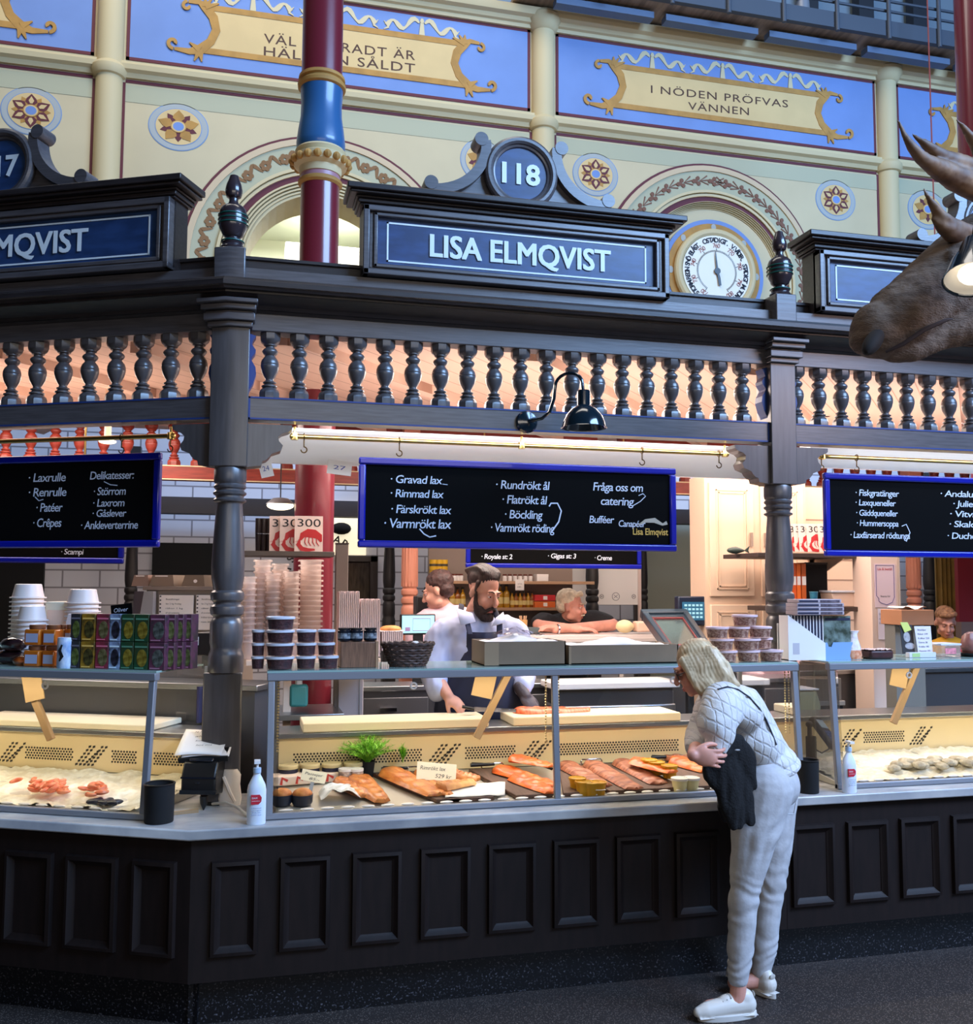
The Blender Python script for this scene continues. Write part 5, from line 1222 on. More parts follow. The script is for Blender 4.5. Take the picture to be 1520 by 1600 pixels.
a, b = at(372, 866, y=ym), at(521, 866, y=ym); t = thing('shelf', 'dark shelf board carrying the three crayfish magazines', 'shelf', ((a.x+b.x)/2, ym+.02, zm)); w = (b.x-a.x)/2; build('plank', MB().box(-w, w, -.08, .22, -.028, 0), DSH, t, bev=.003); build('edge_strip', MB().box(-w, w, -.083, -.08, -.026, -.002), mat('shelf_edge_grey', (92, 84, 78), .5), t)
a, b = at(523, 900, y=ym), at(546, 900, y=ym); t = thing('shelf_upright', 'grey shelf upright beside the red iron column', 'upright', ((a.x+b.x)/2, ym+.04, 0)); build('upright', MB().box(-.035, .035, -.03, .03, 0, at(530, 850, y=ym).z), mat('upright_grey', (110, 98, 90), .5), t, bev=.003); build('end_cap', MB().box(-.037, .037, -.032, .032, at(530, 850, y=ym).z, at(530, 848, y=ym).z), DSH, t)
# dark tumblers behind the magazines, with a lamp and calendar tickets
for k, u in enumerate((403, 411, 419)):
    p = at(u, 862, y=ym+.1); t = thing('dark_tumbler', 'dark glass tumbler behind the three magazines', 'glass', (p.x, ym+.1, zm), group='dark tumblers'); build('glass', MB().lathe([(.014, 0), (.018, .12), (.018, .19)], 12), mat('smoky_glass', (52, 44, 42), .2), t); build('ring', MB().lathe([(.0185, .10), (.0185, .105)], 12, caps=False), CHROME, t)
p = at(438, 790, y=2.2); t = thing('pendant_lamp', 'glowing round pendant lamp above the crayfish magazines', 'lamp', tuple(p)); build('shade', MB().lathe([(.02, .05), (.05, .045), (.088, .015), (.09, .008)], 24, caps=False), STEELD, t); build('diffuser', MB().ell((0, 0, .0), (.086, .086, .03), 24, 8), mat('lamp_glow', (255, 240, 205), .4, emit=2.2), t); build('cord', MB().cyl((0, 0, .05), (0, 0, 2.95-p.z), .004), BLACK, t)
p = at(168, 690, y=2.0); t = thing('pendant_lamp', 'glowing ceiling lamp above the pâté blackboard', 'lamp', tuple(p)); build('diffuser', MB().ell((0, 0, .0), (.05, .05, .014), 24, 8), mat('lamp_glow', (255, 240, 205), .4), t); build('socket', MB().cyl((0, 0, .0), (0, 0, 2.95-p.z), .02), CUP_, t)
for u, v, l in ((1292, 642, 'pink-white ceiling spot glowing behind the balusters'), (1497, 655, 'pink-white ceiling spot glowing at the picture edge')):
    p = at(u, v, y=1.9); t = thing('ceiling_spot', l, 'spotlight', tuple(p)); build('bulb', MB().ell((0, 0, 0), (.045, .045, .04), 16, 10), mat('spot_glow', (255, 220, 215), .4, emit=2.6), t); build('socket', MB().cyl((0, 0, .02), (0, 0, 2.955-p.z), .022), CUP_, t)
for u0, u1, v0, v1, tl_, l in ((404, 424, 724, 744, -.25, 'white calendar ticket with number 24 hanging under the fascia'), (512, 550, 724, 740, .1, 'white ticket hanging under the fascia beside the blackboard')):
    p = at((u0+u1)/2, v0+2, y=.765); k = 1/ppm(.8, p.x); t = thing('calendar_ticket', l, 'ticket', (p.x, .765, p.z), 0); w, h = (u1-u0)*k/2, (v1-v0)*k
    build('card', MB().box(-w, w, 0, .002, -h, .02), PAPER, t, M=RY(tl_), smooth=0); q = MB(); letters(q, '24' if u0 < 450 else '27', -w*.5, w*.5, -h*.5, h*.4, -.0008); build('number', q, mat('ticket_blue', (50, 70, 150), .6), t, M=RY(tl_), smooth=0)
# lit sign and dark window beyond
p = at(539, 851, y=5.16); t = thing('lit_bar_sign', 'glowing cream sign with black letters beyond the shelf upright', 'sign', tuple(p)); build('plate', MB().box(-.35, .2, 0, .03, -.1, .38), mat('sign_glow', (255, 244, 210), .5, emit=.7), t, smooth=0)
q = MB()
for k, chh in enumerate('OYSTER BAR'):
    if chh != ' ':
        a_ = -1.55+.235*k; m = MB(); letters(m, chh, 0, None, 0, .075, 0, bold=.02, center=True); q.join(m, T3((-.19+.32*math.sin(a_), -.006, -.33+.36*math.cos(a_))) @ RY(a_))
build('lettering', q, MAGK, t, smooth=0)
a, b = at(524, 942, y=5.19), at(590, 868, y=5.19); t = thing('dark_window', 'dark framed glass cabinet window behind the lid stacks', 'window', ((a.x+b.x)/2, 5.19, a.z)); w, h = (b.x-a.x)/2, b.z-a.z
q = MB().box(-w, w, -.04, 0, h-.07, h).box(w-.08, w, -.04, 0, 0, h).box(-w, -w+.05, -.04, 0, 0, h); build('frame', q, mat('window_frame_dark', (46, 36, 32), .4), t, bev=.01); build('pane', MB().box(-w, w, -.01, 0, 0, h), mat('window_dark_glass', (60, 52, 40), .15, var=.4, scale=14, stretch=(3, 1, .5)), t)
t = thing('dark_vent', 'dark grille high on the tiled wall beside the sign', 'vent', tuple(at(533, 826, y=5.17))); build('grille', MB().ell((0, 0, 0), (.1, .04, .06), 16, 8), DARK, t)
# ---------------- binders, clear tub, cup on the right shelf
zs = at(1250, 948, y=1.75).z; k = 1/ppm(1.72, 3.0)
for i, (u, w_, c, l) in enumerate(((1226, 8, (58, 56, 64), 'dark grey binder nearest the post'), (1234, 8, (66, 64, 72), 'dark grey binder next to the orange ones'), (1243, 7, (226, 92, 30), 'orange binder beside the grey ones'), (1250, 7, (234, 110, 36), 'middle one of the orange binders'), (1258, 8, (196, 92, 34), 'darker orange binder beside the black gap'))):
    t = thing('binder', l, 'binder', (at(u, 940, y=1.72).x, 1.74, zs)); h = 70*k; build('spine', MB().box(-w_*k/2, w_*k/2, -.01, .2, 0, h), mat('binder_%d' % i, c, .5), t, bev=.002); build('spine_label', MB().box(-w_*k/2+.002, w_*k/2-.002, -.0115, -.01, h*.5, h*.7), PAPER, t)
t = thing('black_crate', 'black open crate on the shelf behind the blue cup', 'crate', (at(1280, 940, y=1.8).x, 1.85, zs)); build('box', MB().box(-.085, .085, -.02, .15, 0, .30), BLACKM, t, smooth=0); build('rim', MB().box(-.088, .088, -.023, -.02, .29, .302), BLACK, t)
t = thing('paper_cup', 'blue printed paper cup on the right shelf', 'cup', (at(1274, 942, y=1.70).x, 1.72, zs)); build('cup', MB().lathe([(.020, 0), (.028, .098), (.029, .10)], 16), mat('cup_blue', (32, 108, 150), .4, col2=(70, 150, 180), scale=25), t); build('rim', MB().lathe([(.029, .098), (.030, .102)], 16), mat('cup_rim', (120, 190, 210), .4), t)
t = thing('storage_tub', 'clear plastic storage tub on the right shelf', 'tub', (at(1322, 945, y=1.7).x, 1.76, zs)); build('tub', MB().prism([(-.095, 0), (.095, 0), (.115, .095), (-.115, .095)], 'y', -.07, .1), mat('milky_tub', (226, 196, 176), .35), t, bev=.005); build('lid', MB().box(-.122, .122, -.08, .11, .095, .11), FROST, t, bev=.004)
t = thing('back_counter', 'dark steel back counter seen through the right ice case', 'counter', (4.3, 1.95, 0)); build('cabinet', MB().box(-.95, 1.1, -.2, .2, 0, 1.16), mat('dark_steel', (92, 92, 96), .4), t, smooth=0); build('worktop', MB().box(-.97, 1.12, -.22, .2, 1.16, 1.19), STEEL, t, bev=.004); build('white_door', MB().box(-.72, -.36, -.215, -.2, .1, 1.12), WHITE, t, bev=.004)
t = thing('crate_stack', 'dark crates stacked in the gap between the two cases', 'crate', (at(1275, 1090, y=1.45).x, 1.5, .0)); build('crate', MB().box(-.14, .16, -.1, .1, .0, 1.0), BLACKM, t, bev=.004); build('pale_lid', MB().box(-.15, .17, -.11, .11, 1.0, 1.03), mat('crate_lid', (150, 140, 128), .5), t, bev=.003); build('carton', MB().box(-.1, .15, -.1, .08, 1.03, 1.17), CARD2, t, bev=.003)
# pillar with notices
a, b = at(1362, 950, y=1.5), at(1406, 950, y=1.5); t = thing('notice_pillar', 'pale pillar carrying two paper notices', 'pillar', ((a.x+b.x)/2, 1.6, 0)); w = (b.x-a.x)/2; build('pillar', MB().box(-w, w, -.1, .1, 0, 2.45), mat('pillar_paint', (222, 196, 180), .5), t, bev=.004); build('edge', MB().box(w-.012, w+.004, -.104, -.1, 0, 2.45), mat('pillar_edge', (200, 178, 160), .5), t)
p = at(1383, 925, y=1.495); k = 1/ppm(1.5, p.x); t = thing('poster', 'violet-outlined speech bubble poster on the pillar', 'poster', (p.x, 1.495, p.z)); build('sheet', MB().box(-19*k, 19*k, 0, .003, -24*k, 44*k), mat('poster_pink', (226, 200, 204), .6), t, smooth=0)
q = MB().stroke([(-16*k, 42*k), (16*k, 42*k), (16*k, -8*k), (12*k, -16*k), (2*k, -20*k), (-8*k, -17*k), (-12*k, -14*k), (-12*k, -10*k), (-16*k, -6*k)], .004, -.002, .002, True); build('outline', q, mat('poster_violet', (112, 96, 140), .6), t, smooth=0); q = MB(); letters(q, 'Läs & beställ', -13*k, 13*k, 34*k, 4*k, -.001, bold=.02); build('heading', q, mat('poster_red', (196, 90, 90), .6), t, smooth=0); q = MB(); letters(q, 'Skanna här', -9*k, 9*k, -8*k, 3*k, -.001); build('caption', q, INK, t, smooth=0)
p = at(1384, 975, y=1.494); t = thing('notice_sheet', 'white printed notice below the poster on the pillar', 'notice', (p.x, 1.494, p.z)); build('sheet', MB().box(-14*k, 14*k, 0, .002, -24*k, 24*k), mat('notice_white', (226, 214, 222), .7), t, smooth=0); q = MB()
for i, (s_, x_) in enumerate((('Öppettider', 9), ('mån-fre 9-19', 10), ('lör 9-17', 7))): letters(q, s_, -12*k, (-12+2*x_)*k, (14-7*i)*k, 3*k, -.001)
build('print', q, mat('notice_ink', (130, 118, 150), .7), t, smooth=0)
# curtain, red screen and box round the boy
a, b = at(1463, 900, y=3.3), at(1503, 900, y=3.3)
q = MB().grid(lambda s, v: (a.x+(b.x-a.x)*s, 3.3+.03*math.sin(s*38), 1.0+1.5*v), 60, 4); o = tag(build('curtain', q, mat('ochre_curtain', (112, 88, 36), .7, var=.2, scale=6)), 'ochre curtain hanging behind the boy', 'curtain'); so = o.modifiers.new('thick', 'SOLIDIFY'); so.thickness = .004
a, b = at(1503, 900, y=3.0), at(1560, 900, y=3.0); t = thing('red_screen', 'oxblood red panel beside the curtain', 'panel', ((a.x+b.x)/2, 3.05, 0)); w = (b.x-a.x)/2; build('panel', MB().box(-w, w, 0, .04, at(1510, 972, y=3.0).z, 2.5), mat('oxblood_panel', (110, 26, 36), .5), t, smooth=0); build('plinth_panel', MB().box(-w, w, -.02, .05, 0, at(1510, 972, y=3.0).z), mat('grey_panel', (112, 96, 92), .5), t)
a, b = at(1409, 977, y=1.0), at(1459, 953, y=1.0); t = thing('cardboard_box', 'brown cardboard box resting above the leaflets', 'box', ((a.x+b.x)/2, 1.1, a.z)); w = (b.x-a.x)/2; h = b.z-a.z; CARD = mat('brown_cardboard', (166, 116, 84), .7, var=.05, scale=4); build('carton', MB().box(-w, w, -.1, .1, 0, h), CARD, t, bev=.003); build('paper_lining', MB().grid(lambda s, v: ((s-.5)*w*1.5, (v-.5)*.15, h+.012+.01*math.sin(s*9)), 8, 4), PAPER, t); build('box_stand', MB().box(-w*.9, w*.9, -.02, .08, -a.z, 0), mat('stand_glass_grey', (112, 112, 108), .5), t)
# ================================================================ goods on top of the cases
ZS = ZT+.0207
def X(u, y, v=1040): return at(u, v, y=y).x
BERRY = mat('dried_berries', (52, 22, 28), .5, col2=(86, 42, 44), scale=70, bump=.6); NUTS = mat('mixed_nuts', (120, 70, 52), .5, col2=(206, 168, 146), scale=75, bump=.6)
def tub_proto(R, h, content, lab, pink):
    t = thing('snack_tub', lab, 'tub', (0, 0, 0))
    build('contents', MB().lathe([(R*.80, .003), (R*.90, h*.74), (R*.5, h*.78)], 20), content, t)
    build('cup', MB().lathe([(R*.84, 0), (R*.95, h*.8)], 24), TUBP, t)
    build('lid', MB().lathe([(R*.96, h*.74), (R, h*.76), (R*1.0, h*.90), (R*.95, h*.93), (R*.90, h*.88)], 24), FROST if not pink else mat('pinkish_lid', (222, 196, 200), .35), t)
    return t
def tubs(rows, y0, content, tag_, pink):
    first = None
    for (u0, u1, lev, dy, lab) in rows:
        y = y0+dy; x0_, x1_ = X(u0, y), X(u1, y); R = (x1_-x0_)/2; h = .0595; s = R/.055
        if first is None: first = tub_proto(.055, h, content, lab, pink); o = first
        else: o = copy_thing(first, Matrix.Identity(4), lab)
        o['group'] = tag_
        o.matrix_basis = T3(((x0_+x1_)/2, y, ZS+lev*.0565)) @ SC(s, s*.9, 1)
L_ = ['bottom', 'second', 'third', 'topmost']
tubs([(414, 460, k, 0, f'tub of dark dried berries with a bluish lid, {L_[k]} of the tallest stack') for k in range(4)] +
     [(461.5, 494, k, 0, f'tub of dark dried berries, {L_[k]} of the stack next to the tallest one') for k in range(3)] +
     [(496, 529, 0, 0, 'tub of dark dried berries beside the wooden stand, sticking out at the bottom')] + [(495, 523, k, .0, f'tub of dark dried berries, {L_[k]} of the stack beside the wooden stand') for k in (1, 2)] +
     [(392, 413.5, k, .02, f'narrow-looking tub of dark dried berries, {L_[k]} of the stack nearest the corner post') for k in range(3)], .20, BERRY, 'tubs of dried berries', False)
tubs([(1187, 1222, 0, 0, 'tub of mixed nuts at the end of the bottom row by the post'), (1152, 1186, 0, 0, 'tub of mixed nuts in the middle of the bottom row'), (1117, 1151, 0, 0, 'tub of mixed nuts in the bottom row just behind the blond hair'),
      (1172, 1206, 1, .06, 'rearmost tub of mixed nuts in the second layer by the post'), (1146, 1187, 1, 0, 'tub of mixed nuts at the front of the second layer'), (1110, 1146, 1, 0, 'tub of mixed nuts in the second layer above the blond hair'),
      (1171, 1205, 2, .02, 'tub of mixed nuts in the third layer by the post'), (1138, 1171, 2, 0, 'tub of mixed nuts in the middle of the third layer'), (1104, 1138, 2, 0, 'tub of mixed nuts in the third layer beside the framed glass'), (1146, 1183, 3, .02, 'single tub of mixed nuts on the very top of its stack')], .20, NUTS, 'tubs of mixed nuts', True)
# wooden stand, black jars
a, b = X(532, .2), X(591, .2); t = thing('wooden_stand', 'brown wooden stand box under the black jars', 'stand', ((a+b)/2, .26, ZS)); w = (b-a)/2
OAK = mat('brown_oak', (120, 84, 62), .5, var=.3, scale=14, stretch=(14, 1, 1)); build('box', MB().box(-w, w, -.06, .08, 0, .112), OAK, t, bev=.003); build('side_board', MB().box(w-.012, w, -.063, .08, 0, .114), mat('lighter_oak', (166, 128, 96), .5), t)
for k, (u, l) in enumerate(((537, 'black-labelled jar nearest the shelf upright'), (556, 'black-labelled jar in the middle of the wooden stand'), (578, 'black-labelled jar at the basket end of the wooden stand'))):
    x = X(u, .25)-(a+b)/2; t = thing('black_jar', l, 'jar', (X(u, .25), .25, ZS+.1142)); build('jar', MB().lathe([(.026, 0), (.029, .005), (.029, .046), (.025, .05)], 18), mat('black_jar_glass', (18, 24, 34), .25), t); build('label', MB().lathe([(.0293, .012), (.0293, .036)], 18, caps=False), mat('jar_black_label', (30, 40, 52), .5, col2=(150, 160, 168), scale=60), t); build('lid', MB().lathe([(.027, .05), (.027, .058)], 18), BLACK, t)
# lid and cup stacks
def stack(u0, u1, vtop, y, z0, label, grp, kind='cup', n=None, m=None, cat='cup', square=False):
    p, q_ = at(u0, vtop, y=y), at(u1, vtop, y=y); R = (q_.x-p.x)/2; H = p.z-z0; n = n or max(4, int(H/.022)); st = H/(n+2.5); h = st*3.2
    if square:
        q = MB(); a = R*.86; vs = []
        for (r, z) in ((a*.9, 0), (a, h), (R, h), (R, h+.004)): vs += [(-r, -r, z), (r, -r, z), (r, r, z), (-r, r, z)]
        q.add(vs, [(i*4+k, i*4+(k+1) % 4, i*4+4+(k+1) % 4, i*4+4+k) for i in range(3) for k in range(4)]+[(3, 2, 1, 0)])
    else: q = MB().lathe([(R*.70, 0), (R*.84, h*.88), (R*1.0, h*.89), (R*1.0, h*.98), (R*.97, h)], 18, caps=False)
    flip = kind == 'flip'
    me = q.mesh('plastic_'+('box' if square else 'cup'), [m or CUP], 30)
    for k in range(n):
        o = link('plastic_'+('box' if square else 'cup'), me, None, T3(((p.x+q_.x)/2, y, z0+st*k+(h if flip else 0))) @ (RX(PI) if flip else Matrix.Identity(4)))
        tag(o, label, cat, grp)
PINKC = glassmat('pinkish_cup_plastic', (.97, .94, .93), .6, srgb(250, 234, 226), .42)
zc = 1.36
t = thing('packing_shelf', 'pale shelf under the nested clear cups', 'shelf', (X(450, 1.25), 1.3, zc-.03)); build('plank', MB().box(-.22, .48, -.18, .2, 0, .028), CUP_, t, bev=.003); build('leg', MB().box(-.02, .02, -.02, .02, -zc+.03, 0), CUP_, t)
for k, (u0, u1, v, dy, n, l) in enumerate(((378, 402, 898, -.06, 12, 'clear cup in the stack nearest the corner post'), (396, 426, 872, .0, 15, 'clear cup in the second stack from the corner post'), (414, 440, 893, -.05, 12, 'clear cup in the shorter stack before the tall ones'), (424, 452, 878, .06, 14, 'clear cup in the stack behind the gap'), (442, 470, 890, -.04, 13, 'clear cup in the broad middle stack'), (466, 506, 872, .04, 17, 'clear cup in the tall stack beside the shelf upright'))):
    stack(u0, u1, v, 1.25+dy, zc, l, 'cups: '+l.split(' in ')[1], n=n, m=PINKC)
for k, (u0, u1, v, l) in enumerate(((528, 560, 925, 'pale lid standing in the taller row of lids behind the black jars'), (561, 592, 937, 'pale lid standing in the lower row of lids behind the black jars'), (594, 627, 987, 'pale lid standing in the low row beside the monitor'))):
    y = 1.25; a, b = at(u0, v, y=y), at(u1, v, y=y); H = a.z-zc if v < 980 else .10; z0 = a.z-H; n = 11
    w = (b.x-a.x)/n; me = MB().box(-w*.36, w*.36, -.07, .07, 0, H).mesh('food_box_lid', [mat('pale_lid_pink', (226, 206, 208), .35)], 0)
    for i in range(n): tag(link('food_box_lid', me, None, T3((a.x+w*(i+.5), y, z0+(.004 if i % 3 else 0)))), l, 'lid', 'lids: '+l.split(' in ')[1])
t = thing('pastry_plate', 'tray with orange pastry on the low row of lids', 'pastry', tuple(at(610, 986, y=1.25))); build('pastry', MB().ell((0, 0, .012), (.06, .05, .02), 16, 8), mat('orange_pastry', (206, 138, 72), .5, var=.2, scale=20), t); build('paper', MB().box(-.07, .07, -.06, .06, 0, .004), PAPER, t)
# wicker basket
c = Vector((X(637, .24), .24, ZS)); t = thing('wicker_basket', 'dark brown wicker basket on the glass top beside the bearded man', 'basket', tuple(c)); WK = mat('dark_wicker', (70, 48, 40), .6, var=.35, scale=40); k = 1/ppm(.24, c.x)
q = MB()
for i in range(9):
    f = i/8; ra = (27+13*f**.8)*k; rb = ra*.62; z = .006+f*.092
    q.tube([(ra*math.cos(a), rb*math.sin(a), z+.003*math.sin(a*14+PI*(i % 2))) for a in [2*PI*j/56 for j in range(56)]], .0062, 6, True)
build('weave', q, WK, t); q = MB()
for j in range(28): a = 2*PI*j/28; q.cyl((26*k*math.cos(a), 17*k*math.sin(a), .0), (40*k*math.cos(a), 25*k*math.sin(a), .1), .004, seg=6)
q.disc(0, 0, 1e-3, 1e-3, 0, 1e-3, 6); q.lathe([(26*k, 0), (26*k, .008)], 28, sy=.62); build('stake', q, WK, t)
q = MB().tube([(40.5*k*math.cos(a), 25*k*math.sin(a), .101+.003*math.sin(a*20)) for a in [2*PI*j/72 for j in range(72)]], .0075, 6, True); build('rim', q, WK, t)
q = MB().ell((.03, -.02, .10), (.02, .015, .014), 8, 6); tag(build('folded_napkin', q, PAPER, M=T3(c)), 'small white folded napkin sticking out of the wicker basket', 'napkin')
# two cardboard trays with paper
TRAYC = mat('grey_brown_card', (124, 106, 84), .6, var=.12, scale=4)
for (u0, u1, h, l, sd) in ((757, 884, .108, 'open cardboard tray with white paper in front of the bearded man', 1), (889, 1060, .088, 'open cardboard tray with white paper in front of the old man', 2)):
    y = .18; a, b = X(u0, y), X(u1, y); w = (b-a)/2; t = thing('cardboard_tray', l, 'tray', ((a+b)/2, y, ZS)); d = .26
    q = MB().box(-w, w, 0, .006, 0, h).box(-w, w, d-.006, d, 0, h).box(-w, -w+.006, 0, d, 0, h).box(w-.006, w, 0, d, 0, h).box(-w, w, 0, d, 0, .006); build('tray', q, TRAYC, t, smooth=0)
    build('side_flap', MB().box(-w-.001, -w+.34*w if sd == 1 else -w+.01, -.0022, 0, .002, h-.004), mat('flap_card', (146, 124, 96), .6), t, smooth=0)
    fn = lambda s, v: ((s-.5)*(2*w-.02), .01+(d-.02)*v, h-.006+.035*math.exp(-((s-.5)/.23)**2)*math.sin(PI*min(1, v*1.1))+.012*noise.noise((s*6, v*5, sd*7)))
    o = build('paper_filling', MB().grid(fn, 26, 12), PAPER, t); so = o.modifiers.new('thick', 'SOLIDIFY'); so.thickness = .002
    q = MB().grid(lambda s, v: ((s-.5)*w*1.1+w*.1, d*.3+d*.8*v, h+.025+.03*v*math.exp(-((s-.5)/.3)**2)+.012*noise.noise((s*8, v*6, sd))), 20, 8)
    if sd == 1: build('clear_film', q, glassmat('tray_film', (.96, .95, .96), .7), t)
# ---------- right case top
y = .2
a, b = X(1234, y, 1030), X(1292, y, 1035); c_ = X(1334, y, 1035)
t = thing('booklet_box', 'white display box full of striped booklets with a blue front', 'box', ((a+b)/2, y+.03, ZS), 0); k = 1/ppm(y, b); xm = (a+b)/2; w = (b-a)/2
S0 = MB().prism([(-w, 0), (w, 0), (w, 26*k), (-w, 70*k)], 'y', -.02, -.016); build('side_wall', S0, WHITE, t, smooth=0)
fw_ = c_-xm
q = MB().prism([(w, 0), (fw_, 0), (fw_+.004, 27*k), (w+.045, 27*k), (w+.036, 20*k), (w+.02, 20*k), (w+.012, 27*k), (w, 26*k)], 'y', -.018, -.012); build('front_wall', q, mat('display_blue', (126, 164, 206), .5), t, smooth=0)
build('back_wall', MB().box(-w, fw_, .08, .084, 0, 56*k), WHITE, t, smooth=0)
q = MB()
for i in range(11):
    x = -w+.012+i*(2*w-.014)/11; q.box(x, x+.0075, -.012, .07, .004, 69*k)
build('booklet_spine', q, mat('booklet_navy', (36, 38, 62), .5), t, smooth=0)
q = MB()
for i in range(12):
    x = -w+.004+i*(2*w-.014)/11; q.box(x, x+.005, -.013, .07, .004, 69*k)
build('booklet_edge', q, WHITE, t, smooth=0)
build('cover', MB().box(w, fw_, -.010, .0, .01, 68*k), mat('cover_print', (120, 138, 130), .5, col2=(44, 56, 40), scale=26), t, smooth=0); build('cover_band', MB().box(w+.006, fw_-.004, -.0112, -.010, 61*k, 65*k), mat('cover_navy', (30, 34, 60), .5), t, smooth=0)
build('code_label', MB().box(-w+.025, -w+.06, -.0212, -.02, .03, .085), mat('label_grey', (186, 184, 190), .6), t, smooth=0)
for i in range(4):
    v = 968-6.8*i; p = at(1243+(2 if i == 3 else 0), v, y=y); x1_ = X(1318-(4 if i == 3 else 0), y); t = thing('disc_case', ('lowest', 'second', 'third', 'topmost')[i]+' flat case of the pile on the booklet box', 'case', ((p.x+x1_)/2, y+.03, ZS+70*k+.0005+i*.0196)); w_ = (x1_-p.x)/2
    build('case', MB().box(-w_, w_, -.045, .06, 0, .0185), mat('case_pink_grey', (178, 166, 172), .4), t, bev=.002); build('spine_strip', MB().box(-w_+.004, -.012, -.0462, -.045, .004, .014), mat('booklet_navy', (36, 38, 62), .5), t, smooth=0); build('picture_strip', MB().box(.0, w_-.01, -.0462, -.045, .003, .015), mat('strip_print', (120, 106, 116), .5, col2=(60, 50, 60), scale=50), t, smooth=0)
CLR = mat('crinkled_bag', (224, 206, 206), .2, col2=(246, 240, 240), scale=40, bump=.5, bscale=30)
p = X(1340, y); t = thing('sweet_bag', 'clear gathered bag of orange sweets beside the booklet box', 'bag', (p, y+.03, ZS)); build('bag', MB().lathe([(.036, 0), (.042, .02), (.037, .06), (.024, .10), (.02, .125), (.03, .142)], 14, sy=.7), CLR, t); build('sweets', MB().lathe([(.038, .002), (.0435, .018), (.039, .045)], 14, sy=.72), mat('orange_sweets', (206, 120, 80), .4, col2=(236, 176, 140), scale=60), t)
p = X(1377, y); t = thing('meat_pack', 'dark red meat in clear wrapping next to the sweet bag', 'pack', (p, y+.03, ZS)); build('meat', MB().box(-.068, .068, -.04, .05, .0, .046), mat('dark_meat', (58, 24, 24), .5, var=.3, scale=20), t, bev=.012); build('wrapping', MB().grid(lambda a, b: ((a-.5)*.15, -.043+.098*b, .048+.008*noise.noise((a*14, b*9, 2))), 24, 10), mat('wrap_white', (216, 204, 204), .3, col2=(150, 110, 110), scale=30), t)
yq = .3; k = 1/ppm(yq, X(1420, yq))
t = thing('photo_leaflet', 'black and white photo leaflet with a yellow sticky note', 'leaflet', (X(1421, yq), yq, ZS)); build('sheet', MB().box(-11*k, 11*k, 0, .004, 5*k, 50*k), mat('photo_dark', (36, 34, 36), .5), t, M=RX(-.12), smooth=0); q = MB().disc(-1*k, 31*k, 6*k, 8*k, -.002, .002, 16).disc(3*k, 17*k, 9*k, 5*k, -.002, .002, 14); build('photo_figure', q, mat('photo_grey', (156, 154, 156), .6, var=.3, scale=40), t, M=RX(-.12), smooth=0); build('sticky_note', MB().prism([(-11*k, 54*k), (2*k, 54*k), (8*k, 42*k), (-5*k, 38*k)], 'y', -.006, -.003), mat('note_yellow', (206, 214, 110), .6), t, M=RX(-.12), smooth=0)
t = thing('paper_menu', 'white curled paper menu leaning beside the photo leaflet', 'menu', (X(1442, yq), yq-.02, ZS)); build('sheet', MB().prism([(-12*k, 3*k), (14*k, 3*k), (15*k, 48*k), (-15*k, 48*k)], 'y', 0, .002), mat('menu_white', (222, 214, 222), .7), t, M=RX(-.1), smooth=0); q = MB()
for i in range(6): letters(q, ('Skaldjur', 'Räkor 149', 'Kräftor 220', 'Ostron 38', 'Krabba 185', 'Hummer 395')[i], -10*k, (6+2*(i % 3))*k, (41-6.5*i)*k, 2.6*k, -.001)
build('print', q, INK, t, M=RX(-.1), smooth=0)
t = thing('menu_stand', 'low clear stand holding the leaflet and the menu', 'stand', (X(1432, yq), yq-.05, ZS)); build('stand', MB().box(-24*k, 24*k, 0, .03, 0, 8*k), FROST, t, bev=.002); build('green_label', MB().box(-19*k, -5*k, -.001, 0, 1*k, 7*k), mat('label_green', (170, 200, 130), .6), t, smooth=0)
t = thing('clear_box', 'clear lidded box with a pink label below the boy', 'box', (X(1476, yq), yq-.05, ZS)); build('box', MB().box(-18*k, 18*k, 0, .12, 0, 18*k), CUP, t, bev=.003); build('lid', MB().box(-19*k, 19*k, -.003, .123, 18*k, 21*k), FROST, t, bev=.002); build('pink_label', MB().box(-11*k, 9*k, -.002, 0, 5*k, 14*k), mat('label_pink', (214, 130, 140), .6, var=.3, scale=60), t, smooth=0)
t = thing('wrapped_fish', 'wrapped cut of meat at the picture edge on the glass top', 'pack', (X(1514, yq), yq-.02, ZS)); build('meat', MB().ell((0, 0, .06), (.055, .05, .07), 16, 10, fn=lambda q_: q_*(1+.15*noise.noise(q_*3))), mat('pale_meat', (150, 100, 92), .35, var=.3, scale=12), t); build('dark_tray', MB().lathe([(.05, 0), (.07, .018)], 18), BLACK, t)
# ---------- left case top: soup cartons, jars, cups
def XL(u, d, v=1030): return atL(u, v, d).x
CH = .1155
cart = [(108, 124, (44, 40, 52), (110, 122, 62)), (125, 147, (166, 124, 30), (92, 84, 36)), (148, 169, (148, 42, 66), (126, 118, 80)), (169, 187, (150, 172, 206), (50, 46, 62)), (187.5, 208, (20, 72, 44), (156, 138, 50)), (208.5, 231, (20, 72, 44), (150, 132, 48)), (232, 257, (104, 50, 74), (106, 110, 104)), (257.5, 272, (96, 44, 70), (128, 136, 84)), (272.5, 285, (96, 44, 72), (120, 128, 76)), (285.5, 298, (96, 46, 72), (112, 120, 70))]
NM = ['first, dark', 'second, mustard yellow', 'third, crimson', 'fourth, pale blue', 'fifth, green topped', 'sixth, green topped', 'seventh, widest violet', 'eighth, violet', 'ninth, narrow violet', 'last, narrow violet']
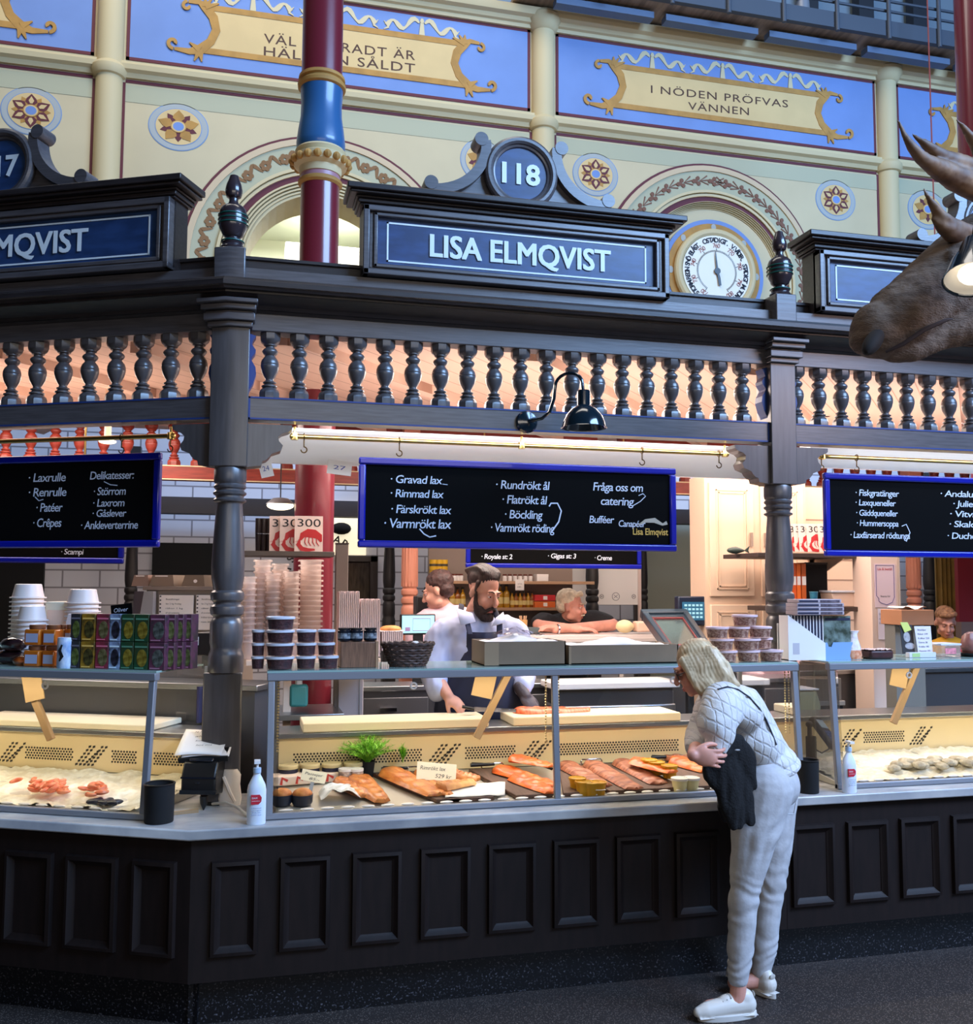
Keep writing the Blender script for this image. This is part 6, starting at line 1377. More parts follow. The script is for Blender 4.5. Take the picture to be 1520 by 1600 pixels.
for lev in range(2):
    for i, (u0, u1, c1, c2) in enumerate(cart):
        d = .15+(.03*max(0, i-6)); a, b = XL(u0, d), XL(u1, d); w = (b-a)/2-.0012
        t = thing('soup_carton', f'{NM[i]} soup carton of the {"lower" if lev == 0 else "upper"} layer, counted from the honey jars', 'carton', ((a+b)/2, d, ZS+lev*(CH+.002)), F=FL)
        build('carton', MB().box(-w, w, 0, .06, 0, CH), mat('carton_%d' % i, c1, .45, col2=tuple(int(.55*a_+.45*b_)//2+10 for a_, b_ in zip(c1, c2)), scale=26), t, bev=.0015)
        q = MB().disc(w*.15, CH*.42, w*.72, CH*.32, -.0012, .0012, 18); build('picture', q, mat('carton_picture_%d' % i, c2, .5, col2=tuple(max(0, v_-60) for v_ in c2), scale=50), t, smooth=0)
        q = MB().box(-w*.85, w*.85, -.0012, 0, CH*.80, CH*.86); q.box(-w*.85, w*.4, -.0012, 0, CH*.04, CH*.08); build('title_band', q, mat('carton_band_%d' % i, tuple(min(255, v_+70) for v_ in c1), .5), t, smooth=0)
HON = mat('honey', (196, 106, 28), .25, coat=.5); HONL = mat('honey_lid', (120, 70, 40), .4)
for (u0, u1, lev, dd, l) in ((38, 62, 0, 0, 'lower honey jar of the outer pair'), (38, 62, 1, 0, 'upper honey jar of the outer pair'), (65, 84, 0, 0, 'lower honey jar beside the wavy blue can'), (65, 85, 1, 0, 'upper honey jar beside the wavy blue can'), (86, 95, 1, .05, 'brown jar behind the wavy blue can'), (96, 106, 1, .05, 'brown jar behind the wavy blue can, next to the cartons')):
    d = .17+dd; a, b = XL(u0, d), XL(u1, d); w = (b-a)/2; t = thing('honey_jar', l, 'jar', ((a+b)/2, d+.03, ZS+lev*.092), F=FL); h = .09
    build('glass', MB().box(-w, w, -w, w, 0, h*.78), HON, t, bev=.006); build('lid', MB().lathe([(w*.85, h*.78), (w*.88, h*.8), (w*.88, h*.99)], 18), HONL, t); build('label', MB().box(-w*.75, w*.8, -w-.001, -w, h*.15, h*.58), mat('honey_label', (170, 180, 210), .6), t, smooth=0)
d = .13; a, b = XL(83, d), XL(107, d); t = thing('wavy_can', 'blue and white wavy striped can between honey jars and cartons', 'can', ((a+b)/2, d+.035, ZS), F=FL); R = (b-a)/2; build('can', MB().lathe([(R*.95, 0), (R, .006), (R, .124), (R*.95, .13)], 22), mat('wavy_blue', (122, 158, 206), .35, col2=(214, 226, 240), scale=30, stretch=(1, 1, .6)), t); q = MB().stroke([(-.004, .03), (.006, .05), (-.005, .075), (.006, .10)], [.006, .016, .014, .006], -R-.002, .003); build('dark_motif', q, BLACKM, t, smooth=0)
for (u, z, l, s) in ((10, .03, 'dark wrapped sausage pack lying lowest at the picture edge', 1), (16, .085, 'dark wrapped sausage pack on top at the picture edge', .8)):
    t = thing('sausage_pack', l, 'pack', (XL(u, .25), .27, ZS+z), F=FL); build('meat', MB().ell((0, 0, 0), (.075*s, .05, .03), 16, 8, fn=lambda q_: q_*(1+.12*noise.noise(q_*3))), mat('dark_sausage', (58, 36, 40), .3, var=.4, scale=18), t); build('film', MB().ell((0, 0, .004), (.078*s, .053, .031), 16, 8, fn=lambda q_: q_*(1+.1*noise.noise(q_*7))), glassmat('sausage_film', (.9, .88, .9), 3), t)
p_ = XL(33, .2); t = thing('orange_fruit_pack', 'orange dried fruit pack before the honey jars', 'pack', (p_, .2, ZS), F=FL); build('fruit', MB().ell((0, 0, .02), (.035, .03, .022), 12, 8), mat('dried_apricot', (214, 120, 40), .4), t); build('film', MB().ell((0, 0, .022), (.038, .033, .023), 12, 8), glassmat('fruit_film', (.95, .92, .9), 2), t)
for (u0, u1, vt, dy, n, sq, l) in ((22, 68, 911, .55, 14, 0, 'white cup in the tallest nested stack at the picture edge'), (30, 72, 945, .42, 9, 0, 'white cup in the shorter stack in front of the tallest'), (107, 154, 919, .55, 13, 0, 'white cup in the nested stack behind the soup cartons'), (110, 159, 956, .42, 4, 1, 'white square box in the short stack above the cartons')):
    pL, qL = atL(u0, vt, dy), atL(u1, vt, dy); R = (qL.x-pL.x)/2; z0 = ZS+.02; H = pL.z-z0; st = H/(n+2.5); h = st*3.3
    m = mat('white_cup_plastic', (226, 214, 208), .4, sss=.1)
    me = MB().lathe([(R, 0), (R, h*.08), (R*.88, h*.1), (R*.72, h*.97), (R*.66, h)], 20 if not sq else 4, caps=True, ph=0 if not sq else PI/4, sx=1 if not sq else 1.3, sy=1 if not sq else 1.3).mesh('foam_cup', [m], 30)
    for k in range(n): tag(link('foam_cup', me, None, FL @ T3(((pL.x+qL.x)/2, dy, z0+st*k))), l, 'cup' if not sq else 'box', l.split(' in ')[1] if ' in ' in l else l)
t = thing('packing_table', 'low pale table top behind the glass top carrying the white cups', 'table', (XL(90, .5), .5, ZS-.02), F=FL); build('top', MB().box(-.28, .3, -.0, .2, 0, .03), WHITE, t); build('bracket', MB().box(-.26, .26, .01, .03, -.012, 0), STEEL, t)
pL, qL = atL(70, 940, .5), atL(107, 940, .5); t = thing('napkin_box', 'white napkin box with a pale pink panel between the cup stacks', 'box', ((pL.x+qL.x)/2, .5, ZS+.012), F=FL); w = (qL.x-pL.x)/2; h = pL.z-ZS-.012; build('box', MB().box(-w, w, 0, .14, 0, h), mat('napkin_box_white', (234, 226, 200), .5), t, bev=.008); build('panel', MB().box(-w*.75, w*.9, -.002, 0, h*.25, h*.85), mat('napkin_pink', (230, 200, 178), .5), t, bev=.004)
c = atL(190, 958, .2); k = 1/335; t = thing('price_sign', 'small black price sign on a stick above the cartons', 'sign', tuple(c), F=FL); R_2 = RY(-.12); build('board', MB().box(-17*k, 17*k, 0, .004, -13*k, 13*k), SLATE, t, M=R_2, smooth=0); q = MB(); letters(q, 'Oliver', -12*k, 11*k, 2*k, 6*k, -.001, shear=.2); letters(q, '99:-', -6*k, 6*k, -8*k, 5*k, -.001, shear=.2); build('chalk', q, CHALK, t, M=R_2, smooth=0); build('stick', MB().box(-.004, .004, .004, .008, -.115, 0), WHITE, t)
t = thing('spray_bottle', 'pinkish bottle with blue cap beside the price sign', 'bottle', (XL(167, .35), .35, ZS), F=FL); build('body', MB().lathe([(.022, 0), (.024, .10), (.012, .135), (.01, .15)], 14), mat('bottle_pink', (220, 170, 170), .4), t); build('cap', MB().lathe([(.011, .15), (.013, .19)], 12), mat('cap_blue', (60, 60, 150), .4), t)
t = thing('back_counter', 'dark steel back counter seen through the shrimp case', 'counter', (-1.2, 1.06, 0), F=FL); build('cabinet', MB().box(-1.4, 1.0, -.12, .12, 0, 1.22), mat('dark_steel', (92, 92, 96), .4), t, smooth=0); build('worktop', MB().box(-1.42, 1.02, -.14, .13, 1.22, 1.25), STEEL, t, bev=.004); build('hanging_cloth', MB().grid(lambda a, b: (.70+.14*a, -.145-.012*math.sin(a*16)-.01, 1.24-.18*b), 14, 6), mat('violet_cloth', (62, 56, 84), .9), t)
# order desk with cartons and notices behind the cartons
dd = 1.35; a, b = atL(205, 990, dd), atL(352, 990, dd)
t = thing('order_desk', 'grey-beige order cabinet with notices behind the soup cartons', 'cabinet', ((a.x+b.x)/2, dd+.15, 0), F=FL); w = (b.x-a.x)/2; zt = atL(250, 922, dd).z; build('cabinet', MB().box(-w+.08, w, -.14, .2, 0, zt), mat('cabinet_taupe', (142, 130, 120), .6), t, bev=.004); build('top_edge', MB().box(-w+.07, w+.02, -.16, .22, zt, zt+.02), mat('taupe_edge', (140, 124, 112), .5), t)
for (u0, u1, l) in ((248, 303, 'spiral-bound white notice sheet on the order cabinet'), (306, 350, 'second white notice sheet, partly hidden by the corner post')):
    a, b = atL(u0, 984, dd), atL(u1, 930, dd); t = thing('notice_sheet', l, 'notice', ((a.x+b.x)/2, dd-.004, a.z), F=FL); w = (b.x-a.x)/2; h = b.z-a.z; build('sheet', MB().box(-w, w, 0, .003, 0, h), mat('notice_cream', (240, 228, 216), .7), t, smooth=0); q = MB()
    for i in range(6): letters(q, ('Beställningar', 'lax 2 kg fredag', 'räkor 1 kg', 'sill och strömming', 'kräftor lördag', 'rom 200 g')[i], -w*.6, w*(.2+.1*(i % 3)), h*(.86-.13*i), h*.045, -.001)
    build('print', q, INK, t, smooth=0); q = MB(); [q.box(-w+.004, -w+.012, -.002, 0, h*(.06+.11*i), h*(.10+.11*i)) for i in range(9)]; build('binding_hole', q, INK, t, smooth=0)
for (u0, u1, v0, v1, c_, l) in ((232, 272, 921, 903, (136, 120, 104), 'grey-beige carton with open flap on the order cabinet'), (283, 320, 921, 903, (128, 114, 98), 'grey-beige carton with a white mark on the order cabinet'), (205, 232, 921, 909, (150, 124, 112), 'flat pinkish carton at the end of the order cabinet')):
    a, b = atL(u0, v0, dd+.1), atL(u1, v1, dd+.1); t = thing('carton', l, 'box', ((a.x+b.x)/2, dd+.1, zt+.021), F=FL); w = (b.x-a.x)/2; build('box', MB().prism([(-w, 0), (w, 0), (w*.9, .065), (-w*.7, .065)], 'y', 0, .14), mat('carton_c%d' % u0, c_, .7), t, smooth=0); build('mark', MB().disc(w*.2, .03, .012, .01, -.001, .001, 8) if u0 == 283 else MB().box(-w*.5, w*.5, -.001, 0, .055, .062), PAPER, t, smooth=0)
a, b = atL(222, 968, dd-.02), atL(244, 924, dd-.02); t = thing('leaflet_rack', 'grey leaflet stand at the end of the order cabinet', 'rack', ((a.x+b.x)/2, dd-.05, a.z), F=FL); w = (b.x-a.x)/2; build('panel', MB().prism([(-w, 0), (w, 0), (w, b.z-a.z), (-w*.4, b.z-a.z)], 'y', 0, .03), mat('rack_grey', (150, 146, 146), .5), t, smooth=0); build('side', MB().prism([(-w*2.2, .02), (-w, .0), (-w*.4, b.z-a.z), (-w*2, b.z-a.z)], 'y', .01, .04), mat('rack_dark', (70, 60, 66), .5), t, smooth=0)
t = thing('label_printer', 'black label printer beside the corner post', 'printer', (XL(320, .7), .75, ZS+.0), F=FL); build('body', MB().box(-.06, .1, -.05, .08, .02, .13), BLACK, t, bev=.006); build('roll_cover', MB().box(-.01, .06, -.06, -.05, -.04, .02), mat('printer_dark', (40, 40, 44), .3), t); build('sticker', MB().box(-.058, -.035, -.052, -.05, .07, .11), PAPER, t)
# ================================================================ things standing on the marble
ZM = .7872
def binthing(u, v, F, h, R, l):
    p = at(u, v, z=ZM); t = thing('black_bin', l, 'bin', tuple(p)); build('shell', MB().lathe([(R*.93, 0), (R*.96, .004), (R, h), (R*.93, h), (R*.88, .02)], 28, caps=True), BLACKM, t); build('rim', MB().tube([(R*.98*math.cos(a), R*.98*math.sin(a), h) for a in [2*PI*k/28 for k in range(28)]], .004, 6, True), BLACK, t)
binthing(248, 1284, FM, .153, .060, 'black round waste bin on the marble before the shrimp case'); binthing(1263, 1238, FM, .150, .050, 'black round waste bin behind the woman')
def sani(u, v, sc_, l):
    p = at(u, v, z=ZM); t = thing('sanitiser_bottle', l, 'bottle', tuple(p)); t.scale = (sc_, sc_, sc_)
    build('bottle', MB().lathe([(.036, 0), (.038, .005), (.038, .135), (.034, .155), (.022, .18), (.014, .195), (.014, .205)], 24, sy=.72), mat('sanitiser_plastic', (222, 230, 240), .3, sss=.2), t, bev=0)
    build('collar', MB().lathe([(.016, .203), (.016, .222), (.008, .224)], 16), mat('pump_blue', (170, 196, 220), .35), t); build('pump', MB().lathe([(.005, .222), (.005, .245)], 10).box(-.012, .012, -.035, .012, .243, .254), WHITE, t)
    q = MB(); ys = -.72*.0385; q.prism([(-.022, .082), (.008, .082), (.018, .092), (.02, .108), (.012, .12), (-.022, .12)], 'y', ys-.001, ys+.012); build('red_label', q, mat('label_crimson', (196, 34, 54), .5), t, smooth=0)
    q = MB(); letters(q, 'DAX', -.018, .004, .104, .007, ys-.0018, bold=.01); letters(q, 'handdesinfektion', -.019, .014, .094, .004, ys-.0018); build('label_lettering', q, WHITEL, t, smooth=0)
    q = MB(); [letters(q, s_, -.020, .018, .066-.009*i, .004, ys-.0012) for i, s_ in enumerate(('Hand', 'alcogel', '75%', '600 ml'))]; build('small_print', q, mat('print_blue', (120, 140, 180), .6), t, smooth=0)
sani(400, 1287, 1.0, 'white pump bottle of hand sanitiser at the end of the salmon case'); sani(1327, 1238, .94, 'white pump bottle of hand sanitiser before the second ice case')
# customer printer with order slips on an arm
p = at(318, 1262, z=ZM); t = thing('receipt_printer', 'black receipt printer on a stand at the marble corner', 'printer', tuple(p), -.28)
build('foot', MB().lathe([(.065, 0), (.065, .012), (.05, .018)], 24, (.03, .1, 0)).cyl((.03, .1, .01), (.03, .1, .06), .03), BLACK, t)
q = MB().prism([(-.08, .075), (.10, .045), (.12, .145), (.06, .205), (-.05, .205), (-.08, .15)], 'x', -.075, .075); build('housing', q, BLACK, t, bev=.008)
build('paper_door', MB().prism([(-.055, .206), (.05, .206), (.04, .222), (-.045, .218)], 'x', -.052, .052), mat('printer_gloss', (26, 28, 36), .2), t, bev=.004); build('front_band', MB().box(-.076, .076, -.083, -.079, .138, .146), mat('printer_gloss', (26, 28, 36), .2), t); build('badge', MB().box(-.014, .006, -.084, -.08, .118, .124), CHROME, t); build('cutter_edge', MB().box(-.078, .078, -.086, -.07, .074, .09), BLACKM, t)
build('spike', MB().lathe([(.002, -.0), (.016, .03), (.018, .06)], 12, (.015, -.045, .0)), BLACK, t); build('column', MB().cyl((.03, .09, .20), (.03, .09, .265), .026), BLACK, t); q = MB().tube([(.03+.022*math.cos(a), .06, .262+.022*math.sin(a)) for a in [PI+PI*k/10 for k in range(11)]], .005, 8); build('chrome_clip', q, CHROME, t)
c = at(322, 1164, y=p.y+.06); t2 = thing('clipboard', 'dark tilted clipboard above the receipt printer', 'clipboard', tuple(c), -.15); M = RX(.42) @ RY(-.04); build('plate', MB().box(-.095, .105, -.10, .10, -.01, 0), BLACK, t2, M=M, bev=.003); build('edge', MB().box(-.10, .11, -.105, -.095, -.018, .004), BLACKM, t2, M=M)
for i, (dx, rz_, l) in enumerate(((.012, .03, 'lower order slip on the clipboard'), (-.012, -.06, 'upper handwritten order slip on the clipboard'))):
    s_ = thing('order_slip', l, 'paper', tuple(c)); M2 = T3((dx, .0, .003+.004*i)) @ RZ(-.15+rz_) @ M
    o = build('sheet', MB().grid(lambda a, b: ((a-.5)*.20, (b-.5)*.20, .004+.004*i+.006*math.sin(a*4+b*2)), 8, 8), PAPER, s_, M=M2); so = o.modifiers.new('thick', 'SOLIDIFY'); so.thickness = .001
    if i:
        q = MB()
        for j, b_ in enumerate(('Ni Finner', 'alltid', 'Kundtjänst', 'hos oss')):
            m = MB(); letters(m, b_, -.05+.01*j, .02+.01*j, .06-.035*j, .012, 0, shear=.2); q.join(m, Matrix(((1, 0, 0, 0), (0, 0, 1, 0), (0, 0, 0, .018), (0, 0, 0, 1))))
        build('handwriting', q, INK, s_, M=M2, smooth=0)
p = at(359, 1258, z=ZM); t = thing('paper_bag', 'crumpled white paper bag behind the receipt printer', 'bag', tuple(p)); build('bag', MB().lathe([(.045, 0), (.05, .03), (.042, .09), (.045, .13), (.03, .155)], 14, sy=.7).xf(Matrix.Identity(4)), mat('bag_paper', (226, 212, 196), .8, bump=.5, scale=12), t); build('fold', MB().tube([(-.03, -.03, .13), (.0, -.035, .06), (.02, -.03, .02)], .008, 6), mat('bag_paper', (226, 212, 196), .8), t)
q = MB().tube([at(332, 1256, z=ZM+.01), at(352, 1254, z=ZM+.03), at(372, 1262, z=ZM+.02), at(388, 1275, z=ZM+.006), at(398, 1276, z=ZM+.006)], .006, 8); tag(build('cable', q, mat('cable_grey', (206, 196, 178), .5)), 'pale cable running over the marble towards the sanitiser', 'cable')
q = MB().box(-.05, .07, -.008, .008, 0, .014); tag(build('wooden_strip', q, mat('beige_wood_stay', (190, 160, 118), .5), M=T3(at(283, 1272, z=ZM)) @ RZ(.25)), 'thin wooden strip lying beside the black bin', 'strip')
# card reader beside the woman
p = at(1268, 1208, z=ZM); t = thing('card_reader', 'black card payment terminal on a stand beside the woman', 'card terminal', tuple(p), .35)
build('base', MB().lathe([(.05, 0), (.05, .012), (.02, .02)], 20), BLACK, t); build('stem', MB().box(-.022, .022, -.02, .02, .01, .19), BLACKM, t, bev=.006); M = T3((.05, -.05, .205)) @ RZ(-.1) @ RX(.75) @ RY(.25)
build('terminal', MB().box(-.045, .045, -.10, .10, -.018, .018), BLACK, t, M=M, bev=.012); build('screen', MB().box(-.031, .031, .02, .075, .0185, .0195), mat('terminal_screen', (170, 190, 204), .2, emit=.15), t, M=M, smooth=0)
ky = MB(); [ky.box(-.031+.022*i, -.013+.022*i, -.075+.02*j, -.060+.02*j, .0185, .021) for i in range(3) for j in range(4)]; build('keypad', ky, mat('keypad_blue', (60, 84, 140), .4), t, M=M, smooth=0); build('cable', MB().tube([(.03, 0, .12), (.06, -.02, .1), (.09, -.04, .12), (.09, -.05, .17)], .004, 6), BLACK, t); build('reader_head', MB().ell((-.01, .0, .25), (.02, .02, .018), 12, 8).cyl((-.01, 0, .18), (-.01, 0, .25), .012), BLACK, t)
# cream scale seen in the gap between the cases
p = at(1258, 1120, y=1.0); t = thing('scale', 'pale green-cream weighing scale seen between the two cases', 'scale', (p.x, 1.05, p.z)); build('body', MB().prism([(-.08, 0), (.08, 0), (.085, .06), (.06, .15), (-.075, .15)], 'y', -.08, .08), mat('scale_cream', (186, 182, 140), .45), t, bev=.006); build('top_plate', MB().box(-.085, .07, -.09, .09, .155, .165), WHITE, t, bev=.003); build('scale_stand', MB().box(-.1, .1, -.08, .1, -p.z, 0), STEEL, t, smooth=0)
# small things on the rear rail
for (u, v, l) in ((1140, 860, 'small dark plush fish hanging by the second post'),):
    p = at(u+10, v, y=1.9); t = thing('fish_figure', l, 'figure', tuple(p)); build('body', MB().ell((0, 0, 0), (.07, .03, .025), 16, 8, fn=lambda q_: Vector((q_.x, q_.y*(1-.6*max(0, q_.x)), q_.z*(1-.6*max(0, q_.x))))), mat('fish_green', (44, 58, 52), .5), t); build('tail', MB().prism([(.06, 0), (.10, .03), (.09, 0), (.10, -.02)], 'y', -.004, .004), mat('fish_green', (44, 58, 52), .5), t)
# ================================================================ people
def limb(q, pts, rad, seg=14, flat=None):
    pts = [Vector(p) for p in pts]; P = [pts[0]]; Rr = [rad[0]]
    for i in range(len(pts)-1):
        n = max(2, int((pts[i+1]-pts[i]).length/.03))
        for k in range(1, n+1): f = k/n; P.append(pts[i].lerp(pts[i+1], f)); Rr.append(rad[i]+(rad[i+1]-rad[i])*f)
    # soften the joints
    for _ in range(2):
        P = [P[0]]+[(P[i-1]+2*P[i]+P[i+1])/4 for i in range(1, len(P)-1)]+[P[-1]]
    q.tube(P, Rr, seg); q.ell(P[0], rad[0], seg, 8); q.ell(P[-1], rad[-1], seg, 8); return q
def solid(name, q, mats, parent, voxel=.006, it=6, wr=0, wf=14, wst=(1, 1, 1), wfn=None, M=None, label=None, smooth=.5):
    """closed pieces melted into one continuous surface"""
    me = q.mesh(name, mats if isinstance(mats, list) else [mats], 0); o = link(name, me, None)
    r = o.modifiers.new('r', 'REMESH'); r.mode = 'VOXEL'; r.voxel_size = voxel; r.use_smooth_shade = True
    s = o.modifiers.new('s', 'SMOOTH'); s.factor = smooth; s.iterations = it
    me2 = bpy.data.meshes.new_from_object(o.evaluated_get(bpy.context.evaluated_depsgraph_get()))
    bpy.data.objects.remove(o); bpy.data.meshes.remove(me); me2.name = name
    if wr or wfn:
        ns = [v.normal.copy() for v in me2.vertices]
        for v, n in zip(me2.vertices, ns):
            p = v.co
            d = wr*noise.noise((p.x*wf*wst[0], p.y*wf*wst[1], p.z*wf*wst[2]))+.5*wr*noise.noise((p.x*wf*2.3*wst[0]+5, p.y*wf*2.3*wst[1], p.z*wf*2.3*wst[2]))
            if wfn: d += wfn(p)
            v.co = p+n*d
    me2.shade_smooth(); o = link(name, me2, parent, M)
    if not me2.materials: me2.materials.append(mats if not isinstance(mats, list) else mats[0])
    if label: o['label'] = label
    return o
def head_mb(fat=1., beard=0, nose=1.):
    q = MB()
    q.ell((0, .022, .045), (.076, .094, .088), 24, 16); q.ell((0, -.028, -.035), (.060*fat, .066, .082), 20, 14); q.ell((0, -.066, -.095), (.027*fat, .022, .02), 12, 8)
    q.tube([(0, -.088, .025), (0, -.103, .0), (0, -.118*nose, -.026)], [.008, .010, .013], 10); q.ell((0, -.113*nose, -.030), (.017, .013, .010), 12, 8)
    for s in (1, -1):
        q.ell((s*.027, -.080, .034), (.026, .015, .009), 12, 8); q.ell((s*.036*fat, -.066, -.028), (.024, .026, .026), 12, 8); q.ell((s*.077, .012, -.005), (.009, .020, .032), 12, 8, M=RZ(-s*.3))
        q.ell((s*.048*fat, -.01, -.075), (.016, .035, .024), 12, 8)
    q.ell((0, -.090, -.061), (.023, .010, .006), 12, 8); q.ell((0, -.087, -.073), (.020, .011, .007), 12, 8)
    return q
def face_parts(t, M, brow, iris=(70, 80, 90), lids=True, lip=(176, 96, 88), skin=None):
    for s in (1, -1):
        e = build('eye', MB().ell((0, 0, 0), .0112, 12, 8), mat('eye_white', (226, 220, 214), .25), t, M=M @ T3((s*.030, -.0785, .014)))
        build('iris', MB().ell((0, -.0085, -.003), (.0055, .004, .0055), 10, 6), mat('iris_%d' % iris[0], iris, .2), e)
        if lids: build('eyelid', MB().ell((0, 0, 0), (.0140, .0132, .0115), 12, 8), skin, t, M=M @ T3((s*.030, -.0775, .0175)))
        build('eyebrow', MB().tube([(s*.012, -.0935, .034), (s*.030, -.0945, .041), (s*.050, -.081, .036)], [.003, .0042, .002], 6), brow, t, M=M)
    build('lips', MB().ell((0, -.0965, -.0615), (.020, .006, .0045), 12, 6).ell((0, -.0945, -.0715), (.017, .007, .0055), 12, 6), mat('lip_%d' % lip[0], lip, .45), t, M=M)
def hand_mb(side=1, curl=.5, spread=.05, k=1.):
    """fingers along +X, back of the hand +Z, thumb on side*+Y"""
    q = MB(); q.ell((.045, 0, 0), (.052, .040, .016), 16, 10); q.ell((.012, 0, 0), (.03, .028, .018), 12, 8)
    for i, (y, L, r) in enumerate(((.029, .070, .0088), (.010, .079, .0092), (-.010, .073, .0088), (-.028, .057, .0078))):
        p = Vector((.085-.004*abs(i-1), side*y, 0)); a = 0; pts = [p-Vector((.03, 0, 0)), p]
        for s_, f in ((.45, .8), (.30, 1.1), (.25, .8)):
            a += curl*f; p = p+Vector((math.cos(a)*L*s_, side*(1.5-i)*spread*L*s_, -math.sin(a)*L*s_)); pts.append(p)
        limb(q, pts, [r*.95, r, r*.95, r*.88, r*.72], 8)
    pts = [Vector((.015, side*.022, -.004)), Vector((.040, side*.046, -.012)), Vector((.066, side*.055, -.018-.02*curl)), Vector((.086, side*.050, -.026-.03*curl))]
    limb(q, pts, [.015, .0125, .0105, .008], 8); q.xf(SC(k, k, k)); return q
def frame_of(x, up):
    x = Vector(x).normalized(); z = Vector(up); z = (z-x*z.dot(x)).normalized(); y = z.cross(x)
    return Matrix(((x.x, y.x, z.x, 0), (x.y, y.y, z.y, 0), (x.z, y.z, z.z, 0), (0, 0, 0, 1)))
SKIN = mat('skin_warm', (208, 152, 132), .5, var=.08, scale=14, sss=.12); SKINP = mat('skin_pale_pink', (214, 152, 132), .5, var=.10, scale=14, sss=.12); SKINR = mat('skin_ruddy', (212, 148, 128), .5, var=.12, scale=14, sss=.12)

# ---------------------------------------------------------------- woman in white bending to the glass
def WP(u, v, y): return at(u, v, y=y)
YW0 = -.27
w = thing('person', 'woman with blond bob in white knit sweater and white jeans bending to the salmon case', 'person', (at(1150, 1570, z=0).x, YW0, 0))
O = w.matrix_world.inverted()
g = lambda u, v, dy=0: O @ WP(u, v, YW0+dy)
ZLOC = lambda p, z: Vector((p.x, p.y, z))
NL, NR = -.095, .095      # her left side is the near one
hipL, hipR = g(1192, 1232, NL), g(1200, 1232, NR)
kneL, kneR = g(1162, 1405, NL), g(1205, 1405, NR+.0)
ankL, ankR = g(1153, 1530, NL), g(1189, 1522, NR)
pelv = g(1197, 1215); chest = g(1142, 1112); neck = g(1108, 1076); headc = g(1087, 1046)
shL, shR = g(1128, 1102, -.16), g(1118, 1098, .16)
elbL, wrL = g(1126, 1148, -.22), g(1120, 1172, -.20)
elbR, wrR = g(1092, 1158, .10), g(1083, 1180, -.27)
HM = T3(headc) @ RZ(-1.30) @ RX(.50)
HM = T3(headc) @ (Matrix.Rotation(-1.92, 4, 'Z') @ Matrix.Rotation(.42, 4, 'X')) @ SC(.86, .86, .86)
q = MB(); q.join(head_mb(.92), HM)
limb(q, [headc+Vector((.02, 0, -.04)), neck, chest], [.05, .052, .09])
limb(q, [chest, g(1170, 1165), pelv], [.11, .105, .12])
for a, b, c in ((shL, elbL, wrL), (shR, elbR, wrR)): limb(q, [chest, a, b, c], [.06, .048, .036, .025])
for a, b, c in ((hipL, kneL, ankL), (hipR, kneR, ankR)): limb(q, [pelv, a, b, c], [.09, .078, .05, .034])
for a in (ankL, ankR): limb(q, [a, ZLOC(a, .055), ZLOC(a, .045)+Vector((-.12, .02, 0))], [.033, .034, .028])
hd = hand_mb(-1, .95, .0, .95)
q.join(hd, T3(wrL) @ frame_of((-.10, .25, -1), (-.62, -.78, .05)))
q.join(hand_mb(1, .55, .10, .95), T3(wrR) @ frame_of((.88, -.46, -.12), (-.46, -.88, 0)))
solid('body', q, SKINP, w, .0038, 4)
face_parts(w, HM, mat('fair_brow', (150, 120, 90), .7), (90, 110, 130), True, (176, 104, 100), SKINP)
HAIRB = mat('blond_hair', (172, 144, 106), .45, col2=(216, 196, 160), scale=26, stretch=(1, 1, .15), bump=.5)
q = MB()
def hl(p): return HM @ Vector(p)
q.join(MB().ell((0, .030, .055), (.086, .100, .092), 24, 16), HM)
for s in (1, -1):
    for k in range(7):
        a = k/6; y0 = -.045+.14*a
        limb(q, [hl((s*.070, y0, .075)), hl((s*.088, y0+.004, .0)), hl((s*.088, y0+.012, -.065)), hl((s*.074, y0+.022+.03*a, -.115-.02*a))], [.016, .019, .020, .011], 8)
for k in range(6):
    x = -.06+.024*k; limb(q, [hl((x, .115, .05)), hl((x*1.1, .13, -.03)), hl((x*1.1, .125, -.09)), hl((x*1.05, .15, -.14))], [.02, .025, .024, .010], 8)
solid('hair', q, HAIRB, w, .0055, 3, wfn=lambda p: .0012*math.sin((HM.inverted() @ p).y*380+6*noise.noise(p*22))+.004*noise.noise(p*26))
q = MB()
for s in (1, -1): q.tube([(s*.030+.026*math.cos(a), -.098-.0, .010+.020*math.sin(a)) for a in [2*PI*k/18 for k in range(18)]], .0028, 6, True); q.tube([(s*.055, -.096, .016), (s*.078, -.05, .018), (s*.084, .01, .01)], .0026, 6)
q.tube([(-.006, -.100, .014), (.006, -.100, .014)], .0026, 6); gl_ = build('glasses', q, mat('dark_spectacle', (44, 26, 22), .3), w, M=HM)
q = MB()
for s in (1, -1): q.ell((s*.030, -.098, .010), (.025, .0012, .019), 14, 6)
build('lens', q, mat('tinted_lens', (58, 36, 32), .1), gl_)
